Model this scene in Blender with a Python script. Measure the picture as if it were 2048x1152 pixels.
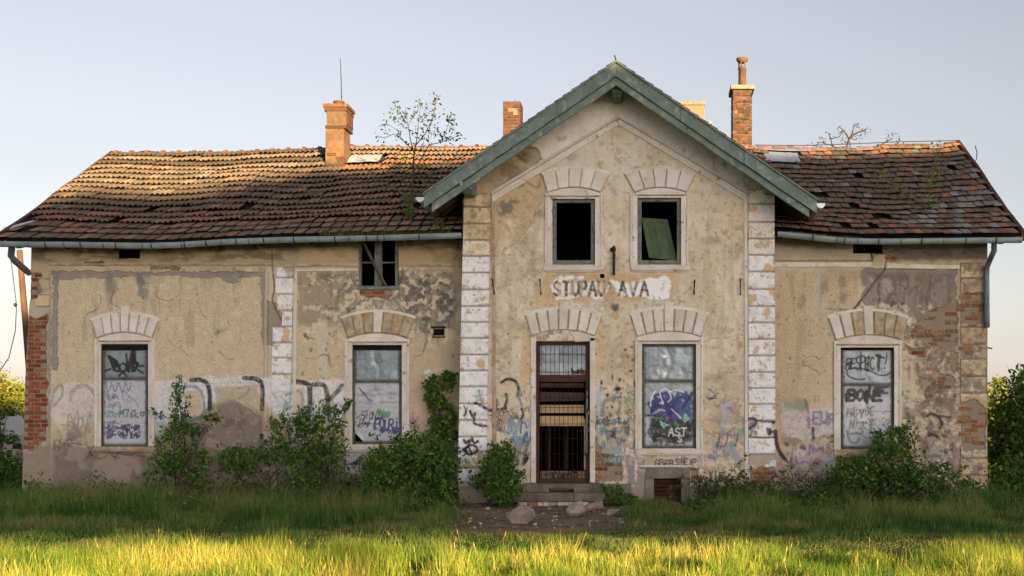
import bpy, math, random
import numpy as np
from mathutils import Vector, Matrix

# ------------------------------------------------------------------ clear, camera, world, sun, exposure
for o in list(bpy.data.objects):
    bpy.data.objects.remove(o)
scene = bpy.context.scene
COL = scene.collection
random.seed(7)
RNG = np.random.default_rng(11)

CX, CY, CZ, F, VX, VY = 2.82, -22.0, 1.5, 2200.0, 1306.0, 840.0   # camera place and lens measured from the photograph (2048 px wide)
cam_data = bpy.data.cameras.new("camera")
cam_data.sensor_width = 36.0
cam_data.lens = F / 2048 * 36.0
cam_data.shift_x = (1024 - VX) / 2048
cam_data.shift_y = (VY - 576) / 2048
cam_data.clip_end = 3000
cam = bpy.data.objects.new("camera", cam_data)
cam.location = (CX, CY, CZ)
cam.rotation_euler = (math.radians(90), 0, 0)
COL.objects.link(cam)
scene.camera = cam

SUN_AZ, SUN_EL = math.radians(28), math.radians(8.5)      # azimuth from -Y towards +X
world = bpy.data.worlds.new("World")
scene.world = world
world.use_nodes = True
wn = world.node_tree
bg = wn.nodes["Background"]
sky = wn.nodes.new("ShaderNodeTexSky")
sky.sky_type = 'NISHITA'
sky.sun_disc = False
sky.sun_elevation = SUN_EL
sky.sun_rotation = math.pi - SUN_AZ
sky.air_density = 1.3
sky.dust_density = 1.15
sky.ozone_density = 1.8
hsv = wn.nodes.new("ShaderNodeHueSaturation")
hsv.inputs['Saturation'].default_value = 0.36
wn.links.new(sky.outputs[0], hsv.inputs['Color'])
tint = wn.nodes.new("ShaderNodeMix"); tint.data_type = 'RGBA'; tint.blend_type = 'MULTIPLY'
tint.inputs[0].default_value = 1.0; tint.inputs[7].default_value = (1.0, 0.95, 1.0, 1)
wn.links.new(hsv.outputs[0], tint.inputs[6])
wn.links.new(tint.outputs[2], bg.inputs[0])
bg.inputs[1].default_value = 0.0535

sun_data = bpy.data.lights.new("sun", 'SUN')
sun_data.energy = 4.4
sun_data.angle = math.radians(0.5)
sun_data.color = (1.0, 0.71, 0.36)
sun = bpy.data.objects.new("sun", sun_data)
SDIR = Vector((math.sin(SUN_AZ) * math.cos(SUN_EL), -math.cos(SUN_AZ) * math.cos(SUN_EL), math.sin(SUN_EL)))
sun.rotation_euler = SDIR.to_track_quat('Z', 'Y').to_euler()
sun.location = (20, -30, 20)
COL.objects.link(sun)

scene.view_settings.view_transform = 'Standard'
scene.view_settings.look = 'None'
scene.view_settings.gamma = 1
scene.view_settings.use_curve_mapping = False
scene.view_settings.exposure = 2.12
scene.render.engine = 'CYCLES'
scene.cycles.max_bounces = 8
scene.cycles.use_denoising = True

# ------------------------------------------------------------------ helpers
def S(r, g, b):
    f = lambda c: c / 12.92 if c <= 0.04045 else ((c + 0.055) / 1.055) ** 2.4
    return (f(r / 255), f(g / 255), f(b / 255))

def P(px, py, Y):
    k = (Y - CY) / F
    return (CX + (px - VX) * k, Y, CZ + (VY - py) * k)

GZ = -0.12          # the ground lies a hand below the door step
def G(px, py, z=GZ):
    d = (CZ - z) * F / (py - VY)
    return (CX + (px - VX) * d / F, d + CY)

def smooth(a, b, x):
    t = np.clip((x - a) / (b - a), 0, 1)
    return t * t * (3 - 2 * t)

def vnoise(x, y, seed=0):
    xi = np.floor(x).astype(np.int64); yi = np.floor(y).astype(np.int64)
    xf = x - xi; yf = y - yi
    u = xf * xf * (3 - 2 * xf); v = yf * yf * (3 - 2 * yf)
    def h(a, b):
        n = (a * 374761393 + b * 668265263 + seed * 144269) & 0xffffffff
        n = ((n ^ (n >> 13)) * 1274126177) & 0xffffffff
        return ((n ^ (n >> 16)) & 0xffff) / 65535.0
    return (h(xi, yi) * (1 - u) + h(xi + 1, yi) * u) * (1 - v) + (h(xi, yi + 1) * (1 - u) + h(xi + 1, yi + 1) * u) * v

def fbm(x, y, o=4, seed=0, g=0.5):
    s = 0; a = 1; t = 0
    for i in range(o):
        s = s + a * vnoise(x * 2 ** i, y * 2 ** i, seed + i * 17); t += a; a *= g
    return s / t

def tag(o, label=None, cat=None, group=None, kind=None):
    if label: o["label"] = label
    if cat: o["category"] = cat
    if group: o["group"] = group
    if kind: o["kind"] = kind
    return o

def link(name, me, parent=None, mat=None):
    o = bpy.data.objects.new(name, me)
    COL.objects.link(o)
    if parent is not None:
        o.parent = parent
        r = parent
        while r.parent is not None: r = r.parent
        o.matrix_parent_inverse = Matrix.Translation(-Vector(r.location)) if parent is r else Matrix.Identity(4)
    if mat is not None:
        if not me.materials: me.materials.append(mat)
    return o

def thing(name, loc, label, cat, group=None):
    o = bpy.data.objects.new(name, None)
    o.empty_display_size = 0.2
    o.location = loc
    COL.objects.link(o)
    return tag(o, label, cat, group)

class MB:
    def __init__(s): s.v = []; s.f = []
    def add(s, v, f):
        n = len(s.v); s.v += [tuple(q) for q in v]; s.f += [tuple(i + n for i in q) for q in f]; return s
    def box(s, x0, x1, y0, y1, z0, z1):
        return s.add([(x0,y0,z0),(x1,y0,z0),(x1,y1,z0),(x0,y1,z0),(x0,y0,z1),(x1,y0,z1),(x1,y1,z1),(x0,y1,z1)],
                     [(3,2,1,0),(4,5,6,7),(0,1,5,4),(1,2,6,5),(2,3,7,6),(3,0,4,7)])
    def prism(s, pts, yb, yf, ch=0.0):
        """pts = [(x, z)] of the outline; from yb (back) to yf (front, nearer the camera), front edge chamfered by ch"""
        n = len(pts)
        cx = sum(p[0] for p in pts) / n; cz = sum(p[1] for p in pts) / n
        v = [(x, yb, z) for x, z in pts] + [(x, yf + ch, z) for x, z in pts]
        f = [(i, (i + 1) % n, n + (i + 1) % n, n + i) for i in range(n)]
        if ch > 0:
            for i, (x, z) in enumerate(pts):
                d = math.hypot(cx - x, cz - z) or 1
                xa, za = pts[i - 1]; xb, zb = pts[(i + 1) % n]
                ux, uz = xa - x, za - z; wx, wz = xb - x, zb - z
                lu = math.hypot(ux, uz) or 1; lw = math.hypot(wx, wz) or 1
                sx, sz = ux / lu + wx / lw, uz / lu + wz / lw
                l = math.hypot(sx, sz)
                if l < 0.3: sx, sz = -wz / lw, wx / lw; l = 1
                if (sx * (cx - x) + sz * (cz - z)) < 0: sx, sz = -sx, -sz
                v.append((x + sx / l * ch * 1.3, yf, z + sz / l * ch * 1.3))
            f += [(n + i, n + (i + 1) % n, 2 * n + (i + 1) % n, 2 * n + i) for i in range(n)]
            f.append(tuple(2 * n + i for i in range(n)))
        else:
            f.append(tuple(n + i for i in range(n)))
        f.append(tuple(reversed(range(n))))
        return s.add(v, f)
    def pprism(s, ppts, Y, proud, ch=0.006, back=0.05):
        """outline in photo pixels on the plane Y"""
        return s.prism([(P(x, y, Y)[0], P(x, y, Y)[2]) for x, y in ppts], Y + back, Y - proud, ch)
    def prect(s, x0, x1, y0, y1, Y, proud, ch=0.004, back=0.05):
        return s.pprism([(x0, y1), (x1, y1), (x1, y0), (x0, y0)], Y, proud, ch, back)
    def tube(s, pts, r, n=6, cap=True):
        pts = [Vector(p) for p in pts]
        rs = r if isinstance(r, (list, tuple)) else [r] * len(pts)
        rings = []
        ref = None
        for i, p in enumerate(pts):
            t = (pts[min(i + 1, len(pts) - 1)] - pts[max(i - 1, 0)])
            if t.length < 1e-9: t = Vector((0, 0, 1))
            t.normalize()
            if ref is None:
                ref = Vector((0, 0, 1)) if abs(t.z) < 0.9 else Vector((1, 0, 0))
            a = t.cross(ref)
            if a.length < 1e-4: a = t.cross(Vector((0.3, 1, 0.2)))
            a.normalize(); b = t.cross(a)
            ref = -a.cross(t) if False else ref
            rings.append([p + a * (math.cos(2 * math.pi * k / n) * rs[i]) + b * (math.sin(2 * math.pi * k / n) * rs[i]) for k in range(n)])
        v = [q for ring in rings for q in ring]
        f = []
        for i in range(len(pts) - 1):
            for k in range(n):
                f.append((i * n + k, i * n + (k + 1) % n, (i + 1) * n + (k + 1) % n, (i + 1) * n + k))
        if cap:
            f.append(tuple(range(n))); f.append(tuple((len(pts) - 1) * n + k for k in reversed(range(n))))
        return s.add(v, f)
    def lathe(s, prof, c, n=14):
        v = []; f = []
        for r, z in prof:
            for k in range(n):
                a = 2 * math.pi * k / n
                v.append((c[0] + r * math.cos(a), c[1] + r * math.sin(a), c[2] + z))
        for i in range(len(prof) - 1):
            for k in range(n):
                f.append((i * n + k, i * n + (k + 1) % n, (i + 1) * n + (k + 1) % n, (i + 1) * n + k))
        f.append(tuple(reversed(range(n)))); f.append(tuple((len(prof) - 1) * n + k for k in range(n)))
        return s.add(v, f)
    def build(s, name, mat, parent=None, smooth=False):
        me = bpy.data.meshes.new(name)
        me.from_pydata(s.v, [], s.f)
        if smooth:
            me.polygons.foreach_set('use_smooth', [True] * len(me.polygons))
        me.update()
        return link(name, me, parent, mat)

def npmesh(name, V, Fa, col=None, smooth=False):
    V = np.asarray(V, dtype=np.float32); Fa = np.asarray(Fa, dtype=np.int32)
    me = bpy.data.meshes.new(name)
    k = Fa.shape[1]
    me.vertices.add(len(V)); me.vertices.foreach_set('co', V.ravel())
    me.loops.add(Fa.size); me.loops.foreach_set('vertex_index', Fa.ravel())
    me.polygons.add(len(Fa)); me.polygons.foreach_set('loop_start', np.arange(0, Fa.size, k, dtype=np.int32))
    try: me.polygons.foreach_set('loop_total', np.full(len(Fa), k, dtype=np.int32))
    except Exception: pass
    if smooth: me.polygons.foreach_set('use_smooth', np.ones(len(Fa), dtype=bool))
    if col is not None:
        c = np.asarray(col, dtype=np.float32)
        if c.shape[1] == 3: c = np.concatenate([c, np.zeros((len(c), 1), np.float32)], 1)
        a = me.color_attributes.new('col', 'FLOAT_COLOR', 'POINT')
        a.data.foreach_set('color', c.ravel())
    me.update(calc_edges=True)
    me.validate()
    return me

# ------------------------------------------------------------------ materials
def new_mat(name):
    m = bpy.data.materials.new(name); m.use_nodes = True
    return m, m.node_tree.nodes, m.node_tree.links, m.node_tree.nodes['Principled BSDF']

def n_noise(N, L, scale, detail=4, rough=0.55, coord=None):
    t = N.new('ShaderNodeTexNoise'); t.inputs['Scale'].default_value = scale
    t.inputs['Detail'].default_value = detail; t.inputs['Roughness'].default_value = rough
    if coord is not None: L.new(coord, t.inputs['Vector'])
    return t.outputs['Fac']

def n_range(N, L, src, a, b, c=0.0, d=1.0):
    t = N.new('ShaderNodeMapRange'); L.new(src, t.inputs[0])
    for i, v in zip((1, 2, 3, 4), (a, b, c, d)): t.inputs[i].default_value = v
    return t.outputs[0]

def n_mix(N, L, fac, a, b, mode='MIX'):
    t = N.new('ShaderNodeMix'); t.data_type = 'RGBA'; t.blend_type = mode
    for s, i in ((fac, 0), (a, 6), (b, 7)):
        if isinstance(s, (int, float)): t.inputs[i].default_value = s
        elif isinstance(s, tuple): t.inputs[i].default_value = (*s[:3], 1)
        else: L.new(s, t.inputs[i])
    return t.outputs[2]

def n_math(N, L, op, a, b):
    t = N.new('ShaderNodeMath'); t.operation = op
    for s, i in ((a, 0), (b, 1)):
        if isinstance(s, (int, float)): t.inputs[i].default_value = s
        else: L.new(s, t.inputs[i])
    return t.outputs[0]

def n_bump(N, L, B, h, strength, dist=0.01):
    t = N.new('ShaderNodeBump')
    if isinstance(strength, (int, float)): t.inputs['Strength'].default_value = strength
    else: L.new(strength, t.inputs['Strength'])
    t.inputs['Distance'].default_value = dist
    L.new(h, t.inputs['Height']); L.new(t.outputs[0], B.inputs['Normal'])

def mat(name, c1, c2=None, scale=3.0, rough=0.85, metal=0.0, bump=0.25, bscale=60.0, var=0.2, lo=0.4, hi=0.6, c3=None, s3=9.0, t3=(0.6, 0.68), objcol=False):
    m, N, L, B = new_mat(name)
    pos = N.new('ShaderNodeNewGeometry').outputs['Position']
    oi = N.new('ShaderNodeObjectInfo')
    off = N.new('ShaderNodeVectorMath'); off.operation = 'ADD'
    L.new(pos, off.inputs[0])
    mul = n_math(N, L, 'MULTIPLY', oi.outputs['Random'], 13.7); L.new(mul, off.inputs[1])
    co = off.outputs[0]
    c = n_mix(N, L, n_range(N, L, n_noise(N, L, scale, 5, 0.6, co), lo, hi), c1, c2 or c1)
    if c3 is not None:
        c = n_mix(N, L, n_range(N, L, n_noise(N, L, s3, 6, 0.6, co), *t3), c, c3)
    if objcol: c = n_mix(N, L, 1.0, c, oi.outputs['Color'], 'MULTIPLY')
    fine = n_range(N, L, n_noise(N, L, bscale, 5, 0.65, co), 0.25, 0.75, 0.82, 1.16)
    rv = n_range(N, L, oi.outputs['Random'], 0, 1, 1 - var, 1 + var)
    h = N.new('ShaderNodeHueSaturation'); L.new(c, h.inputs['Color'])
    L.new(n_math(N, L, 'MULTIPLY', fine, rv), h.inputs['Value'])
    L.new(h.outputs[0], B.inputs['Base Color'])
    B.inputs['Roughness'].default_value = rough; B.inputs['Metallic'].default_value = metal
    B.inputs['Specular IOR Level'].default_value = 0.25
    if bump: n_bump(N, L, B, n_noise(N, L, bscale * 0.7, 6, 0.6, co), bump, 0.012)
    return m

def mat_wall(name):
    m, N, L, B = new_mat(name)
    pos = N.new('ShaderNodeNewGeometry').outputs['Position']
    a = N.new('ShaderNodeAttribute'); a.attribute_name = 'col'
    fine = n_range(N, L, n_noise(N, L, 48, 8, 0.8, pos), 0.28, 0.72, 0.72, 1.22)
    med = n_range(N, L, n_noise(N, L, 7, 6, 0.65, pos), 0.3, 0.7, 0.9, 1.08)
    pit = n_range(N, L, n_noise(N, L, 26, 5, 0.75, pos), 0.34, 0.5, 0.6, 1.04)
    pitm = n_mix(N, L, a.outputs['Alpha'], (1, 1, 1), pit)
    h = N.new('ShaderNodeHueSaturation')
    c = n_mix(N, L, 1.0, n_mix(N, L, 1.0, a.outputs['Color'], (0.985, 1.025, 1.045), 'MULTIPLY'), pitm, 'MULTIPLY')
    h.inputs['Saturation'].default_value = 0.78
    L.new(c, h.inputs['Color']); L.new(n_math(N, L, 'MULTIPLY', n_math(N, L, 'MULTIPLY', fine, med), 1.42), h.inputs['Value'])
    L.new(h.outputs[0], B.inputs['Base Color'])
    B.inputs['Roughness'].default_value = 0.92; B.inputs['Specular IOR Level'].default_value = 0.15
    st = n_range(N, L, a.outputs['Alpha'], 0, 1, 0.4, 1.0)
    n_bump(N, L, B, n_noise(N, L, 24, 5, 0.6, pos), st, 0.03)
    return m

def mat_sheet(name):
    m, N, L, B = new_mat(name)
    pos = N.new('ShaderNodeNewGeometry').outputs['Position']
    a = N.new('ShaderNodeAttribute'); a.attribute_name = 'col'
    fine = n_range(N, L, n_noise(N, L, 30, 5, 0.7, pos), 0.25, 0.75, 0.9, 1.1)
    h = N.new('ShaderNodeHueSaturation'); L.new(a.outputs['Color'], h.inputs['Color']); L.new(fine, h.inputs['Value'])
    L.new(h.outputs[0], B.inputs['Base Color'])
    L.new(n_range(N, L, a.outputs['Alpha'], 0, 1, 0.75, 0.0), B.inputs['Metallic'])
    L.new(n_range(N, L, n_noise(N, L, 6, 4, 0.6, pos), 0.3, 0.7, 0.34, 0.52), B.inputs['Roughness'])
    return m

def mat_leaf(name, trans=0.35, rough=0.55):
    m, N, L, B = new_mat(name)
    a = N.new('ShaderNodeAttribute'); a.attribute_name = 'col'
    L.new(a.outputs['Color'], B.inputs['Base Color'])
    B.inputs['Roughness'].default_value = rough; B.inputs['Specular IOR Level'].default_value = 0.3
    t = N.new('ShaderNodeBsdfTranslucent'); L.new(a.outputs['Color'], t.inputs['Color'])
    mx = N.new('ShaderNodeMixShader'); mx.inputs[0].default_value = trans
    L.new(B.outputs[0], mx.inputs[1]); L.new(t.outputs[0], mx.inputs[2])
    L.new(mx.outputs[0], N['Material Output'].inputs['Surface'])
    return m

def mat_tile(name, attr):
    m, N, L, B = new_mat(name)
    pos = N.new('ShaderNodeNewGeometry').outputs['Position']
    if attr:
        a = N.new('ShaderNodeAttribute'); a.attribute_name = 'col'; src = a.outputs['Color']
    else:
        src = N.new('ShaderNodeObjectInfo').outputs['Color']
    c = n_mix(N, L, n_range(N, L, n_noise(N, L, 9, 6, 0.7, pos), 0.52, 0.68, 0, 0.75), src, S(56, 50, 46))
    c = n_mix(N, L, n_range(N, L, n_noise(N, L, 26, 4, 0.7, pos), 0.62, 0.72, 0, 0.6), c, S(150, 148, 140))
    fine = n_range(N, L, n_noise(N, L, 70, 4, 0.7, pos), 0.25, 0.75, 0.8, 1.2)
    h = N.new('ShaderNodeHueSaturation'); L.new(c, h.inputs['Color']); L.new(fine, h.inputs['Value'])
    L.new(h.outputs[0], B.inputs['Base Color'])
    B.inputs['Roughness'].default_value = 0.82; B.inputs['Specular IOR Level'].default_value = 0.25
    n_bump(N, L, B, n_noise(N, L, 45, 5, 0.6, pos), 0.4, 0.01)
    return m

M = {}
M['wall'] = mat_wall('lime_plaster')
M['sheet'] = mat_sheet('galvanised_sheet')
M['leaf'] = mat_leaf('leaf_green')
M['grass'] = mat_leaf('grass_blade', 0.4, 0.6)
M['tile'] = mat_tile('clay_tile', True)
M['tile_o'] = mat_tile('clay_tile_single', False)
M['trim'] = mat('trim_paint', S(234, 232, 227), S(222, 213, 196), 2.5, c3=S(184, 150, 108), s3=8, t3=(0.6, 0.67), var=0.06)
M['stone'] = mat('arch_plaster', S(232, 229, 223), S(220, 212, 197), 3, c3=S(184, 154, 114), s3=7, t3=(0.63, 0.7), var=0.08)
M['stone_worn'] = mat('arch_plaster_worn', S(168, 150, 126), S(202, 188, 164), 5, c3=S(196, 160, 108), s3=4, t3=(0.55, 0.62), var=0.12)
M['plain'] = mat('plain_plaster', S(168, 148, 118), S(150, 134, 108), 1.5)
M['brick'] = mat('red_brick', S(128, 70, 50), S(150, 88, 62), 6, c3=S(168, 146, 120), s3=14, t3=(0.56, 0.66), var=0.28)
M['brick_tan'] = mat('tan_brick', S(160, 122, 86), S(140, 92, 64), 5, c3=S(150, 140, 122), s3=14, t3=(0.55, 0.66), var=0.25)
M['brick_sooty'] = mat('sooty_brick', S(74, 58, 49), S(104, 70, 54), 4, c3=S(42, 38, 36), s3=5, t3=(0.5, 0.62), var=0.3)
M['brick_orange'] = mat('orange_brick', S(90, 57, 46), S(76, 58, 49), 5, c3=S(50, 44, 40), s3=6, t3=(0.56, 0.66), var=0.2)
M['brick_old'] = mat('old_brick', S(142, 104, 78), S(120, 94, 76), 5, c3=S(158, 140, 116), s3=12, t3=(0.48, 0.58), var=0.25)
M['mortar'] = mat('mortar', S(128, 112, 92), S(98, 86, 72), 6)
M['green'] = mat('green_paint', S(128, 143, 137), S(108, 124, 118), 4, rough=0.7, c3=S(158, 160, 152), s3=7, t3=(0.55, 0.66), var=0.08, bscale=40)
M['green_grey'] = mat('grey_green_paint', S(128, 138, 130), S(106, 116, 108), 6, rough=0.75, c3=S(84, 78, 70), s3=11, t3=(0.56, 0.66), var=0.05)
M['green_dark'] = mat('dark_green_paint', S(86, 106, 66), S(70, 90, 56), 4, rough=0.5, var=0.03)
M['frame'] = mat('frame_paint', S(86, 92, 84), S(108, 114, 104), 6, rough=0.7, c3=S(72, 62, 52), s3=12, t3=(0.55, 0.65), var=0.08)
M['timber'] = mat('dark_timber', S(74, 62, 52), S(56, 48, 42), 5)
M['plank'] = mat('grey_plank', S(104, 92, 82), S(84, 74, 66), 5)
M['pale_board'] = mat('pale_board', S(206, 178, 130), S(190, 160, 114), 3, rough=0.6, bump=0.1, var=0.06)
M['brown_board'] = mat('brown_board', S(86, 68, 58), S(72, 56, 48), 4, var=0.1)
M['rust'] = mat('red_iron', S(84, 46, 40), S(68, 40, 36), 6, rough=0.6, c3=S(112, 70, 50), s3=20, t3=(0.6, 0.7), var=0.1)
M['bar'] = mat('rusty_bar', S(58, 36, 32), S(46, 32, 30), 6, rough=0.7)
M['twig'] = mat('dark_twig', S(70, 54, 48), S(56, 46, 42), 8)
M['iron'] = mat('black_iron', S(42, 36, 34), S(60, 46, 40), 9, rough=0.6)
M['zinc'] = mat('zinc', S(164, 180, 190), S(144, 160, 170), 3, rough=0.45, metal=0.15, bump=0.08, c3=S(120, 112, 100), s3=8, t3=(0.62, 0.72), var=0.05)
M['zinc_dark'] = mat('dull_zinc', S(118, 126, 134), S(98, 106, 112), 3, rough=0.5, metal=0.2, bump=0.08)
M['zinc_patch'] = mat('bright_sheet', S(200, 208, 214), S(178, 186, 194), 3, rough=0.35, metal=0.5, bump=0.05)
M['concrete'] = mat('concrete', S(132, 126, 114), S(108, 104, 94), 4, c3=S(150, 140, 90), s3=5, t3=(0.62, 0.72))
M['mossy'] = mat('mossy_step', S(124, 118, 106), S(96, 92, 84), 4, c3=S(132, 122, 66), s3=6, t3=(0.58, 0.68))
M['rock'] = mat('rock', S(176, 160, 142), S(138, 124, 108), 5, bump=0.5, bscale=25)
M['dark'] = mat('interior_dark', S(28, 25, 23), S(20, 18, 17), 3)
M['bark'] = mat('bark', S(92, 78, 66), S(66, 56, 48), 8)
M['deck'] = mat('roof_underlay', S(56, 48, 42), S(44, 38, 34), 4)
M['ridge'] = mat('ridge_tile', S(122, 80, 60), S(100, 72, 58), 5, c3=S(66, 56, 50), s3=9, t3=(0.5, 0.62), var=0.2)
M['clay'] = mat('clay_pot', S(108, 82, 64), S(94, 72, 58), 6)
M['white'] = mat('white_porcelain', S(225, 222, 215), None, rough=0.4, bump=0)
M['pink'] = mat('pink_render', S(150, 108, 88), S(142, 102, 84), 0.3, bump=0.0)
M['carpaint'] = mat('beige_car_paint', S(188, 180, 168), None, rough=0.3, bump=0)
M['glass'] = mat('car_glass', S(30, 34, 38), None, rough=0.1, bump=0)
M['tyre'] = mat('tyre_rubber', S(28, 28, 28), None, rough=0.8)
M['pole'] = mat('pole_wood', S(104, 78, 60), S(86, 66, 52), 3)

# ------------------------------------------------------------------ painting wall surfaces (colour that stays put) on fine vertex grids
FONT = {
 'A': [[(0,0),(.5,1),(1,0)],[(.2,.4),(.8,.4)]], 'B': [[(0,0),(0,1),(.7,1),(.85,.78),(.7,.54),(0,.54)],[(.7,.54),(1,.27),(.75,0),(0,0)]],
 'C': [[(1,.85),(.6,1),(.1,.75),(.1,.25),(.6,0),(1,.15)]], 'D': [[(0,0),(0,1),(.6,1),(1,.6),(1,.35),(.6,0),(0,0)]],
 'E': [[(1,1),(0,1),(0,0),(1,0)],[(0,.5),(.7,.5)]], 'F': [[(1,1),(0,1),(0,0)],[(0,.5),(.7,.5)]],
 'G': [[(1,.85),(.6,1),(.1,.75),(.1,.25),(.6,0),(1,.2),(1,.45),(.6,.45)]], 'H': [[(0,0),(0,1)],[(1,0),(1,1)],[(0,.5),(1,.5)]],
 'I': [[(.5,0),(.5,1)]], 'J': [[(.8,1),(.8,.2),(.5,0),(.1,.2)]], 'K': [[(0,0),(0,1)],[(1,1),(0,.45),(1,0)]], 'L': [[(0,1),(0,0),(1,0)]],
 'M': [[(0,0),(.1,1),(.5,.4),(.9,1),(1,0)]], 'N': [[(0,0),(0,1),(1,0),(1,1)]], 'O': [[(.5,1),(.1,.75),(.1,.25),(.5,0),(.9,.25),(.9,.75),(.5,1)]],
 'P': [[(0,0),(0,1),(.75,1),(1,.76),(.75,.5),(0,.5)]], 'R': [[(0,0),(0,1),(.75,1),(1,.76),(.75,.5),(0,.5)],[(.4,.5),(1,0)]],
 'S': [[(.95,.85),(.5,1),(.1,.8),(.2,.58),(.8,.42),(.95,.2),(.5,0),(.05,.15)]], 'T': [[(0,1),(1,1)],[(.5,1),(.5,0)]],
 'U': [[(0,1),(0,.25),(.5,0),(1,.25),(1,1)]], 'V': [[(0,1),(.5,0),(1,1)]], 'X': [[(0,0),(1,1)],[(0,1),(1,0)]], 'Y': [[(0,1),(.5,.5),(1,1)],[(.5,.5),(.5,0)]],
 'Z': [[(0,1),(1,1),(0,0),(1,0)]], '!': [[(.5,1),(.45,.35)],[(.45,.1),(.45,0)]], '7': [[(0,1),(1,1),(.4,0)]], '6': [[(.9,1),(.2,.6),(.1,.2),(.5,0),(.9,.2),(.5,.5),(.15,.35)]],
 'k': [[(.1,0),(.1,1)],[(.8,.6),(.1,.3),(.9,0)]], 'o': [[(.5,.6),(.1,.45),(.1,.15),(.5,0),(.9,.15),(.9,.45),(.5,.6)]], 't': [[(.4,.9),(.4,.1),(.8,0)],[(.1,.6),(.8,.6)]],
 'm': [[(0,0),(0,.6),(.4,.55),(.45,0)],[(.45,.5),(.9,.55),(1,0)]], 'i': [[(.5,0),(.5,.6)],[(.5,.8),(.5,.85)]], 'r': [[(.1,0),(.1,.6)],[(.1,.4),(.5,.62),(.9,.5)]],
 '-': [[(0,.4),(1,.4)]], ' ': [],
}
BLACK, INK, NAVY, BLUE, TEAL, PURP, WHITE, GREENP, REDP = (S(26,25,28), S(48,48,52), S(44,48,92), S(74,112,150), S(96,150,146), S(92,70,140), S(214,214,214), S(84,138,92), S(150,52,80))

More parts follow.
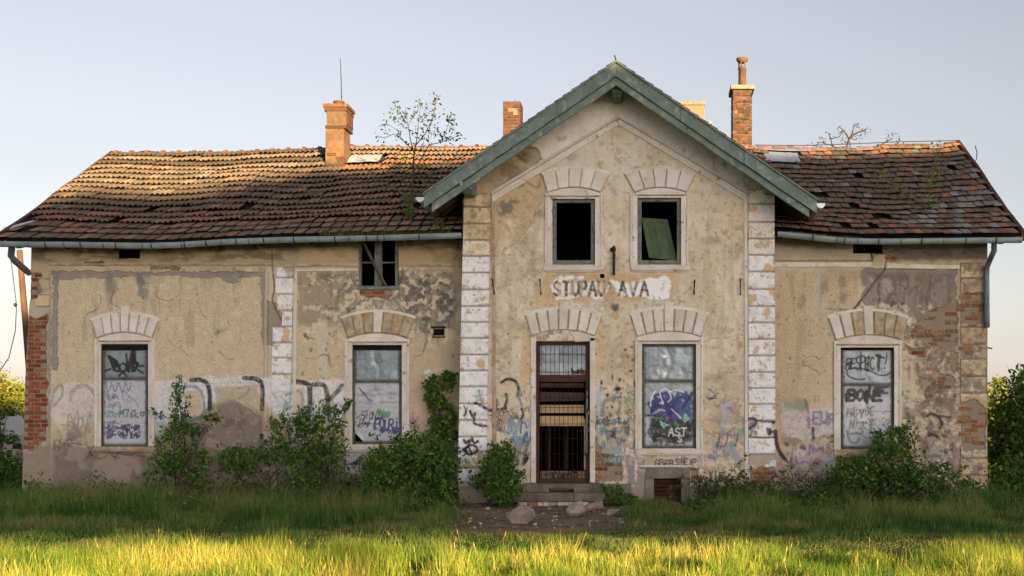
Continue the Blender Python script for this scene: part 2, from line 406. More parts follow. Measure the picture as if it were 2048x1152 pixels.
class Paint:
    def __init__(s, px, py, seed=0):
        s.px = px; s.py = py; n = len(px)
        s.col = np.zeros((n, 3)); s.h = np.zeros(n); s.a = np.zeros(n); s.seed = seed
        s.box = (px.min(), px.max(), py.min(), py.max())
    def fill(s, c): s.col[:] = c
    def idx(s, x0, x1, y0, y1):
        b = s.box
        if x1 < b[0] or x0 > b[1] or y1 < b[2] or y0 > b[3]: return None
        i = np.nonzero((s.px >= x0) & (s.px <= x1) & (s.py >= y0) & (s.py <= y1))[0]
        return i if len(i) else None
    def blend(s, i, m, c, rough=None, h=None, grain=0.0, seed=0):
        if grain: m = m * (1 - grain + grain * 2 * smooth(.3, .7, fbm(s.px[i] / 4, s.py[i] / 4, 3, seed + 5))).clip(0, 1)
        m = np.clip(m, 0, 1)
        s.col[i] = s.col[i] * (1 - m[:, None]) + np.asarray(c)[None, :] * m[:, None]
        if rough is not None: s.a[i] = s.a[i] * (1 - m) + rough * m
        if h is not None: s.h[i] = s.h[i] * (1 - m) + h * m
    def poly_mask(s, pts, soft=2.0, namp=6.0, nsc=22.0, seed=0):
        xs = [p[0] for p in pts]; ys = [p[1] for p in pts]; mg = namp + soft + 2
        i = s.idx(min(xs) - mg, max(xs) + mg, min(ys) - mg, max(ys) + mg)
        if i is None: return None, None
        x = s.px[i]; y = s.py[i]
        d = np.full(len(i), 1e9); ins = np.zeros(len(i), bool)
        for k in range(len(pts)):
            ax, ay = pts[k - 1]; bx, by = pts[k]
            dx, dy = bx - ax, by - ay
            t = np.clip(((x - ax) * dx + (y - ay) * dy) / (dx * dx + dy * dy + 1e-9), 0, 1)
            d = np.minimum(d, np.hypot(x - ax - t * dx, y - ay - t * dy))
            if dy != 0: ins ^= ((ay > y) != (by > y)) & (x < (bx - ax) * (y - ay) / dy + ax)
        sd = np.where(ins, d, -d) + (fbm(x / nsc, y / nsc, 5, seed, .6) - .5) * 2.6 * namp
        return i, smooth(-soft, soft, sd)
    def poly(s, pts, c, soft=2.0, namp=6.0, nsc=22.0, seed=0, a=1.0, **kw):
        i, m = s.poly_mask(pts, soft, namp, nsc, seed)
        if i is None: return
        s.blend(i, m * a, c, seed=seed, **kw)
        if kw.get('h'):       # broken plaster edge: dirt and painted-in shade, with a pale lip along the break
            s.blend(i, smooth(.05, .45, m) * (1 - smooth(.55, .95, m)) * .75, S(96, 82, 66))
            s.blend(i, smooth(.0, .08, m) * (1 - smooth(.08, .3, m)) * .5, S(216, 204, 182))
    def cracks(s, box, sc, c, w=.012, a=.8, seed=0, lo=.45, hi=.6, h=-.008):
        i = s.idx(*box)
        if i is None: return
        x = s.px[i] + 14 * fbm(s.px[i] / 30, s.py[i] / 30, 3, seed + 1); y = s.py[i] + 14 * fbm(s.px[i] / 30, s.py[i] / 30, 3, seed + 2)
        d = np.abs(fbm(x / sc, y / sc, 3, seed) - .5)
        m = (1 - smooth(w * .4, w, d)) * smooth(lo, hi, fbm(s.px[i] / 45, s.py[i] / 45, 3, seed + 7)) * a
        s.blend(i, m, c, h=h)
    def rect(s, x0, x1, y0, y1, c, **kw): s.poly([(x0, y0), (x1, y0), (x1, y1), (x0, y1)], c, **kw)
    def spot(s, x, y, rx, ry, c, a=1.0, seed=0, soft=.35, **kw):
        i = s.idx(x - rx * 1.6, x + rx * 1.6, y - ry * 1.6, y + ry * 1.6)
        if i is None: return
        d = np.hypot((s.px[i] - x) / rx, (s.py[i] - y) / ry) + (fbm(s.px[i] / (rx * .6 + 2), s.py[i] / (ry * .6 + 2), 4, seed) - .5) * .9
        s.blend(i, (1 - smooth(1 - soft, 1 + soft, d)) * a, c, seed=seed, **kw)
    def noise(s, c, sc=40, lo=.5, hi=.62, a=1.0, seed=0, sy=None, box=None, oct=5, **kw):
        b = box or s.box
        i = s.idx(*b)
        if i is None: return
        m = smooth(lo, hi, fbm(s.px[i] / sc, s.py[i] / (sy or sc), oct, seed, .58)) * a
        if box:
            e = 14.0
            m = m * smooth(0, e, s.px[i] - b[0]) * smooth(0, e, b[1] - s.px[i]) * smooth(0, e, s.py[i] - b[2]) * smooth(0, e, b[3] - s.py[i])
        s.blend(i, m, c, **kw)
    def stroke(s, pts, w, c, a=.92, soft=1.1, wob=0.6, seed=0, **kw):
        xs = [p[0] for p in pts]; ys = [p[1] for p in pts]; mg = w + soft + 2
        i = s.idx(min(xs) - mg, max(xs) + mg, min(ys) - mg, max(ys) + mg)
        if i is None: return
        x = s.px[i]; y = s.py[i]; d = np.full(len(i), 1e9)
        for k in range(1, len(pts)):
            ax, ay = pts[k - 1]; bx, by = pts[k]
            dx, dy = bx - ax, by - ay
            t = np.clip(((x - ax) * dx + (y - ay) * dy) / (dx * dx + dy * dy + 1e-9), 0, 1)
            d = np.minimum(d, np.hypot(x - ax - t * dx, y - ay - t * dy))
        d = d + (fbm(x / 6, y / 6, 3, seed + 3) - .5) * 2 * wob
        s.blend(i, (1 - smooth(w / 2 - soft, w / 2 + soft, d)) * a, c, seed=seed, **kw)
    def curve(s, pts, w, c, **kw):
        q = []
        p = [pts[0]] + list(pts) + [pts[-1]]
        for k in range(1, len(p) - 2):
            for j in range(6):
                t = j / 6
                f = lambda a0, a1, a2, a3: .5 * (2 * a1 + (a2 - a0) * t + (2 * a0 - 5 * a1 + 4 * a2 - a3) * t * t + (3 * a1 - a0 - 3 * a2 + a3) * t ** 3)
                q.append((f(p[k-1][0], p[k][0], p[k+1][0], p[k+2][0]), f(p[k-1][1], p[k][1], p[k+1][1], p[k+2][1])))
        q.append(pts[-1])
        s.stroke(q, w, c, **kw)
    def text(s, t, x, y, w, h, lw, c, slant=0.0, jit=0.0, seed=1, gap=.25, **kw):
        """t written from left x, baseline y (photo pixels), letters w wide and h high"""
        b = s.box
        if x > b[1] or x + len(t) * w * (1 + gap) < b[0] or y - h * 1.4 > b[3] or y + h * .4 < b[2]: return
        r = random.Random(seed)
        for ch in t:
            jx, jy, js = r.uniform(-jit, jit) * w, r.uniform(-jit, jit) * h, 1 + r.uniform(-jit, jit)
            for st in FONT.get(ch, []):
                s.stroke([(x + jx + (u + slant * v) * w * js, y + jy - v * h * js) for u, v in st], lw, c, seed=seed, **kw)
            x += w * (1 + gap)
    def tag(s, seed, x, y, w, h, lw, c, n=2, turns=4, **kw):
        """a looping scribble inside the box x..x+w, y..y+h"""
        b = s.box
        if x > b[1] + 5 or x + w < b[0] - 5 or y > b[3] + 5 or y + h < b[2] - 5: return
        r = random.Random(seed)
        for _ in range(n):
            f1, f2, p1, p2 = r.uniform(1.5, turns), r.uniform(1.5, turns), r.uniform(0, 6), r.uniform(0, 6)
            x0, x1 = sorted((r.uniform(0, .5), r.uniform(.5, 1)))
            q = []
            for k in range(30):
                t = k / 29
                q.append((x + w * min(1, max(0, x0 + (x1 - x0) * t + .12 * math.sin(f1 * 6.28 * t + p1))), y + h * (.5 + .46 * math.sin(f2 * 6.28 * t + p2) * (0.5 + .5 * math.sin(3 * t + p1)))))
            k2 = dict(kw); k2['a'] = min(.95, kw.get('a', .92) * 1.4)
            s.stroke(q, lw * .95, c, seed=seed, soft=.8, **k2)

def axis(a, b, cuts, step):
    pts = sorted({a, b, *[c for c in cuts if a < c < b]})
    out = []
    for u, v in zip(pts[:-1], pts[1:]):
        n = max(1, int(math.ceil((v - u) / step)))
        out += list(np.linspace(u, v, n, endpoint=False))
    return np.array(out + [b])

def grid_mesh(name, x0, x1, y0, y1, Y, paint, holes=(), step=1.7, warp=None, clip=None, m='wall', parent=None, edge=0.0):
    """a real surface: a fine grid standing on the plane Y, coloured and given relief by paint(P)"""
    gx = axis(x0, x1, [h[0] for h in holes] + [h[1] for h in holes], step)
    gy = axis(y0, y1, [h[2] for h in holes] + [h[3] for h in holes], step)
    nx, ny = len(gx), len(gy)
    XX, YY = np.meshgrid(gx, gy)
    px, py = XX.ravel().copy(), YY.ravel().copy()
    if warp: px, py = warp(px, py)
    p = Paint(px, py)
    paint(p)
    k = (Y - CY) / F
    V = np.stack([CX + (px - VX) * k, Y - p.h, CZ + (VY - py) * k], 1)
    ii, jj = np.meshgrid(np.arange(nx - 1), np.arange(ny - 1))
    ii = ii.ravel(); jj = jj.ravel()
    keep = np.ones(len(ii), bool)
    cx = (gx[ii] + gx[ii + 1]) / 2; cy = (gy[jj] + gy[jj + 1]) / 2
    for h in holes: keep &= ~((cx > h[0]) & (cx < h[1]) & (cy > h[2]) & (cy < h[3]))
    if clip: keep &= clip(cx, cy)
    ii, jj = ii[keep], jj[keep]
    q = np.stack([jj * nx + ii, (jj + 1) * nx + ii, (jj + 1) * nx + ii + 1, jj * nx + ii + 1], 1)
    C = np.concatenate([p.col, p.a[:, None]], 1)
    if edge > 0:      # sides going back from the border of the grid
        top = list(range(nx)); bot = [(ny - 1) * nx + i for i in range(nx)]
        lef = [j * nx for j in range(ny)]; rig = [j * nx + nx - 1 for j in range(ny)]
        for loop in (top, bot[::-1], lef[::-1], rig):
            n0 = len(V)
            B = V[loop].copy(); B[:, 1] = Y + edge
            V = np.concatenate([V, B]); C = np.concatenate([C, C[loop] * .97])
            q = np.concatenate([q, np.array([[loop[i + 1], loop[i], n0 + i, n0 + i + 1] for i in range(len(loop) - 1)])])
    me = npmesh(name, V, q, C)
    return link(name, me, parent, M[m])

BEIGE, BEIGE2, OCHRE, OCHRE2, GREY, GREY2, BROWN, DARKST, CREAM, WHITEP = (S(188,165,128), S(172,150,116), S(184,146,92), S(164,128,80),
    S(126,122,116), S(108,106,102), S(138,118,96), S(92,80,64), S(206,194,172), S(214,210,204))

def base_plaster(p, seed, c=BEIGE, c2=BEIGE2):
    p.fill(c)
    p.noise(c2, 120, .42, .62, .9, seed)
    p.noise(S(200,178,142), 45, .52, .66, .55, seed + 1)
    p.noise(S(150,128,98), 26, .58, .7, .45, seed + 2)
    p.noise(S(128,112,92), 9, .66, .74, .5, seed + 3, oct=3)

def streaks(p, seed, box, c=DARKST, a=.5, lo=.55, hi=.7):
    p.noise(c, 12, lo, hi, a, seed, sy=110, box=box)

def scatter_spots(p, seed, box, n, c, r=(1.5, 4), a=.8):
    g = random.Random(seed)
    for k in range(n):
        x, y = g.uniform(box[0], box[1]), g.uniform(box[2], box[3])
        q = g.uniform(*r)
        p.spot(x, y, q, q * g.uniform(.7, 1.6), c, a, seed + k, h=-.004)

def graffiti(p):
    """everything sprayed on the outside walls, in photo pixels, so that strokes run on over plaster, quoins and trim"""
    W_ = S(206,206,208)
    # long white lettering across the left wing
    p.poly([(100,775),(150,762),(200,770),(200,840),(150,860),(105,840)], W_, 6, 12, 30, 1, .5, grain=.6)
    p.poly([(300,770),(350,760),(440,752),(530,756),(590,760),(700,758),(702,850),(640,838),(560,850),(520,800),(460,785),(400,830),(330,850),(300,835)], W_, 5, 9, 26, 2, .85, grain=.5)
    p.poly([(365,785),(402,778),(408,826),(372,832)], BEIGE, 3, 4, 15, 4, .85)
    p.poly([(430,775),(515,770),(520,800),(470,800),(430,815)], BEIGE2, 4, 5, 15, 5, .8)
    p.poly([(585,780),(606,775),(612,820),(590,840)], BEIGE, 3, 4, 15, 6, .8)
    p.curve([(383,760),(408,762),(418,778),(420,818)], 9, INK, a=.95, grain=.3)
    p.curve([(345,774),(385,773),(404,786),(407,828),(380,842),(352,846)], 5, BLUE, a=.75, grain=.5)
    p.curve([(488,756),(514,759),(525,775),(524,818)], 9, INK, a=.95, grain=.3)
    p.curve([(476,776),(498,772),(494,786),(478,796)], 3, GREY, a=.7)
    p.curve([(588,763),(614,768),(620,786),(616,838),(600,858)], 10, INK, a=.95, grain=.3)
    p.curve([(572,790),(596,782),(606,800),(598,842)], 5, BLUE, a=.6, grain=.5)
    p.curve([(626,769),(648,771),(655,796),(659,838)], 9, INK, a=.9, grain=.4)
    p.curve([(684,771),(672,786),(658,800)], 9, INK, a=.85, grain=.4)
    p.curve([(699,766),(700,800),(701,838)], 6, INK, a=.8, grain=.4)
    p.curve([(360,776),(404,770),(470,765),(520,768)], 3, S(150,166,190), a=.6, grain=.6)
    p.curve([(588,856),(620,848),(650,858),(690,852)], 5, TEAL, a=.5, grain=.7)
    for k in range(9): p.tag(60 + k, 560 + 16 * k, 800 + (k % 3) * 22, 34, 26, 2.5, (BLUE, INK, TEAL)[k % 3], 1, a=.5)
    p.curve([(104,800),(110,780),(122,770),(124,790),(108,812)], 5, GREY2, a=.6, grain=.6)
    p.curve([(140,800),(148,778),(170,772),(188,786),(194,812)], 8, GREY2, a=.5, grain=.6)
    p.tag(5, 104, 820, 80, 60, 3, GREY, 2, a=.5); p.tag(6, 108, 868, 70, 40, 3, INK, 2, a=.35)
    p.tag(7, 300, 810, 45, 70, 3, S(120,170,190), 2, a=.5)
    p.text('DOX', 112, 905, 22, 26, 3, GREY, a=.4); p.tag(8, 160, 890, 160, 30, 3, INK, 3, a=.3)
    p.text('B', 546, 862, 9, 18, 2, REDP, a=.6)
    # between the second window and the ivy, below the sill
    p.tag(9, 812, 822, 34, 40, 2, S(150,80,130), 3, a=.6); p.tag(10, 835, 826, 30, 34, 2, S(190,90,110), 2, a=.5)
    p.poly([(805,866),(852,872),(846,888),(800,890)], S(150,170,150), 3, 4, 12, 3, .6)
    p.rect(692, 742, 908, 950, W_, soft=4, namp=9, nsc=14, seed=9, a=.6, grain=.6)
    p.tag(11, 690, 908, 55, 40, 3, INK, 3, a=.6)
    # risalit, left of the door
    p.poly([(985,770),(1040,765),(1045,815),(1000,815),(985,795)], S(196,178,146), 5, 6, 15, 3, .5)
    p.curve([(1003,765),(1015,758),(1030,762),(1037,776),(1035,792)], 6, BLACK, grain=.3)
    p.curve([(1012,788),(1014,800),(1010,812)], 5, BLACK, grain=.3); p.curve([(990,798),(993,806),(992,814)], 7, BLACK, grain=.3)
    p.curve([(950,806),(964,812),(978,820),(994,820),(1012,816)], 6, BLACK, grain=.4)
    p.curve([(1034,792),(1040,800),(1044,815),(1046,838),(1040,850)], 5, S(110,120,150), grain=.4); p.curve([(1043,818),(1046,828),(1042,838)], 5, INK, grain=.3)
    p.poly([(975,815),(1025,820),(1020,845),(985,850)], GREY, 4, 7, 9, 5, .45, grain=.7)
    for k in range(6): p.tag(20 + k, 978 + (k % 3) * 18, 818 + (k // 3) * 20, 32, 26, 2, (INK, REDP, GREY2)[k % 3], 1, a=.55)
    p.poly([(1015,848),(1060,842),(1062,880),(1030,885),(1010,870)], S(150,178,196), 6, 9, 12, 5, .55, grain=.6)
    for k in range(8): p.tag(30 + k, 1012 + (k % 4) * 10, 835 + (k // 4) * 26, 30, 36, 2.5, (BLUE, TEAL, NAVY, S(90,140,190))[k % 4], 1, a=.6)
    p.curve([(1040,876),(1042,890),(1038,902)], 8, BLUE, grain=.4); p.curve([(1055,885),(1050,905),(1046,928)], 7, GREY2, grain=.4)
    p.tag(41, 1043, 905, 16, 26, 3, INK, 2, a=.7); p.curve([(984,882),(988,895),(984,908)], 4, INK, grain=.4)
    # tags on the left quoins
    p.curve([(928,812),(931,822),(928,832)], 3, BLACK); p.curve([(934,816),(931,830)], 3, BLACK); p.curve([(940,822),(946,834),(950,826),(948,845),(958,850),(972,852)], 5, BLACK, grain=.2)
    p.curve([(928,880),(932,886),(940,880),(936,892),(928,898)], 5, BLACK); p.curve([(944,876),(948,886),(956,882)], 5, BLACK)
    p.curve([(926,898),(936,908),(950,906),(954,896),(944,890),(932,896),(934,906)], 5, BLACK); p.curve([(938,896),(944,908)], 4, BLACK)
    p.text('SE', 952, 802, 7, 11, 2.5, TEAL, a=.8); p.tag(43, 950, 778, 18, 14, 2, TEAL, 1, a=.6)
    # right of the door
    p.poly([(1192,780),(1204,776),(1206,860),(1190,862)], S(160,180,186), 4, 6, 16, 5, .7)
    p.curve([(1205,830),(1208,806),(1220,798),(1236,800),(1240,815),(1234,826)], 7, S(110,112,122), a=.75, grain=.5)
    p.text('kokot', 1194, 848, 8, 16, 3, S(40,52,74), jit=.08)
    for k in range(10): p.tag(50 + k, 1192 + (k % 5) * 12, 835 + (k // 5) * 18, 22, 20, 2.5, (S(70,88,116), GREY2, BLUE)[k % 3], 1, a=.6)
    p.poly([(1205,862),(1245,858),(1250,890),(1215,905)], GREY, 5, 8, 12, 7, .45, grain=.7)
    p.tag(71, 1200, 890, 50, 44, 3, S(110,150,160), 3, a=.65); p.tag(72, 1240, 770, 40, 60, 2, GREENP, 2, a=.4)
    for x, y, a_, b_ in ((1203,765,2,5),(1225,755,1,7),(1236,778,7,4),(1250,700,3,2),(1215,790,3,4),(1262,742,4,2),(1270,768,3,6),(1188,815,4,2)): p.spot(x, y, a_, b_, BLACK, .9, int(x))
    g2 = random.Random(8)
    for k in range(26):
        p.tag(400 + k, g2.uniform(1190, 1262), g2.uniform(760, 910), g2.uniform(12, 26), g2.uniform(10, 20), 1.8, g2.choice([S(60,76,104), INK, BLUE, TEAL, S(40,42,48)]), 1, a=g2.uniform(.4, .7))
    for k in range(22):
        p.tag(440 + k, g2.uniform(980, 1055), g2.uniform(770, 930), g2.uniform(12, 24), g2.uniform(10, 20), 1.8, g2.choice([S(60,76,104), INK, BLUE, GREENP, S(40,42,48)]), 1, a=g2.uniform(.35, .65))
    for k in range(24):
        p.tag(480 + k, g2.uniform(1562, 1675), g2.uniform(815, 940), g2.uniform(12, 28), g2.uniform(8, 18), 1.8, g2.choice([S(90,80,100), INK, PURP, S(120,60,80), GREY2]), 1, a=g2.uniform(.35, .65))
    for k in range(14):
        p.tag(520 + k, g2.uniform(1840, 1960), g2.uniform(815, 930), g2.uniform(12, 24), g2.uniform(8, 18), 1.8, g2.choice([INK, GREY2, S(80,78,110)]), 1, a=g2.uniform(.3, .55))
    # below and beside the right window of the risalit
    p.tag(81, 1308, 900, 80, 10, 3, INK, 3, a=.55)
    p.text('GBEBS', 1310, 932, 8, 13, 3, S(50,54,60), jit=.12, a=.85); p.text('IEIP', 1360, 930, 7, 13, 3.5, S(52,52,60), jit=.15, a=.85)
    p.text('NUDIE-HIPS', 1296, 950, 6, 8, 2.2, S(60,60,66), jit=.06, a=.8)
    p.text('YIRI', 1418, 955, 8, 14, 2.8, S(58,60,64), jit=.2, a=.8)
    p.curve([(1418,778),(1432,792),(1418,800),(1436,786)], 2.5, S(60,100,112)); p.curve([(1414,796),(1436,797)], 2, INK)
    g = random.Random(5)
    for k in range(34):
        p.tag(100 + k, g.uniform(1405, 1480), g.uniform(780, 905), 26, 26, 2.2, g.choice([BLUE, S(130,150,180), GREENP, PURP, TEAL, INK, S(150,150,190)]), 1, a=g.uniform(.3, .65))
    p.poly([(1415,830),(1440,822),(1440,868),(1424,872)], OCHRE, 4, 6, 14, 9, .5); p.poly([(1462,800),(1480,800),(1480,840),(1466,840)], OCHRE, 4, 5, 12, 10, .4)
    p.spot(1472, 876, 6, 6, OCHRE2, .7, 4); p.spot(1440, 800, 14, 4, OCHRE, .5, 5)
    p.curve([(1424,862),(1440,868),(1458,870),(1474,870)], 2, GREY2); 
    for x in (1440, 1456, 1476): p.curve([(x,868),(x-2,880),(x-6,892)], 2.5, INK, a=.8)
    # tags on the right quoins and the drip beside them
    p.poly([(1496,845),(1512,843),(1514,868),(1498,870)], S(84,90,100), 2, 4, 8, 3, .8, grain=.6)
    p.curve([(1494,838),(1508,836),(1512,846),(1498,858)], 4, INK); p.curve([(1496,872),(1525,876),(1550,874)], 3, INK, a=.7); p.curve([(1496,836),(1520,842),(1550,844)], 4, S(70,66,60), a=.8)
    p.tag(150, 1530, 855, 22, 16, 3, INK, 2, a=.6); p.spot(1546, 845, 4, 3, BLACK, .9, 2)
    p.curve([(1551,862),(1553,885),(1560,905),(1572,920)], 8, S(40,38,38), a=.9)
    # right wing
    p.poly([(1565,808),(1600,820),(1680,808),(1680,868),(1620,880),(1570,875)], S(190,188,194), 4, 10, 13, 12, .75, grain=.7)
    p.poly([(1560,800),(1620,803),(1618,825),(1570,822)], S(110,146,116), 4, 8, 14, 13, .7, grain=.6)
    p.poly([(1700,800),(1700,800),(1680,840)], WHITE)
    p.curve([(1610,800),(1616,822),(1618,855)], 6, S(110,96,100), a=.7, grain=.6); p.curve([(1626,856),(1627,876)], 6, INK, grain=.3)
    p.text('EUPAI', 1628, 846, 12, 22, 4, S(92,80,142), jit=.15, a=.8); p.curve([(1626,848),(1652,846),(1690,838)], 3, S(110,96,160), a=.6)
    p.curve([(1655,876),(1668,872),(1676,880),(1660,884)], 4, INK, a=.8, grain=.3)
    p.poly([(1575,890),(1620,890),(1650,915),(1620,945),(1578,930)], S(176,160,164), 5, 9, 11, 14, .7, grain=.7)
    for k in range(10): p.tag(160 + k, 1574 + (k % 5) * 18, 885 + (k // 5) * 26, 26, 26, 2.2, (S(120,70,90), INK, PURP, S(90,80,90))[k % 4], 1, a=.55)
    p.poly([(1640,915),(1668,905),(1675,935),(1650,945)], S(176,180,190), 4, 8, 10, 15, .6, grain=.7)
    p.spot(1566, 948, 4, 8, REDP, .8, 8); p.spot(1600, 906, 10, 7, WHITE, .5, 9, grain=.7)
    p.poly([(1808,818),(1850,812),(1842,830),(1815,840)], S(96,88,84), 4, 6, 12, 16, .5)
    p.curve([(1855,832),(1864,828),(1876,834),(1884,846),(1880,856)], 6, S(56,54,54), grain=.3); p.curve([(1862,868),(1872,872),(1880,878)], 5, S(56,54,54)); p.curve([(1874,832),(1900,834)], 5, S(60,58,58), a=.8)
    p.spot(1858, 870, 5, 5, INK, .8, 3); p.poly([(1855,880),(1885,876),(1890,930),(1862,920)], S(176,168,160), 4, 8, 10, 17, .5, grain=.7); p.tag(175, 1860, 900, 26, 26, 3, GREY2, 2, a=.6)
    p.rect(1944, 1955, 822, 846, S(76,74,122), soft=1.5, namp=2, a=.9, grain=.3); p.rect(1960, 1974, 818, 846, S(88,84,108), soft=2, namp=3, a=.6, grain=.6)
    p.rect(1963, 1970, 882, 896, S(80,78,124), soft=1.5, namp=2, a=.8); p.rect(1960, 1973, 850, 872, S(96,94,120), soft=2, namp=3, a=.5, grain=.6)
    p.curve([(1928,884),(1940,886)], 6, BLACK, a=.8); p.curve([(1926,834),(1934,832),(1932,842)], 2, INK)

# ------------------------------------------------------------------ the setting: ground, trodden earth
def flat_sheet(name, pts, z, m):
    me = bpy.data.meshes.new(name); me.from_pydata([(x, y, z) for x, y in pts], [], [tuple(range(len(pts)))]); me.update()
    o = link(name, me, None, m); o["kind"] = "structure"; return o

def mat_ground():
    m, N, L, B = new_mat('meadow_soil')
    pos = N.new('ShaderNodeNewGeometry').outputs['Position']
    c = n_mix(N, L, n_range(N, L, n_noise(N, L, 1.2, 6, .6, pos), .4, .6), S(58,72,36), S(84,84,46))
    c = n_mix(N, L, n_range(N, L, n_noise(N, L, 5, 6, .7, pos), .56, .68), c, S(96,82,62))
    sx = N.new('ShaderNodeSeparateXYZ'); L.new(pos, sx.inputs[0])
    ex = n_math(N, L, 'DIVIDE', n_math(N, L, 'ADD', sx.outputs[0], -0.55), 2.3); ey = n_math(N, L, 'DIVIDE', n_math(N, L, 'ADD', sx.outputs[1], 3.6), 3.1)
    d = n_math(N, L, 'ADD', n_math(N, L, 'POWER', n_math(N, L, 'ABSOLUTE', ex, 0), 2.0), n_math(N, L, 'POWER', n_math(N, L, 'ABSOLUTE', ey, 0), 2.0))
    d = n_math(N, L, 'ADD', d, n_math(N, L, 'MULTIPLY', n_noise(N, L, 1.6, 6, .65, pos), 1.1))
    c = n_mix(N, L, n_range(N, L, d, 1.2, 1.75, 1, 0), c, S(122,104,86))
    L.new(c, B.inputs['Base Color']); B.inputs['Roughness'].default_value = 1
    B.inputs['Specular IOR Level'].default_value = .1
    n_bump(N, L, B, n_noise(N, L, 14, 6, .6, pos), .6, .05)
    return m
M['ground'] = mat_ground()
M['earth'] = mat('trodden_earth', S(134,114,96), S(108,90,76), 2.2, rough=1, bump=.6, bscale=18, c3=S(84,84,50), s3=3, t3=(.58,.7))
flat_sheet('ground', [(-1500, -400), (1500, -400), (1500, 2000), (-1500, 2000)], GZ, M['ground'])
EARTH_PX = [(880,1034),(905,1016),(930,1006),(990,1001),(1100,1010),(1190,1026),(1262,1040),(1275,1050),(1200,1057),(1090,1060),(980,1058),(905,1052),(870,1044)]
EARTH = [G(x, y) for x, y in EARTH_PX]
pp_ = []
for i in range(len(EARTH)):
    a, b = EARTH[i], EARTH[(i + 1) % len(EARTH)]
    for t in np.linspace(0, 1, 14, endpoint=False):
        x, y = a[0] + (b[0]-a[0])*t, a[1] + (b[1]-a[1])*t
        k = -.35 + 1.3 * (float(fbm(np.array(x*2.1), np.array(y*2.1), 4, 2)) - .5)
        c0 = (sum(e[0] for e in EARTH)/len(EARTH), sum(e[1] for e in EARTH)/len(EARTH))
        dx, dy = x - c0[0], y - c0[1]; l = math.hypot(dx, dy)
        pp_.append((x + dx/l*k, y + dy/l*k))
flat_sheet('path', pp_, GZ + 0.004, M['earth'])

# ------------------------------------------------------------------ the station building
ST = thing('station_building', (0.0, 0.0, 0.0), 'derelict plastered railway station with sagging tiled roof, green gable boards and graffiti', 'building')
YW, YR = 0.0, -0.6        # wing wall plane, projecting middle plane
edgeL = lambda py: np.interp(py, [480, 600, 650, 760, 1000], [63, 60, 55, 49, 44])
rqL = lambda py: np.interp(py, [385, 970], [928.0, 915.0])
rqL2 = lambda py: np.interp(py, [385, 970], [982.0, 972.0])
rqR2 = lambda py: np.interp(py, [385, 970], [1549.0, 1552.0])
rqR = lambda py: np.interp(py, [385, 970], [1497.0, 1497.5])

OPEN = {'w1': (203, 297, 688, 893), 'w2': (705, 804, 690, 888), 'dormer': (717, 797, 474, 578), 'vent': (238, 280, 500, 517), 'niche': (867, 888, 658, 671),
        'up_l': (1105, 1190, 398, 529), 'up_r': (1275, 1362, 396, 529), 'door': (1072, 1180, 682, 966), 'w5': (1284, 1392, 688, 897), 'cellar': (1308, 1362, 957, 1006), 'slot': (1200, 1209, 548, 556),
        'w6': (1681, 1788, 695, 898), 'vent_r': (1706, 1765, 485, 507)}

BRICKS = [  # polygons of lost plaster in photo pixels, plane, noise seed, material
    ([(40,634),(58,632),(74,640),(84,634),(93,628),(95,760),(92,880),(70,900),(40,900)], YW, 31, 'brick'),
    ([(190,712),(200,718),(200,742),(188,744)], YW, 32, 'brick'),
    ([(718,578),(782,578),(782,590),(770,600),(735,594),(720,590)], YW, 33, 'brick_tan'),
    ([(1858,620),(1905,606),(1915,600),(1915,690),(1900,700),(1860,690),(1822,672),(1828,646),(1842,636)], YW, 34, 'brick'),
    ([(1815,694),(1852,698),(1850,712),(1815,708)], YW, 35, 'brick'),
    ([(1880,748),(1910,750),(1912,774),(1850,800),(1848,784)], YW, 36, 'brick'),
    ([(1900,710),(1915,706),(1916,745),(1898,742)], YW, 37, 'brick_tan'),
    ([(1919,586),(1970,584),(1972,650),(1920,650)], YW - .03, 39, 'brick_tan'),
    ([(1919,690),(1945,688),(1945,716),(1919,716)], YW - .03, 40, 'brick_tan'),
    ([(1919,806),(1950,800),(1972,815),(1972,900),(1935,905),(1919,890)], YW - .03, 41, 'brick_tan'),
    ([(1183,872),(1196,878),(1205,905),(1240,915),(1246,962),(1183,964)], YR, 42, 'brick_tan'),
    ([(1380,935),(1398,935),(1400,968),(1382,968)], YR, 43, 'brick'),
    ([(1498,938),(1550,932),(1552,970),(1498,970)], YR - .03, 44, 'brick_tan'),
    ([(1180,805),(1190,806),(1190,860),(1182,872)], YR, 45, 'brick_tan'),
    ([(60,546),(84,544),(86,556),(62,556)], YW, 46, 'brick'), ([(165,524),(205,522),(206,532),(166,532)], YW, 47, 'brick'), ([(300,534),(360,532),(360,540),(300,540)], YW, 48, 'brick'),
    ([(62,560),(76,560),(72,592),(60,598)], YW, 49, 'brick'), ([(1772,512),(1800,514),(1798,522),(1772,522)], YW, 50, 'brick'), ([(1668,915),(1735,916),(1735,935),(1670,930)], YW, 51, 'brick_tan'),
]
BR_N = 5.0
def lost_plaster(p, plane):
    for pts, Y, sd, mk in BRICKS:
        if Y == plane: p.poly(pts, S(134,116,94), 2, BR_N, 16, sd, 1.0, h=-.022, rough=0)

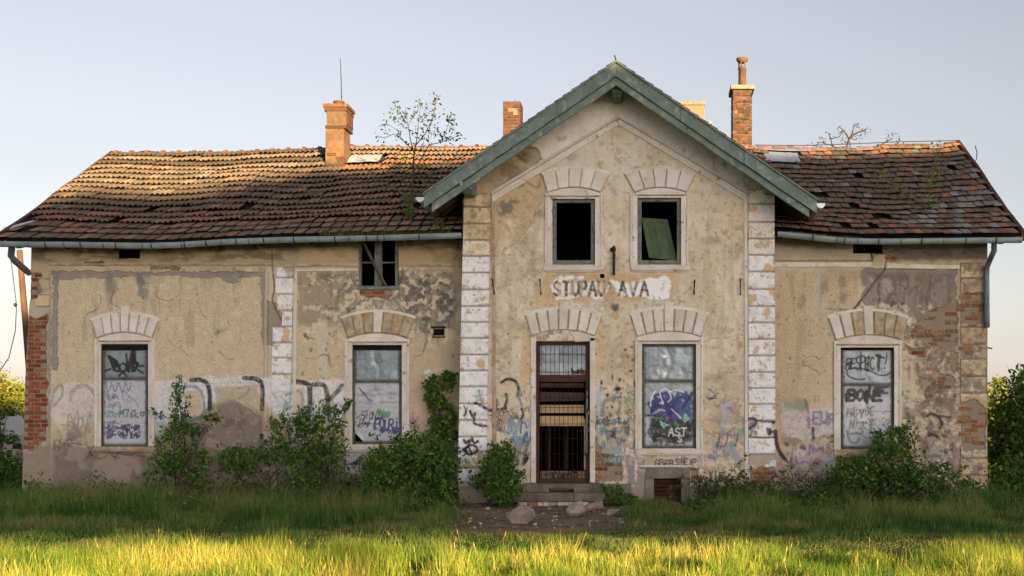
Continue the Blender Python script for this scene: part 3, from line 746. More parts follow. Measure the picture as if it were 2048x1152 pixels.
# ---- walls
def paint_left(p):
    base_plaster(p, 1)
    b = p.box
    p.rect(110, 528, 552, 800, S(194,172,136), soft=14, namp=12, nsc=40, seed=2, a=.8, rough=1)
    # frieze below the eaves
    p.rect(40, 930, 470, 531, S(164,146,112), soft=4, namp=3, seed=3)
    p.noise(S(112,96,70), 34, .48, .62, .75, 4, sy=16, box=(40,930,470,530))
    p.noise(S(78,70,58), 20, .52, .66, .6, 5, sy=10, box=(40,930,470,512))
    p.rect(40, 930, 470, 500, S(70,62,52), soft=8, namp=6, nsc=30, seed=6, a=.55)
    p.rect(600, 700, 498, 522, S(190,150,86), soft=8, namp=8, nsc=30, seed=7, a=.5)
    p.rect(800, 905, 500, 525, S(168,138,78), soft=8, namp=8, nsc=30, seed=8, a=.6)
    # grey patched border of the left panel
    for pts, sd in (([(106,543),(530,543),(530,552),(420,556),(300,550),(112,560)], 10), ([(106,543),(116,545),(114,740),(104,740)], 11), ([(425,543),(485,543),(480,565),(455,568),(440,556)], 12), ([(520,548),(532,548),(532,690),(526,690)], 13)):
        p.poly(pts, GREY, 2, 4, 18, sd, .85, h=-.008, rough=0)
    p.poly([(272,545),(300,545),(298,590),(290,600),(276,590)], GREY, 3, 5, 16, 14, .8, rough=.2)
    p.spot(284, 560, 9, 16, GREY2, .7, 15); p.spot(222, 572, 13, 20, GREY, .8, 16, rough=.1); p.spot(221, 577, 6, 8, S(150,120,90), .8, 17); p.spot(219, 556, 6, 9, GREY2, .7, 18)
    p.spot(106, 680, 7, 7, GREY, .7, 19); p.spot(98, 740, 4, 10, GREY, .6, 20)
    p.curve([(312,575),(312,590),(320,598),(340,602),(345,598)], 1.6, S(96,88,80), a=.8, h=-.01); p.curve([(318,600),(320,640),(318,660)], 1.4, S(120,104,84), a=.6, h=-.006); p.curve([(185,586),(185,606)], 1.4, S(120,104,84), a=.7)
    # joints of the corner pilaster
    p.rect(40, 100, 535, 640, S(170,150,118), soft=3, namp=5, seed=22, a=.8, rough=.1)
    p.spot(72, 575, 12, 12, DARKST, .7, 23); p.rect(70, 98, 590, 612, S(196,166,114), soft=2, namp=2, seed=24, a=.9); p.rect(62, 98, 612, 634, S(168,156,138), soft=2, namp=3, seed=25, a=.9)
    for y in (558, 590, 613): p.stroke([(72, y), (99, y)], 1.6, DARKST, h=-.012)
    p.stroke([(101, 540), (100, 960)], 3, S(150,134,110), a=.8, h=.012)
    p.poly([(92,620),(104,620),(100,900),(90,900)], GREY, 3, 4, 20, 26, .55)
    # damp, brown base
    p.poly([(40,880),(240,905),(370,830),(440,795),(462,793),(500,815),(535,842),(540,1010),(40,1010)], S(136,118,98), 8, 10, 30, 27, .9, rough=.35)
    p.poly([(372,850),(440,796),(462,794),(530,838),(530,1010),(360,1010)], S(130,114,96), 2, 2, 25, 28, .95, rough=.3, h=.018)
    p.noise(S(104,92,78), 30, .5, .66, .7, 29, box=(100,540,830,1000)); p.noise(S(160,144,122), 8, .6, .7, .5, 30, box=(340,535,800,1000), oct=3)
    # pilaster zone and the crack beside it
    p.rect(530, 592, 535, 1010, S(186,170,142), soft=3, namp=3, seed=31, a=.9, rough=0)
    p.poly([(532,600),(552,602),(566,640),(560,665),(548,690),(530,690)], S(140,126,108), 2, 5, 14, 32, .95, h=-.012)
    p.curve([(543,500),(544,530),(546,550),(548,580),(544,600),(548,612),(560,636),(566,648),(560,664),(556,680)], 2.4, S(70,60,52), a=.9, h=-.02)
    p.stroke([(531,545),(530,700),(527,980)], 4, S(168,150,122), a=.9, h=.012); p.stroke([(536,545),(534,980)], 1.5, DARKST, a=.6)
    p.poly([(530,840),(600,840),(600,1000),(530,1000)], S(150,130,106), 5, 6, 20, 33, .7, rough=.2)
    # middle part of the wing
    p.rect(594, 720, 538, 655, S(152,134,108), soft=5, namp=9, nsc=40, seed=41, a=.95, rough=.15)
    p.rect(780, 915, 536, 662, S(142,128,106), soft=8, namp=16, nsc=36, seed=42, a=.9, rough=.2)
    p.noise(S(110,104,94), 24, .5, .6, .8, 43, box=(600,715,540,600)); p.noise(S(100,96,90), 26, .46, .6, .85, 44, box=(800,915,540,650))
    p.noise(S(70,68,64), 7, .6, .68, .7, 45, box=(700,910,535,640), oct=3); p.noise(S(190,176,150), 14, .58, .68, .7, 46, box=(660,850,590,640))
    p.poly([(690,640),(720,600),(800,595),(838,640),(840,660),(800,668),(700,660)], S(160,146,122), 4, 9, 18, 47, .85, h=-.008, rough=.1)
    p.rect(596, 700, 655, 765, S(196,172,132), soft=6, namp=8, nsc=24, seed=48, a=.85, rough=1); p.rect(636, 654, 640, 770, S(190,178,152), soft=4, namp=5, nsc=24, seed=49, a=.9, rough=0)
    p.poly([(845,652),(868,648),(866,680),(850,684)], GREY, 3, 7, 12, 50, .8); p.poly([(870,640),(905,600),(900,650),(880,660)], GREY2, 5, 9, 14, 51, .6)
    p.rect(820, 905, 670, 1000, S(186,162,126), soft=8, namp=10, seed=52, a=.6, rough=.25); p.rect(884, 920, 690, 1000, S(166,148,124), soft=10, namp=6, seed=53, a=.7, rough=.1)
    p.poly([(852,742),(862,740),(866,772),(850,780)], S(206,202,192), 2, 5, 12, 54, .8)
    for c_ in ([(766,590),(790,600),(800,618),(812,630)], [(674,618),(690,622),(700,622)], [(736,566),(700,560)]): p.curve(c_, 1.8, S(80,70,60), a=.7, h=-.012)
    streaks(p, 55, (110,530,545,700), S(150,128,98), .4); streaks(p, 56, (594,915,535,700), S(110,98,80), .5)
    p.rect(600, 930, 905, 1010, S(132,116,96), soft=14, namp=10, seed=57, a=.75, rough=.2); p.rect(560, 930, 955, 1010, S(98,86,76), soft=6, namp=6, seed=58, a=.8)
    scatter_spots(p, 59, (110,528,560,780), 40, S(120,100,74), (1,2.4), .6); scatter_spots(p, 60, (600,910,545,760), 60, S(92,82,70), (1,3), .6)
    p.cracks((594,915,535,680), 60, S(84,74,64), .016, .8, 301); p.cracks((40,535,535,1000), 110, S(104,90,72), .008, .6, 302, .5, .62); p.cracks((560,915,660,1000), 70, S(92,80,66), .012, .6, 303)
    p.noise(S(96,92,88), 16, .52, .64, .45, 304, box=(770,915,535,660)); p.noise(S(66,64,62), 10, .58, .68, .45, 305, box=(830,912,560,650)); p.noise(S(206,190,158), 11, .56, .64, .7, 306, box=(600,915,535,700)); p.noise(S(208,190,156), 14, .61, .68, .35, 307, box=(105,530,545,760))
    lost_plaster(p, YW)
    graffiti(p)

def paint_right(p):
    base_plaster(p, 101, S(186,164,128))
    p.rect(1556, 1720, 540, 790, S(188,164,126), soft=10, namp=12, nsc=36, seed=2, a=.8, rough=1)
    p.rect(1645, 1700, 620, 800, S(184,168,138), soft=12, namp=10, seed=4, a=.7, rough=.3)
    # frieze
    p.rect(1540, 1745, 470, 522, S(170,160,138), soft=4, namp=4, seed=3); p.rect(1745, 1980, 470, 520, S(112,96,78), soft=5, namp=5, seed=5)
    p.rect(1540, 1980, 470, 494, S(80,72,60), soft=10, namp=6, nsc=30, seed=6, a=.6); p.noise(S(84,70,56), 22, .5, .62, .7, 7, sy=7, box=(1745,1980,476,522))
    p.poly([(1746,508),(1775,510),(1778,524),(1748,524)], S(176,158,122), 2, 4, 12, 8)
    p.rect(1540, 1920, 533, 541, S(184,176,158), soft=2, namp=2, seed=9, a=.5)
    p.rect(1632, 1652, 533, 640, S(180,168,146), soft=4, namp=4, seed=10, a=.8, rough=.2); p.rect(1652,1722,538,560,S(172,146,106),soft=6,namp=6,seed=11,a=.6)
    for x, y in ((1650,575),(1684,565),(1686,595),(1604,603)): p.spot(x, y, 9, 14, S(120,108,94), .6, x, grain=.6)
    # grey cement field right of the long crack
    p.poly([(1722,536),(1912,540),(1912,600),(1870,628),(1830,650),(1800,640),(1770,612),(1736,610),(1722,600),(1715,612),(1706,622),(1745,560)], S(134,122,104), 3, 5, 20, 12, .95, rough=.12, h=-.01)
    p.noise(S(104,98,88), 30, .48, .62, .8, 13, box=(1722,1912,540,625)); p.poly([(1722,538),(1742,542),(1740,570),(1722,568)], GREY2, 3, 5, 14, 14, .7)
    p.spot(1772, 574, 11, 17, S(164,154,140), .8, 15); p.spot(1838, 570, 8, 8, S(172,142,98), .8, 16); p.poly([(1890,550),(1908,545),(1908,585),(1896,590)], GREY2, 4, 6, 14, 17, .6)
    p.poly([(1752,608),(1768,606),(1815,630),(1830,640),(1820,655),(1800,634)], S(186,176,156), 3, 4, 16, 18, .85); p.spot(1822, 648, 9, 14, S(198,190,168), .8, 19)
    p.curve([(1772,524),(1768,540),(1752,560),(1738,580),(1724,598),(1712,612),(1700,622),(1684,630)], 2.6, S(74,62,52), a=.95, h=-.025)
    p.curve([(1771,575),(1780,590),(1790,582),(1794,568),(1806,572),(1812,578)], 1.8, S(80,70,60), a=.8, h=-.012); p.curve([(1742,502),(1744,520)], 4, S(60,52,44), a=.9, h=-.02)
    # brick-brown field on the right
    p.poly([(1830,650),(1912,600),(1916,980),(1855,980),(1830,850),(1845,800),(1838,770),(1830,740)], S(148,128,104), 4, 6, 22, 20, .9, rough=.25)
    p.noise(S(116,100,84), 16, .48, .6, .75, 21, box=(1800,1918,640,960)); p.noise(S(176,160,136), 10, .58, .66, .7, 22, box=(1800,1918,640,980), oct=3)
    p.poly([(1800,690),(1828,735),(1842,770),(1835,800),(1828,815),(1800,830),(1796,800)], S(190,170,136), 2, 3, 15, 23, .9, rough=.4)
    p.curve([(1828,738),(1838,758),(1842,772),(1836,790),(1830,800)], 1.8, S(96,82,66), a=.7)
    p.spot(1842, 682, 6, 6, S(196,190,178), .8, 24)
    # corner strip
    p.stroke([(1917,528),(1920,980)], 4, S(162,146,120), a=.9, h=.012); p.rect(1921, 1980, 525, 990, S(146,126,102), soft=2, namp=3, seed=25)
    # base
    p.rect(1550, 1980, 905, 1010, S(150,128,112), soft=16, namp=12, seed=26, a=.7); p.noise(S(120,100,88), 14, .5, .62, .6, 27, box=(1555,1975,860,1000)); p.noise(S(180,156,148), 9, .56, .66, .5, 28, box=(1560,1700,870,960), oct=3)
    streaks(p, 29, (1556,1720,540,760), S(150,130,100), .4); streaks(p, 30, (1722,1915,540,800), S(104,92,78), .5)
    scatter_spots(p, 31, (1560,1700,545,780), 50, S(116,96,72), (1,2.6), .6); scatter_spots(p, 33, (1800,1915,600,960), 60, S(100,88,76), (1.5,4), .6)
    p.cracks((1700,1918,535,960), 56, S(84,72,60), .016, .8, 311); p.cracks((1556,1700,545,960), 100, S(104,88,70), .009, .6, 312)
    p.noise(S(84,78,70), 14, .55, .66, .42, 313, box=(1722,1912,540,660)); p.noise(S(196,180,152), 12, .56, .64, .7, 314, box=(1720,1975,600,980)); p.noise(S(92,78,66), 9, .58, .66, .6, 315, box=(1800,1975,640,980), oct=4); p.noise(S(146,92,66), 14, .58, .66, .6, 316, sy=5, box=(1825,1975,590,960))
    lost_plaster(p, YW)
    graffiti(p)

def paint_risalit(p):
    base_plaster(p, 201, S(194,176,146), S(184,166,136))
    # pale field between the raking moulding and the soffit
    i = p.idx(*p.box)
    yl = 238 + np.abs(p.px - 1237) * .635
    m = (1 - smooth(-3, 1, p.py - yl))
    p.blend(i, m, S(214,207,196))
    p.noise(S(196,188,176), 60, .46, .62, .5, 2, box=(925,1560,120,410))
    # worn ochre upper left
    p.poly([(925,360),(960,340),(1010,315),(1045,288),(1072,296),(1082,318),(1070,330),(1040,345),(985,385),(975,420),(925,420)], S(176,150,108), 5, 7, 26, 3, .95, rough=.1, h=-.008)
    p.noise(S(140,116,82), 24, .46, .6, .85, 4, box=(925,1090,280,440)); p.spot(1050, 315, 18, 10, S(112,74,48), .9, 5, grain=.5); p.spot(1066, 312, 14, 12, S(166,152,130), .6, 6)
    p.poly([(985,395),(1040,362),(1085,345),(1095,350),(1088,390),(1070,430),(1050,470),(1020,495),(995,512),(985,515)], S(184,152,104), 2, 4, 22, 7, .95, rough=.1, h=-.01)
    p.noise(S(112,104,92), 26, .48, .62, .85, 8, box=(985,1060,350,440)); p.spot(1020, 450, 18, 14, S(206,182,140), .5, 9)
    p.rect(930, 985, 415, 520, S(180,150,106), soft=3, namp=3, seed=10, a=.6)
    # plain fields, stains
    p.noise(S(176,150,108), 60, .54, .66, .7, 11, box=(1000,1490,690,960)); p.noise(S(208,196,172), 70, .5, .64, .6, 12, box=(990,1490,420,960))
    p.poly([(1040,660),(1062,655),(1070,690),(1068,760),(1050,790),(1032,800),(1040,740),(1046,690)], S(196,156,102), 3, 6, 18, 13, .8)
    p.poly([(1058,600),(1095,560),(1100,590),(1140,610),(1110,618),(1075,622)], S(196,160,108), 4, 8, 16, 14, .75)
    p.poly([(1192,650),(1204,640),(1212,690),(1200,760),(1188,770)], S(196,160,108), 3, 7, 14, 15, .7); p.poly([(1240,590),(1340,596),(1345,616),(1290,618),(1230,612)], S(194,178,146), 4, 6, 14, 16, .6)
    p.spot(1231, 616, 8, 9, S(88,82,76), .9, 17); p.spot(1232, 632, 8, 8, S(180,140,84), .8, 18); p.spot(1480, 690, 5, 8, OCHRE2, .9, 19)
    p.spot(1425, 480, 14, 10, S(150,136,112), .6, 20); p.spot(1505, 375, 20, 26, S(140,130,116), .6, 21, grain=.6); streaks(p, 22, (1495,1550,360,430), S(120,110,98), .7)
    streaks(p, 23, (990,1490,420,960), S(172,150,116), .4, .52, .68)
    # name board: white ground, ochre ring, worn black letters
    p.rect(1092, 1348, 548, 600, S(186,148,96), soft=5, namp=8, nsc=26, seed=24, a=.9)
    p.poly([(1098,572),(1112,555),(1130,560),(1210,562),(1222,572),(1216,592),(1190,598),(1165,590),(1140,602),(1112,600),(1100,588)], S(218,212,206), 1.5, 6, 12, 25, .95)
    p.poly([(1222,560),(1240,566),(1262,562),(1290,560),(1300,556),(1316,558),(1330,550),(1340,556),(1342,578),(1336,596),(1320,600),(1298,598),(1280,592),(1246,594),(1232,580)], S(226,224,226), 1.2, 4, 9, 26, .97)
    p.rect(1118, 1168, 552, 558, S(224,220,212), soft=1.5, namp=2, seed=27, a=.9)
    for t, x, w in (('S', 1107, 13), ('T', 1126, 13), ('U', 1145, 12), ('P', 1161, 12), ('A', 1178, 14), ('U', 1197, 11), ('A', 1238, 15), ('V', 1259, 15), ('A', 1281, 15)):
        p.text(t, x, 591, w, 27.5, 5.2, S(42,42,48), a=.95, grain=.35, wob=1.0)
    p.curve([(1206,566),(1212,570),(1214,578)], 4, S(70,70,74), a=.7, grain=.5); p.curve([(1218,566),(1222,572),(1218,578)], 4, S(70,70,74), a=.7, grain=.5)
    for x in (1116, 1140, 1160, 1194, 1203): p.poly([(x,564),(x+7,564),(x+6,590),(x,592)], S(196,158,108), 1.5, 3, 7, x, .75)
    p.poly([(1252,560),(1268,562),(1262,576)], S(206,168,130), 1.5, 3, 6, 28, .7); p.poly([(1282,582),(1296,584),(1294,592)], S(214,178,140), 1.5, 3, 6, 29, .7)
    # lower third: worn to whitish and brick
    p.rect(985, 1070, 760, 965, S(196,178,148), soft=10, namp=12, seed=30, a=.6); p.poly([(1215,880),(1285,870),(1290,960),(1200,960)], S(206,188,164), 5, 9, 15, 31, .8, rough=.3)
    p.noise(S(160,116,92), 9, .58, .66, .7, 32, box=(1190,1290,880,965), oct=3); p.noise(S(150,110,86), 10, .6, .68, .6, 33, box=(1385,1500,900,968), oct=3)
    p.noise(S(196,150,104), 18, .55, .65, .6, 34, box=(1395,1500,820,960)); p.noise(S(150,136,114), 20, .5, .64, .6, 35, box=(985,1500,830,968))
    p.poly([(1254,915),(1268,915),(1272,970),(1254,968)], GREY, 2, 5, 14, 36, .9); p.poly([(1274,912),(1290,916),(1292,970),(1270,972)], GREY, 2, 5, 14, 37, .9)
    p.rect(1398, 1500, 955, 990, S(196,182,156), soft=4, namp=6, seed=38, a=.7); p.curve([(1410,960),(1445,964),(1475,958)], 1.8, S(120,100,80), a=.8, h=-.01)
    p.rect(910, 1560, 972, 1015, S(146,132,114), soft=5, namp=5, seed=39, a=.9)
    scatter_spots(p, 40, (990,1490,420,900), 90, S(120,98,70), (1,2.6), .65); scatter_spots(p, 41, (1190,1280,690,830), 30, S(60,56,52), (1,3), .8)
    scatter_spots(p, 42, (1400,1490,640,700), 22, S(176,136,84), (1.2,2.6), .8)
    p.cracks((925,1560,240,960), 120, S(120,102,80), .007, .6, 321, .5, .62); p.cracks((1185,1500,840,966), 50, S(104,86,70), .014, .7, 322)
    p.noise(S(214,204,182), 18, .62, .68, .35, 323, box=(985,1495,420,965)); p.noise(S(150,126,94), 12, .62, .7, .5, 324, box=(985,1495,260,965))
    lost_plaster(p, YR)
    graffiti(p)

def warp_left(px, py):
    return np.maximum(px, edgeL(py)), py
hl = [OPEN[k] for k in ('w1', 'w2', 'dormer', 'vent', 'niche')]
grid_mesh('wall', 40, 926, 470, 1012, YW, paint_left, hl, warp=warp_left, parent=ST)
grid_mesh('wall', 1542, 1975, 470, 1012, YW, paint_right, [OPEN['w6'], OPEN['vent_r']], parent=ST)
gable_clip = lambda x, y: y > 150 + np.abs(x - 1232) * .685
hr = [OPEN[k] for k in ('up_l', 'up_r', 'door', 'w5', 'cellar', 'slot')]
def warp_ris(px, py):
    return np.minimum(np.maximum(px, rqL(py) + 2), rqR2(py) - 2), py
grid_mesh('wall', 912, 1556, 150, 1012, YR, paint_risalit, hr, warp=warp_ris, clip=gable_clip, parent=ST)

# ---- masonry behind the fronts: side walls, back wall, inner floors, reveals
b = MB()
xl, xr = -9.62, 9.50
b.add([(xl,.01,-.05),(xl,8.2,-.05),(xl,8.2,5.1),(xl,4.1,7.75),(xl,.01,5.0)], [(0,1,2,3,4)])
b.add([(xr,.01,-.05),(xr,8.2,-.05),(xr,8.2,5.1),(xr,4.1,7.85),(xr,.01,5.0)], [(4,3,2,1,0)])
b.add([(xl,8.2,-.05),(xr,8.2,-.05),(xr,8.2,5.1),(xl,8.2,5.1)], [(0,1,2,3)])
xa, xb = P(924,600,YR)[0], P(1549,600,YR)[0]
for x in (xa, xb): b.add([(x,YR+.01,-.05),(x,.02,-.05),(x,.02,5.85),(x,YR+.01,5.85)], [(0,1,2,3)])
b.build('side_wall', M['plain'], ST)
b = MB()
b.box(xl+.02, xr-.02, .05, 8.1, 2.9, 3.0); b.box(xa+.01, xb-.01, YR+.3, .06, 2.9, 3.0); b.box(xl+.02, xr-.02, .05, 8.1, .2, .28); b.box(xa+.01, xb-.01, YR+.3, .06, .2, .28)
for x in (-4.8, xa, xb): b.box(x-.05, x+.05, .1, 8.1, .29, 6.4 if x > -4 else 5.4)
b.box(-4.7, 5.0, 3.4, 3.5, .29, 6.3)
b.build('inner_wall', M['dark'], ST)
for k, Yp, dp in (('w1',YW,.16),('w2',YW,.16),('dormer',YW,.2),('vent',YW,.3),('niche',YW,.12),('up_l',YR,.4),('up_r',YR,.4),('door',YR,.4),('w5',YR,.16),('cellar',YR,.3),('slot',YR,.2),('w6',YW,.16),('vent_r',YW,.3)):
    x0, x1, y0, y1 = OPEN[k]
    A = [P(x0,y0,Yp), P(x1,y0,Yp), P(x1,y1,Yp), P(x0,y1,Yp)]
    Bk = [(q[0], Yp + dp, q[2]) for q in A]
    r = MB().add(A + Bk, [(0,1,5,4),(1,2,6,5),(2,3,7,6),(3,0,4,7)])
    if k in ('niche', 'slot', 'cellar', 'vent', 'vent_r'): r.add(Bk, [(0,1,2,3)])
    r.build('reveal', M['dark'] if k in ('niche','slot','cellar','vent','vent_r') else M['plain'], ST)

# ---- bricks laid bare
br_mesh = []
for k in range(6):
    q = random.Random(k)
    w, h, d = .25, .068, .06
    mb = MB()
    j = lambda: q.uniform(-.004, .004)
    c = .006
    fr = [(-w/2+c+j(),-d,-h/2+c+j()),(w/2-c+j(),-d,-h/2+c+j()),(w/2-c+j(),-d,h/2-c+j()),(-w/2+c+j(),-d,h/2-c+j())]
    md = [(-w/2,-d+c,-h/2),(w/2,-d+c,-h/2),(w/2,-d+c,h/2),(-w/2,-d+c,h/2)]
    bk = [(x,0,z) for x, _, z in md]
    mb.add(fr + md + bk, [(0,1,2,3)] + [(4+i,4+(i+1)%4,(i+1)%4,i) for i in range(4)] + [(8+i,8+(i+1)%4,4+(i+1)%4,4+i) for i in range(4)])
    me = bpy.data.meshes.new('brick'); me.from_pydata(mb.v, [], mb.f); me.update(); br_mesh.append(me)
br_by_mat = {}
def place_brick(x, Y, z, mk, sx=1.0, parent=ST, rot=0.0, sz=1.0):
    k = random.randrange(6)
    if (mk, k) not in br_by_mat:
        me = br_mesh[k].copy(); me.materials.append(M[mk]); br_by_mat[(mk, k)] = me
    o = link('brick', br_by_mat[(mk, k)], parent)
    o.location = (x, Y, z); o.scale = (sx, 1, sz); o.rotation_euler = (random.uniform(-.03,.03), random.uniform(-.02,.02), rot + random.uniform(-.03,.03))
    return o
nb = 0
for pts, Y, sd, mk in BRICKS:
    xs = [q[0] for q in pts]; ys = [q[1] for q in pts]
    row = 0
    y = math.floor(min(ys) / 8.6) * 8.6
    cand = []
    while y < max(ys) + 4:
        x = math.floor(min(xs) / 27) * 27 + (13.5 if int(round(y / 8.6)) % 2 else 0)
        while x < max(xs) + 14:
            cand.append((x, y)); x += 27
        y += 8.6
    if not cand: continue
    pc = Paint(np.array([c[0] for c in cand], float), np.array([c[1] for c in cand], float))
    i, m = pc.poly_mask(pts, 2, BR_N, 16, sd)
    if i is None: continue
    for q, mm in zip(i, m):
        x, y = cand[q]
        if mm < .3 or (x > 1780 and random.random() < .34) or (Y == YR and random.random() < .38): continue
        hw = 12.5
        x0, x1 = x - hw, x + hw
        if Y == YW and x < 200: x0 = max(x0, edgeL(y) + 1)
        x0 = max(x0, min(xs) - 4); x1 = min(x1, max(xs) + 3)
        if x1 - x0 < 7: continue
        w = P((x0+x1)/2, y, Y)
        if (mk == 'brick' and x > 1700) or (Y == YR and mk == 'brick_tan'): mk = 'brick_old'
        mk2 = mk if random.random() < .85 else {'brick':'brick_tan','brick_tan':'brick','brick_old':'brick'}[mk]
        place_brick(w[0], Y + .068 + random.uniform(0,.008), w[2], mk2, (x1-x0)/25.0, sz=1.06); nb += 1
print('bricks', nb)

# ---- quoins (pilaster blocks), each a block of its own
def quoin(ya, yb, fl, fr, Y, style, seed, col=None):
    r = random.Random(seed)
    x0, x1 = fl((ya+yb)/2), fr((ya+yb)/2)
    def wp(px, py):
        t = (px - x0) / (x1 - x0)
        return fl(py) * (1 - t) + fr(py) * t, py
    peel = r.uniform(.585, .73)
    def pt(p):
        if style == 'ochre':
            p.fill(S(184,156,112)); p.noise(S(150,124,86), 22, .44, .6, .9, seed); p.noise(S(200,180,146), 16, .52, .64, .7, seed + 1); p.noise(S(116,100,78), 12, .58, .7, .6, seed + 2)
        elif style == 'grey':
            p.fill(S(160,142,116)); p.noise(S(130,116,98), 16, .44, .6, .9, seed); p.noise(S(190,172,140), 12, .54, .64, .8, seed + 1); p.noise(S(176,140,90), 20, .58, .68, .8, seed + 2); p.noise(S(128,84,62), 10, .62, .7, .7, seed+3)
        else:
            p.fill(col or S(217,215,214)); p.noise(S(196,194,192), 14, .5, .64, .7, seed + 4)
            p.noise(S(196,158,104), 26, peel, peel + .025, .95, seed + 1, h=-.003); p.noise(S(176,148,110), 12, .66, .7, .8, seed + 2)
            p.noise(S(120,104,88), 5, .72, .78, .6, seed + 3, oct=3)
            if style == 'base': p.noise(S(160,138,112), 24, .42, .56, .9, seed + 6)
        # chamfered joint
        i = p.idx(*p.box)
        e = np.minimum(p.py - ya - 1.0, yb - 1.0 - p.py)
        p.h[i] -= (1 - smooth(0, 2.0, e)) * .014
        p.blend(i, (1 - smooth(.0, 1.7, e)) * .75, S(96,84,72))
        graffiti(p)
        for pts, Yb, sd, mk in BRICKS:
            if abs(Yb - Y) < 1e-6: p.poly(pts, S(134,116,94), 2, BR_N, 16, sd, 1.0, h=-.022)
    grid_mesh('quoin', x0, x1, ya + .5, yb - .5, Y, pt, warp=wp, parent=ST, edge=.035)
YQ = YR - .03
j = [385, 414, 447, 480, 512, 545, 579, 612, 644, 676, 709, 741, 773, 807, 840, 873, 903, 936, 966]
for k in range(len(j) - 1): quoin(j[k], j[k+1], rqL, rqL2, YQ, 'ochre' if k < 3 else ('base' if k > 15 else 'white'), 300 + k, S(204,190,166) if k == 3 else None)
j = [378, 408, 444, 477, 510, 543, 578, 612, 645, 678, 711, 744, 776, 808, 841, 875, 908, 938, 968]
for k in range(len(j) - 1): quoin(j[k], j[k+1], rqR, rqR2, YQ, 'base' if k > 15 else 'white', 340 + k, S(204,198,186) if k < 4 else None)
pl, pr = (lambda y: np.interp(y, [555, 900], [548.0, 540.0])), (lambda y: np.interp(y, [555, 900], [587.0, 578.0]))
j = [533, 555, 588, 621, 653, 685, 715, 748, 785, 815, 845]
for k in range(len(j) - 1):
    f0 = pl if k > 3 else (lambda y, k=k: pl(y) + (6, 4, 8, 18)[k])
    quoin(j[k], j[k+1], f0, pr, YW - .028, 'base' if k < 1 else ('grey' if k > 7 else 'white'), 380 + k)
cl, cr = (lambda y: 1922.0 + 0 * y), (lambda y: np.interp(y, [525, 980], [1971.0, 1976.0]))
j = [525, 556, 588, 620, 654, 688, 718, 752, 786, 818, 850, 884, 916, 950, 990]
for k in range(len(j) - 1): quoin(j[k], j[k+1], cl, cr, YW - .03, 'ochre' if k in (0, 8) else 'grey', 400 + k)

# ---- mouldings
def mould(pts, Y, proud, mk, name='moulding', ch=.006):
    return MB().pprism(pts, Y, proud, ch).build(name, M[mk], ST)
mould([(986,966),(994,966),(989,400),(983,396)], YR, .022, 'stone_worn'); mould([(1490,966),(1496.5,966),(1494.5,398),(1488,394)], YR, .024, 'trim')
for s, mk in ((-1, 'stone_worn'), (1, 'trim')):
    ex, ey = (983, 396) if s < 0 else (1494, 394)
    mould([(1237,250),(1237,238.5),(ex,ey-5),(ex+ -s*2,ey+9)], YR, .026, 'trim' if s > 0 else 'trim')
    mould([(1237,237),(1237,231),(ex+s*1,ey-12),(ex,ey-6)], YR, .045, 'stone')
mould([(100,531),(545,531),(545,527),(100,527)], YW, .03, 'stone_worn'); mould([(592,533),(716,533),(716,528),(592,528)], YW, .03, 'stone_worn'); mould([(798,533),(925,533),(925,528),(798,528)], YW, .03, 'stone_worn')
mould([(1546,534),(1742,534),(1742,525),(1546,525)], YW, .03, 'trim'); mould([(1772,537),(1918,539),(1918,531),(1772,527)], YW, .03, 'trim'); mould([(1546,522),(1742,522),(1742,519),(1546,519)], YW, .05, 'stone_worn')
mould([(587,560),(592,538),(716,538),(716,541),(594,542),(590,980),(585,980)], YW, .014, 'stone', ch=.004)

# ------------------------------------------------------------------ windows: surround, arch of separate stones, frame, sheets
def arc(l, r, yend, ycr, t):
    return (l + (r - l) * t, yend + (ycr - yend) * (1 - (2 * t - 1) ** 2))

def arch(Y, OL, OR, yo, yoc, IL, IR, yi, yic, n, key=None, worn=(), cols=None, gap=.012):
    g = gap
    for k in range(n):
        t0, t1 = k / n + g, (k + 1) / n - g
        tm = (t0 + t1) / 2
        inner = [arc(IL, IR, yi, yic, t) for t in (t0, tm, t1)]
        outer = [arc(OL, OR, yo, yoc, t) for t in (t1, tm, t0)]
        if key is not None and k == n // 2:
            outer = [(outer[0][0], key), (outer[2][0], key)]
        mk = 'stone_worn' if k in worn else 'stone'
        MB().pprism(inner + outer, Y, .045, .012).build('voussoir', M[mk], ST)
    # thin fillet round the outside of the arch
    N_ = 12
    o = [arc(OL, OR, yo, yoc, i / N_) for i in range(N_ + 1)]
    up = [(x + (x - (OL + OR) / 2) * .03, y - 5) for x, y in o]
    MB().pprism(o + up[::-1], Y, .03, .004).build('arch_moulding', M['stone'], ST)
    # bed behind the stones, the lunette below the arch
    inn = [arc(IL, IR, yi, yic, i / N_) for i in range(N_ + 1)]
    MB().pprism([(x, y + 1) for x, y in inn] + [(x, y + 1) for x, y in o[::-1]], Y, .012, 0).build('arch_bed', M['stone_worn'], ST)

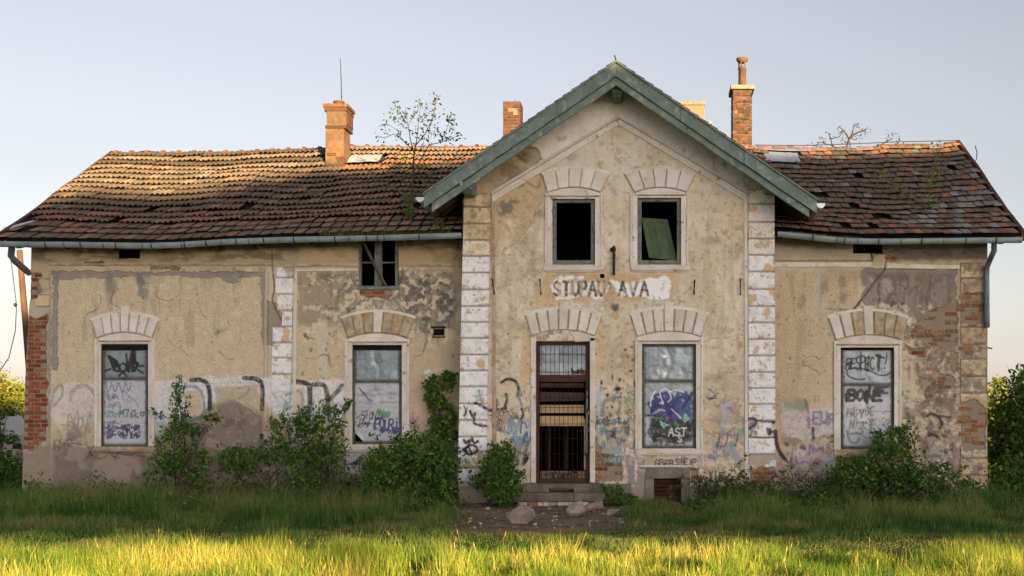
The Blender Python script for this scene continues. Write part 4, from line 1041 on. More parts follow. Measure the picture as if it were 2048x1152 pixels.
def surround(Y, o, IL, IR, yi, yic, band=10, mk='trim', sill=None, lip=True, left=True, lun='stone'):
    x0, x1, y0, y1 = o
    N_ = 12
    inn = [arc(IL, IR, yi, yic, i / N_) for i in range(N_ + 1)]
    ly = y0 - 7
    MB().pprism([(IR, ly), (IL, ly)] + [(x, y + 2.5) for x, y in inn], Y, .022, .004).build('lunette', M[lun], ST)
    if lip: MB().prect(IL + 4, IR - 4, ly + .5, ly + 3, Y, .045).build('drip_lip', M['stone_worn'], ST)
    yb = (sill[0] if sill else y1) - .5
    b = MB()
    if left: b.prect(x0 - band, x0, ly + 3.2, yb, Y, .025)
    b.prect(x1, x1 + band, ly + 3.2, yb, Y, .025)
    b.prect(x0 + .3, x1 - .3, ly + 3.2, y0, Y, .025)
    b.build('window_surround', M[mk], ST)
    MB().prect(x0 - band - 4.5, x0 - band - .5, yi + 3, yb, Y, .038).build('surround_fillet', M[mk], ST)
    MB().prect(x1 + band + .5, x1 + band + 4.5, yi + 3, yb, Y, .038).build('surround_fillet', M[mk], ST)
    if sill:
        ya, yb2, xa, xb = sill
        MB().prect(xa, xb, ya, yb2 - 3, Y, .05, .008).prect(xa + 3, xb - 3, yb2 - 2.8, yb2, Y, .03).build('window_sill', M['stone_worn' if mk != 'trim' else 'stone'], ST)

def frame(Y, o, w, mk, parent, cross=None, depth=.10, vbar=None):
    x0, x1, y0, y1 = o
    y = Y + depth
    b = MB()
    b.prect(x0+.4, x0 + w, y0+.4, y1-.4, y, .04); b.prect(x1 - w, x1-.4, y0+.4, y1-.4, y, .04)
    b.prect(x0 + w+.2, x1 - w-.2, y0+.4, y0 + w, y, .04); b.prect(x0 + w+.2, x1 - w-.2, y1 - w, y1-.4, y, .04)
    if cross: b.prect(x0 + w+.2, x1 - w-.2, cross - 2.5, cross + 2.5, y, .045)
    o_ = b.build('window_frame', M[mk], parent)
    if vbar:
        MB().prect(vbar - 7, vbar + 7, y0 + w+.2, y1 - w-.2, y, .045).build('mullion', M[mk], o_)
    return o_

SH, SHW = S(146,158,166), S(200,204,214)
def sheet(o, Y, paint, parent, seed, dent=.012, corners=0, name='metal_sheet'):
    x0, x1, y0, y1 = o
    def pt(p):
        p.fill(SH); p.a[:] = 0.0
        p.noise(S(164,174,182), 30, .5, .65, .5, seed); p.noise(S(126,138,146), 40, .52, .66, .5, seed + 9)
        p.h[:] = (fbm(p.px / 26, p.py / 26, 4, seed) - .5) * dent * 2.6 + (fbm(p.px / 9, p.py / 9, 3, seed + 2) - .5) * dent * .6
        cr = np.abs(p.px - (x0 + (x1 - x0) * .48) - 6 * np.sin(p.py / 11 + seed))
        p.h -= np.exp(-(cr / 5) ** 2) * dent * .7
        for k in range(corners):
            xx = (x0, x1)[k]; d = np.hypot((p.px - xx) / 22, (p.py - y1) / 24)
            m = 1 - smooth(.2, 1, d); p.h += m * .07
        h0 = p.h.copy(); paint(p)
        for q in range(7):              # nail heads and rust runs along the edges
            for xx in (x0 + 2.2, x1 - 2.2):
                yy = y0 + 3 + (y1 - y0 - 6) * q / 6
                p.spot(xx, yy, 1.3, 1.3, S(70,58,50), .9, q); p.spot(xx, yy + 3, 1.2, 3, S(120,96,78), .5, q + 3)
        e = np.minimum(np.minimum(p.px - x0, x1 - p.px), np.minimum(p.py - y0, y1 - p.py))
        p.blend(np.arange(len(p.px)), (1 - smooth(.5, 5, e + 4 * (fbm(p.px / 7, p.py / 7, 3, seed) - .5))) * .55, S(84,82,80))
        p.h = h0
    def clip(x, y):
        k_ = np.ones(len(x), bool)
        for k in range(corners):
            sx = (x - x0) / 20 if k == 0 else (x1 - x) / 17
            k_ &= ~((sx + (y1 - y) / 22) < 1)
        return k_
    return grid_mesh(name, x0, x1, y0, y1, Y, pt, step=1.15, m='sheet', parent=parent, clip=clip if corners else None)

def wp(p, x0, x1, y0, y1, c=SHW, a=.95, namp=2, seed=0, grain=.2): p.rect(x0, x1, y0, y1, c, soft=2, namp=namp, seed=seed, a=a, rough=1.0, grain=grain)
def ink(p, pts, w, c, **k): p.curve(pts, w, c, rough=1.0, **k)

# left wing, first window
def s_w1a(p):
    t = dict(rough=1.0, a=.97)
    p.poly([(214,711),(219,710),(234,720),(239,728),(242,742),(236,745),(226,742),(221,728)], BLACK, 1, 1, 8, 1, **t)
    ink(p, [(246,727),(239,733),(242,742),(250,741),(253,732),(246,727)], 5.5, BLACK); ink(p, [(252,708),(254,722),(257,742)], 5, BLACK)
    ink(p, [(257,742),(264,706),(268,704),(270,722)], 7, BLACK); p.poly([(262,712),(268,702),(272,722),(279,726),(276,732),(271,744),(262,745)], BLACK, 1, 1, 8, 2, **t)
    p.spot(245, 733, 3.5, 4, SH, 1, 3); p.spot(234, 738, 2, 2.5, SH, 1, 4); p.spot(270, 731, 1.2, 1.2, SH, 1, 5)
    ink(p, [(207,743),(221,738)], 4, BLACK); ink(p, [(275,733),(287,731)], 4.5, BLACK); ink(p, [(276,740),(286,746)], 4, BLACK)
    ink(p, [(238,752),(244,746),(250,749),(254,756)], 5, BLACK)
def s_w1b(p):
    wp(p, 200, 300, 757, 890, seed=3, namp=3)
    k = S(110,104,132)
    ink(p, [(212,768),(216,783),(224,770),(230,784),(237,766),(244,784),(251,766),(256,782),(262,770)], 1.8, k)
    for x in (213, 222, 236, 250, 262): p.spot(x, 766, 1.6, 1.6, k, .9, x, rough=1)
    ink(p, [(214,785),(215,800)], 1.6, k); ink(p, [(226,786),(228,798)], 1.6, k); ink(p, [(246,800),(244,786),(252,784),(258,792),(266,798),(274,806),(276,814)], 1.6, k); ink(p, [(254,800),(258,804),(262,798),(258,794),(254,800)], 1.4, S(190,90,110))
    p.text('M76ko', 240, 834, 8, 15, 2, S(40,62,80), jit=.1, rough=1.0)
    for q in range(5): p.tag(200 + q, 207, 786 + q * 17, 40, 16, 1.6, (k, GREY, TEAL)[q % 3], 2, a=.6, rough=1)
    for q in range(6): p.tag(210 + q, 205 + (q % 3) * 26, 848 + (q // 3) * 14, 34, 16, 2.2, (PURP, NAVY, S(70,60,110))[q % 3], 2, a=.7, rough=1)
frame(YW, OPEN['w1'], 4, 'frame', ST, cross=757)
sheet((207,293,692,755), YW + .085, s_w1a, ST, 1, .007); sheet((207,293,759,889), YW + .085, s_w1b, ST, 2, .007)
arch(YW, 183.5, 319, 642, 627, 194, 305, 676, 664, 7, key=612); surround(YW, OPEN['w1'], 196, 304, 676, 664, 8, 'stone', sill=(893, 903, 190, 312))
# left wing, second window
def s_w2a(p): pass
def s_w2b(p):
    wp(p, 700, 806, 764, 884, seed=5, namp=3)
    p.noise(S(150,152,160), 30, .5, .62, .7, 6, sy=6, box=(706,803,764,820), rough=.7); ink(p, [(718,775),(735,795),(745,802)], 3, INK, a=.6); ink(p, [(720,779),(740,803)], 2, INK, a=.5)
    p.text('STONY', 722, 838, 7, 17, 2.0, INK, slant=.25, jit=.12, rough=1.0, gap=.1); ink(p, [(714,836),(722,830),(730,832),(724,846),(714,852)], 2, INK); p.tag(221, 712, 836, 34, 22, 2.2, S(74,84,80), 2, a=.7, rough=1)
    p.poly([(755,818),(772,822),(782,818),(780,832),(768,838),(756,832)], GREENP, 2, 5, 8, 7, .8, rough=1.0); ink(p, [(765,830),(768,845)], 3, GREENP)
    ink(p, [(762,836),(752,840),(747,852),(754,858)], 3, NAVY); p.text('POURi', 750, 858, 9, 22, 3.2, S(58,52,120), slant=.15, jit=.12, rough=1.0, gap=.05)
    for q in range(4): p.tag(225 + q, 752 + q * 9, 852, 26, 18, 2.6, S(66,60,128), 1, a=.8, rough=1)
frame(YW, OPEN['w2'], 5, 'frame', ST, cross=763)
sheet((710,799,695,761), YW + .085, s_w2a, ST, 3, .012); sheet((708,801,765,884), YW + .075, s_w2b, ST, 4, .010, corners=2)
arch(YW, 683, 831, 638, 624, 695, 815, 676, 665, 7, worn=(0, 1, 2, 4, 5, 6)); surround(YW, OPEN['w2'], 696, 814, 676, 665, 10, 'trim', sill=(890, 904, 692, 818))
# dormer window under the eaves
fd = frame(YW, OPEN['dormer'], 6, 'green_grey', ST, cross=None, depth=.06, vbar=757)
MB().prect(723.3, 749.8, 524, 527, YW + .06, .035).prect(764.3, 791, 524, 527, YW + .06, .035).build('glazing_bar', M['green_grey'], fd)
MB().prect(714, 800, 573, 579, YW, .03).build('window_sill', M['green'], ST)
# risalit, upper windows
for k, (OL, OR, IL, IR) in (('up_l', (1084, 1219, 1095, 1201)), ('up_r', (1249, 1390, 1268.6, 1373.5))):
    arch(YR, OL, OR, 350, 337, IL, IR, 385, 374.5, 5, gap=.006); surround(YR, OPEN[k], IL, IR, 385, 374.5, 10, 'trim', sill=(532, 544, IL - 7, IR + 5))
    frame(YR, OPEN[k], 8, 'green_grey', ST, depth=.08)
# risalit, lower window
def s_w5a(p):
    p.spot(1330, 712, 4, 3, S(226,230,232), .9, 1); p.noise(S(206,212,216), 10, .62, .7, .8, 2, sy=30, box=(1318,1348,690,760))
def s_w5b(p):
    p.noise(S(186,192,200), 30, .44, .6, .8, 9, box=(1284,1392,764,895), rough=.6)
    t = dict(rough=1.0)
    for q in range(9): p.tag(240 + q, 1292 + (q % 3) * 22, 782 + (q // 3) * 16, 56, 34, 4.5, (S(54,56,124), S(66,62,140), S(60,96,150))[q % 3], 2, a=.88, **t)
    ink(p, [(1305,824),(1308,806),(1322,800),(1336,806),(1350,800)], 6, S(50,52,118)); ink(p, [(1340,830),(1356,796),(1372,800),(1366,816),(1384,786)], 6, S(58,50,118)); ink(p, [(1308,812),(1345,812)], 5, S(50,52,118))
    p.poly([(1298,842),(1320,832),(1385,846),(1386,880),(1370,890),(1310,886),(1296,872)], S(40,40,44), 3, 8, 9, 10, .92, grain=.35, **t)
    for q in range(8): p.tag(252 + q, 1296 + (q % 4) * 20, 838 + (q // 4) * 22, 34, 26, 4, BLACK, 1, a=.9, **t)
    for q in range(5): p.tag(264 + q, 1304 + q * 14, 826 + (q % 2) * 14, 22, 20, 2.6, (GREENP, S(150,200,190), PURP)[q % 3], 1, a=.8, **t)
    w = S(228,232,232)
    ink(p, [(1301,812),(1303,796),(1311,782)], 2.4, w); ink(p, [(1326,806),(1320,786),(1328,777),(1336,780),(1342,796),(1336,804)], 2.4, w); ink(p, [(1338,784),(1352,780),(1366,784)], 2.4, w); ink(p, [(1343,818),(1362,836)], 2, w)
    p.text('AST', 1337, 872, 10, 16, 2.6, w, slant=.1, **t); p.text('b5', 1347, 884, 8, 13, 2.6, w, **t); p.text('S', 1356, 884, 8, 13, 2.4, w, **t)
frame(YR, OPEN['w5'], 5, 'frame', ST, cross=762)
sheet((1289,1387,693,760), YR + .085, s_w5a, ST, 5, .014); sheet((1289,1387,764,892), YR + .085, s_w5b, ST, 6, .009)
arch(YR, 1259.5, 1416, 631, 617, 1273, 1402, 673, 662, 7, key=605); surround(YR, OPEN['w5'], 1274, 1402, 673, 662, 9, 'trim', sill=(898, 911, 1271, 1404))
# right wing window
def s_w6a(p):
    wp(p, 1684, 1786, 698, 766, S(160,172,180), .5, seed=8)
    t = dict(rough=1.0)
    p.text('RE', 1692, 737, 10, 20, 3.0, BLACK, slant=.25, jit=.1, gap=-.02, **t); p.text('SPECT', 1711, 738, 9.5, 26, 3.0, BLACK, slant=.12, jit=.1, gap=.02, **t)
    ink(p, [(1693,730),(1703,724),(1698,738)], 4, BLACK); ink(p, [(1722,742),(1722,706)], 3, BLACK); ink(p, [(1735,742),(1738,712)], 3, BLACK); ink(p, [(1752,712),(1768,716)], 4, BLACK); ink(p, [(1760,712),(1757,742)], 3.6, BLACK); ink(p, [(1774,706),(1771,728)], 3, BLACK); p.spot(1769, 736, 2, 2, BLACK, 1, 3, rough=1); p.spot(1763, 737, 1.6, 1.6, BLACK, 1, 4, rough=1)
    ink(p, [(1730,758),(1716,759),(1700,754),(1694,746),(1698,738),(1716,736),(1740,742),(1758,750),(1772,750),(1782,744)], 3, BLACK)
def s_w6b(p):
    wp(p, 1684, 1786, 796, 896, S(202,206,214), .95, namp=6, seed=9); p.rect(1684, 1786, 770, 792, S(120,128,130), soft=4, namp=4, seed=10, a=.6)
    t = dict(rough=1.0)
    p.text('BONE', 1694, 800, 16, 20, 6.5, BLACK, slant=.2, jit=.08, gap=.12, **t); ink(p, [(1750,776),(1776,774)], 5, BLACK); ink(p, [(1748,786),(1774,786)], 4.5, BLACK); ink(p, [(1690,790),(1700,786),(1698,798),(1690,796)], 4, BLACK); ink(p, [(1734,806),(1740,774)], 5, BLACK)
    p.text('HAPVOC', 1694, 834, 7, 18, 1.8, INK, slant=.3, jit=.15, a=.85, **t); p.text('NIZKY', 1700, 856, 7, 16, 2.2, INK, slant=.3, jit=.2, a=.7, **t)
    for q in range(10): p.tag(280 + q, 1690 + (q % 4) * 22, 812 + (q // 4) * 22, 30, 22, 1.6, (GREY, INK)[q % 2], 1, a=.55, **t)
    p.poly([(1736,866),(1744,836),(1748,838),(1742,868)], GREY2, 1.5, 3, 6, 11, .7, **t); ink(p, [(1694,862),(1700,882),(1712,886),(1718,878)], 5, S(120,124,132), a=.7); p.poly([(1726,880),(1760,866),(1765,894),(1726,894)], S(150,156,172), 5, 7, 10, 12, .6, **t)
frame(YW, OPEN['w6'], 5, 'frame', ST, cross=769)
sheet((1686,1783,700,767), YW + .085, s_w6a, ST, 7, .007); sheet((1686,1783,771,893), YW + .085, s_w6b, ST, 8, .007)
arch(YW, 1655, 1815, 637, 622, 1670.5, 1804, 680, 669, 7, key=613, worn=(2, 4, 5, 6)); surround(YW, OPEN['w6'], 1671, 1804, 680, 669, 9, 'stone', sill=(900, 914, 1668, 1802))

# ------------------------------------------------------------------ door with iron grille
arch(YR, 1050, 1205, 632, 618, 1062, 1190.6, 672, 659, 7, key=604)
x0, x1, y0, y1 = OPEN['door']
b = MB()
b.prect(1062, 1072, 676, 965, YR, .03); b.prect(1180, 1190, 676, 965, YR, .03); b.build('door_surround', M['trim'], ST)
MB().pprism([(1190,682),(1150,684),(1146,672),(1136,664),(1160,664),(1192,676)], YR, .03, .006).build('lintel', M['stone'], ST)
for k, (x, y, s, mk) in enumerate([(1078,675,.4,'stone_worn'),(1092,672,.55,'stone_worn'),(1104,677,.5,'stone'),(1117,672,.45,'stone'),(1130,677,.5,'stone_worn'),(1118,663,.5,'stone_worn'),(1131,664,.45,'stone'),(1102,666,.45,'stone_worn'),(1089,679,.3,'stone_worn')]):
    w = P(x, y, YR); place_brick(w[0], YR + .05, w[2], mk, s * 1.0, sz=1.1)
DR = MB()
Yd = YR + .12
for q in ((x0+.5, x0 + 7, 684, 965), (x1 - 8, x1 - .5, 684, 965)): DR.prect(*q, Yd, .05)
DR.prect(x0 + 7.3, x1 - 8.3, 750, 764, Yd, .05); DR.prect(x0 + 7.3, x1 - 8.3, 956, 965, Yd, .05); DR.prect(x0 + 7.3, x1 - 8.3, 683, 690, Yd, .05)
DO = DR.build('door', M['rust'], ST)
def s_tr(p):
    wp(p, 1078, 1173, 728, 760, S(190,200,206), .6, seed=11, namp=8); t = dict(rough=1.0)
    p.tag(301, 1140, 735, 36, 16, 2.4, BLACK, 3, **t); p.text('joki', 1143, 748, 7, 12, 2.2, BLACK, slant=.3, **t)
grid_o = (x0 + 5, x1 - 6, 686, 752)
sheet(grid_o, Yd + .03, s_tr, DO, 9, .008, name='transom_sheet')
for i in range(11):
    px = 1083 + i * 8.9
    a, c = P(px, 757, Yd - .055), P(px, 960, Yd - .055)
    o = MB().tube([P(px + random.uniform(-.6,.6), 762, Yd - .02), P(px, 958, Yd - .02)], .0052, 5).build('grille_bar', M['bar'], DO)
    MB().tube([P(px, 688, Yd - .02), P(px + random.uniform(-1,1), 754, Yd - .02)], .0046, 5).build('grille_bar', M['bar'], DO)
for y, xa_ in ((708, 0), (744, 0), (772, 0), (796, 0), (815, 0), (848, 0), (877, 0), (908, 0), (940, 0)):
    MB().tube([P(x0 + 6, y, Yd - .037), P(x1 - 8, y + random.uniform(-1.2, 1.2), Yd - .037)], .005, 5).build('grille_bar', M['bar'], DO)
for (ya, yb_, mk, tl) in ((766, 775, 'brown_board', 0), (784, 803, 'brown_board', 1.5), (810, 826, 'pale_board', 0), (832, 852, 'pale_board', 0)):
    MB().pprism([(x0 + 8, yb_), (x1 - 12, yb_ - tl), (x1 - 12, ya + tl), (x0 + 8, ya)], Yd + .05, .02, .003).build('door_board', M[mk], DO)
def s_bb(p):
    p.fill(S(112,96,82)); p.noise(S(84,72,62), 14, .45, .6, .9, 3, sy=5); p.a[:] = 0
    p.text('KOKOT', 1105, 958, 8, 13, 3, S(34,30,28), jit=.05); p.text('I', 1152, 958, 5, 13, 2.6, S(40,36,32))
    p.curve([(1080,946),(1082,956)], 3, S(60,52,46)); p.curve([(1092,944),(1093,957)], 2.5, S(70,60,52))
grid_mesh('bottom_board', x0 + 8, x1 - 9, 942, 956, Yd + .0, s_bb, step=1.1, parent=DO, edge=.03)
MB().tube([P(1174, 782, Yd - .07), P(1173, 908, Yd - .07)], .022, 8).build('latch_post', M['zinc_dark'], DO)
MB().prect(1168, 1172, 838, 940, Yd + .03, .02).build('inner_jamb', M['pale_board'], DO)
for y in (793, 822, 908): MB().prect(1170, 1178, y - 3, y + 3, Yd - .04, .05).build('hinge', M['iron'], DO)
for k in range(2): MB().prect(1096 + k * 34, 1101 + k * 34, 852, 940, Yd + .9, .02).build('inner_plank', M['timber'], DO)

# ---- steps
def step_block(name, px0, px1, ya, yb_, Yf, Yb, mk, ch=.012):
    a = P(px0, yb_, Yf); c = P(px1, ya, Yf)
    n = 16; v = []
    mb = MB()
    r = random.Random(int(px0))
    xs = [a[0] + (c[0] - a[0]) * i / n for i in range(n + 1)]
    prof = lambda i: [(Yb, a[2]), (Yf + r.uniform(0,.012), a[2]), (Yf + r.uniform(0,.01), c[2] - ch - r.uniform(0,.01)), (Yf + ch + r.uniform(0,.012), c[2] - r.uniform(0,.008)), (Yb, c[2])]
    rows = [prof(i) for i in range(n + 1)]
    for i in range(n + 1):
        for y, z in rows[i]: v.append((xs[i], y, z))
    f = [(i*5+k, (i+1)*5+k, (i+1)*5+(k+1)%5, i*5+(k+1)%5) for i in range(n) for k in range(5)] + [(0,1,2,3,4), tuple(n*5+k for k in (4,3,2,1,0))]
    return mb.add(v, f).build(name, M[mk], ST)
step_block('door_step', 1046, 1098, 968, 985, -.98, -.59, 'mossy'); step_block('door_step', 1148, 1206, 968, 985, -.98, -.59, 'mossy'); step_block('door_step', 1098.3, 1147.7, 968, 977, -.98, -.59, 'mossy')
step_block('door_step', 1206.5, 1262, 969, 986, -.9, -.59, 'concrete')
step_block('door_step', 1026, 1147, 986, 1003, -1.36, -.6, 'mossy'); step_block('door_step', 1148, 1210, 986, 1002.5, -1.35, -.6, 'mossy')
b = MB(); q0 = P(1034,1003.3,-1.3); q1 = P(1200,1016,-1.3); b.box(q0[0], q1[0], -1.28, -.62, GZ - .05, q0[2]-.002); b.build('step_core', M['mortar'], ST)
for k in range(8):
    for row in range(2):
        w = P(1046 + k * 20 + row * 9, 1007.5 + row * 7.5, -1.3)
        place_brick(w[0], -1.24, w[2], random.choice(['stone_worn', 'brick_tan', 'stone']), random.uniform(.6, .78), sz=.95)
# ---- cellar window
def mould2(pts, mk, name, proud=.03): return MB().pprism(pts, YR, proud, .008).build(name, M[mk], ST)
mould2([(1292,956.5),(1380,956.5),(1380,936),(1292,936)], 'concrete', 'cellar_lintel', .05); mould2([(1290,1005),(1307.5,1005),(1307.5,957),(1290,957)], 'concrete', 'cellar_jamb'); mould2([(1362.5,1005),(1380,1005),(1380,957),(1362.5,957)], 'concrete', 'cellar_jamb')
mould2([(1278,934),(1384,934),(1384,930.5),(1278,930.5)], 'stone', 'cellar_drip', .07)
for k in range(6): MB().prect(1309, 1361, 959 + k * 8, 965.6 + k * 8, YR + .25, .03).build('cellar_board', M['rust'], ST)

# ---- ironwork on the front
def bracket(x, ya, yb_, hook=0):
    b = MB(); Yb = YR
    b.tube([P(x, ya, Yb + .01), P(x + hook * .3, ya + 2, Yb - .10), P(x + hook, yb_, Yb - .06), P(x + hook, yb_ + 1, Yb + .01)], .016, 5)
    b.tube([P(x + hook * .4, (ya + yb_) / 2, Yb + .01), P(x + hook * .4, (ya + yb_) / 2 - 4, Yb - .09)], .012, 5)
    b.build('iron_bracket', M['iron'], ST)
bracket(983, 558, 588, 6); bracket(1079, 558, 588, 3); bracket(1390, 560, 588, -2); bracket(1481, 558, 588, 0)
b = MB(); b.tube([P(1228, 492, YR - .06), P(1228, 550, YR - .06)], .03, 6); b.tube([P(1222, 500, YR - .06), P(1230, 497, YR - .02)], .045, 6); b.tube([P(1228, 545, YR), P(1228, 545, YR - .06)], .02, 6); b.tube([P(1228, 496, YR), P(1228, 496, YR - .06)], .02, 6)
b.build('lamp_bracket', M['iron'], ST)
b = MB(); b.tube([P(864, 674, YW - .02), P(891, 674, YW - .02)], .012, 5)
for x in (868, 888): b.tube([P(x, 656, YW - .02), P(x, 674, YW - .02)], .009, 5)
b.prect(862, 892, 653, 657, YW, .05); b.build('vent_cage', M['iron'], ST)
MB().tube([P(1968, 694, YW + .1), P(1984, 697, YW - .05)], .015, 5).build('iron_spike', M['rust'], ST)

# ------------------------------------------------------------------ roofs
YE, YRG = -0.5, 4.1
def zpx(py, Y): return CZ + (VY - py) * (Y - CY) / F
def xpx(px, Y): return CX + (px - VX) * (Y - CY) / F
_rx = [(228,309),(300,309),(400,309),(480,308),(560,304),(640,301),(700,297),(740,297),(850,299),(950,297),(1200,295),(1510,294),(1560,297),(1650,299),(1740,297),(1765,293),(1830,293),(1880,292),(1915,287)]
_ex = [(-10,478),(150,481),(300,484),(400,480),(550,473),(650,470),(760,467),(925,462),(1240,460),(1555,458),(1640,466),(1720,472),(1900,471),(2050,470)]
RX = np.array([xpx(a, YRG) for a, _ in _rx]); RZ = np.array([zpx(b_, YRG) for _, b_ in _rx])
EX = np.array([xpx(a, YE) for a, _ in _ex]); EZ = np.array([zpx(b_, YE) for _, b_ in _ex])
def roofS(x, v):
    x = np.asarray(x, float); v = np.asarray(v, float)
    zr = np.interp(x, RX, RZ); ze = np.interp(x, EX, EZ)
    kick = -.07 * np.where(v < .24, v / .24, np.clip((1 - v) / .76, 0, 1))
    sag = (fbm(x / 2.2 + 9, v * 3 + 4, 3, 5) - .5) * .16 * np.sin(np.clip(v, 0, 1) * np.pi) + .03 * np.sin(x * 1.9 + 1) * np.sin(np.clip(v,0,1) * np.pi)
    return np.stack([x, YE + (YRG - YE) * v, ze + (zr - ze) * v + kick + sag], -1)
def roof_frame(x, v):
    e = 1e-2
    s = roofS(x, v); sx = roofS(x + .05, v) - s; sv = roofS(x, v + e) - s
    ex = sx / np.linalg.norm(sx, axis=-1, keepdims=True); ev = sv / np.linalg.norm(sv, axis=-1, keepdims=True)
    n = np.cross(ex, ev); n /= np.linalg.norm(n, axis=-1, keepdims=True)
    return s, ex, ev, n
XL0, XL1, XR0, XR1 = -10.0, -.62, 4.6, 10.05

def roof_deck(xa_, xb_, name='roof', v0=.01):
    nx, nv = 60, 30
    X, Vv = np.meshgrid(np.linspace(xa_, xb_, nx), np.linspace(v0, 1, nv))
    s, ex, ev, n = roof_frame(X.ravel(), Vv.ravel())
    top = s - n * .05; bot = s - n * .10
    q = np.array([(j*nx+i, j*nx+i+1, (j+1)*nx+i+1, (j+1)*nx+i) for j in range(nv-1) for i in range(nx-1)])
    me = npmesh(name, np.concatenate([top, bot]), np.concatenate([q, q[:, ::-1] + nx*nv]))
    return link(name, me, ST, M['deck'])
deckL = roof_deck(XL0 + .05, -.70); deckR = roof_deck(4.95, XR1 - .05); roof_deck(-.69, 4.94, v0=.42)
# back slope
b = MB(); b.add([(XL0, 4.12, RZ[0]-.12), (XR1, 4.12, RZ[-1]-.12), (XR1, 8.7, 4.9), (XL0, 8.7, 4.9)], [(0,1,2,3)]); b.add([(XL0, 4.12, RZ[0]-.2), (XR1, 4.12, RZ[-1]-.2), (XR1, 8.7, 4.8), (XL0, 8.7, 4.8)], [(3,2,1,0)]); b.build('roof', M['deck'], ST)

# tile shapes: origin at the lower edge, x across, y up the slope, z out of the roof
def tile_mesh(kind, w, l):
    if kind == 'rib': prof = [(-.5,.012),(-.42,.0),(-.30,.034),(-.18,.036),(-.06,.0),(.06,.0),(.18,.036),(.30,.038),(.42,.004),(.5,.014)]
    else: prof = [(-.5,.0),(-.47,.008),(-.2,.004),(.2,.005),(.46,.009),(.5,.0)]
    k = len(prof); t = .058 if kind == 'rib' else .04
    v = [(a*w, 0, z+t) for a, z in prof] + [(a*w*.98, l, z*.8) for a, z in prof] + [(a*w, .003, (z+t-.016)) for a, z in prof]
    f = [(i, i+1, k+i+1, k+i) for i in range(k-1)] + [(2*k+i, 2*k+i+1, i+1, i) for i in range(k-1)]
    return np.array(v), np.array(f)
TW_L, TW_R = .222, .185
TRIB = tile_mesh('rib', TW_L * 1.0, .40); TFLAT = tile_mesh('flat', TW_R * .955, .36)
rt = np.random.default_rng(21)
tiles = []     # (x, v, kind, colour, which, tilt)
DK, BR_, RD, GY, OR_ = np.array(S(102,90,80)), np.array(S(118,98,84)), np.array(S(132,100,86)), np.array(S(130,128,126)), np.array(S(146,106,86))
def add_tiles(which, x0, x1, rows, tw, kind):
    for r in range(rows):
        v = (r + .0) / rows
        off = (tw / 2 if (r % 2 and which == 'R') else 0) + rt.uniform(-.01, .01)
        n = int((x1 - x0) / tw) + 1
        for i in range(n):
            x = x0 + off + (i + .5) * tw
            if x > x1 or x < x0: continue
            s = roofS(x, v); k = (s[1] - CY) / F
            px = VX + (s[0] - CX) / k; py = VY - (s[2] - CZ) / k
            big = float(fbm(np.array(px / 60.), np.array(py / 26.), 4, 8)); sm = rt.random()
            kd = kind
            if which == 'L':
                c = DK * (.8 + .5 * big) if sm < .8 else BR_ * (.8 + .4 * sm)
                if r <= 4:
                    c = DK * .85 if sm < .5 else (BR_ if sm < .72 else RD * .8)
                    c = c * 1.3
                    if r <= 2: kd = 'flat2'
                red = smooth(480, 640, px) * (1 - smooth(760, 810, px))
                if 3 <= r <= 4 and rt.random() < red: c = RD * (.85 + .35 * rt.random())
                if r == 2 and rt.random() < red * .5: c = RD * .75
                if 690 < px < 770 and 335 < py < 349: c = OR_ * (.9 + .2 * sm)
                if 690 < px < 940 and 322 < py < 336 and sm < .6: c = OR_  # orange puts the sunlit strip below the ridge into the tile colour
                if r in (14, 16) and px < 660: c = DK * .5  # dark rows: shade of the roof's sag put into the tile colour
                if rt.random() < .02: c = GY * .75
            else:
                c = DK * (.72 + .5 * big) if sm < .68 else (BR_ * .9 if sm < .9 else RD * .8)
                g = smooth(1780, 1960, px + (py - 380) * .7) * smooth(340, 400, py)
                if rt.random() < g * .55: c = GY * (.75 + .4 * rt.random())
                if r <= 3 and rt.random() < .3: c = RD * (.7 + .3 * rt.random())
                if r >= rows - 2 and rt.random() < .5: c = OR_ * (.75 + .3 * rt.random())  # top rows: the sunlit band is put into the tile colour
                if rt.random() < .05: c = GY * .85
                if rt.random() < .04: c = OR_ * .95
            gone = rt.random() < (.004 if which == 'R' else .001)
            for hx, hy, hw in ((487,424,12),(300,427,10),(1720,358,10),(1770,440,16),(1700,462,10),(1750,464,10),(1990,466,12),(1637,402,12),(822,428,10)):
                if abs(px - hx) < hw and abs(py - hy) < 6: gone = True
            if px < 60 and 443 < py < 470 and rt.random() < .75: gone = True
            if 697 < px < 762 and 318 < py < 338: gone = True
            if 1536 < px < 1600 and 311 < py < 340: gone = True
            if gone and r > 0: continue
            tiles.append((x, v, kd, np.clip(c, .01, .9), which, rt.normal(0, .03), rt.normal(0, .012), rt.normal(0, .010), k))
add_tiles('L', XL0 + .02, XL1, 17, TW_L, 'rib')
add_tiles('R', XR0, XR1 - .02, 18, TW_R, 'flat')
tv = {'rib': TRIB, 'flat': TFLAT, 'flat2': tile_mesh('flat', TW_R * .99, .40)}
lift = .03
order = sorted(range(len(tiles)), key=lambda i: tiles[i][8] + (0 if tiles[i][0] > XR0 + .4 or tiles[i][0] < XL1 - .2 else 9))
single = set(order[:298])
single_me = {}
for k_, (v_, f_) in tv.items():
    me = npmesh('roof_tile', v_, f_); me.materials.append(M['tile_o']); single_me[k_] = me
acc = {'L': ([], [], [], [0]), 'R': ([], [], [], [0])}
XA = np.array([t[0] for t in tiles]); VA = np.array([t[1] for t in tiles])
s_, ex_, ev_, n_ = roof_frame(XA, VA)
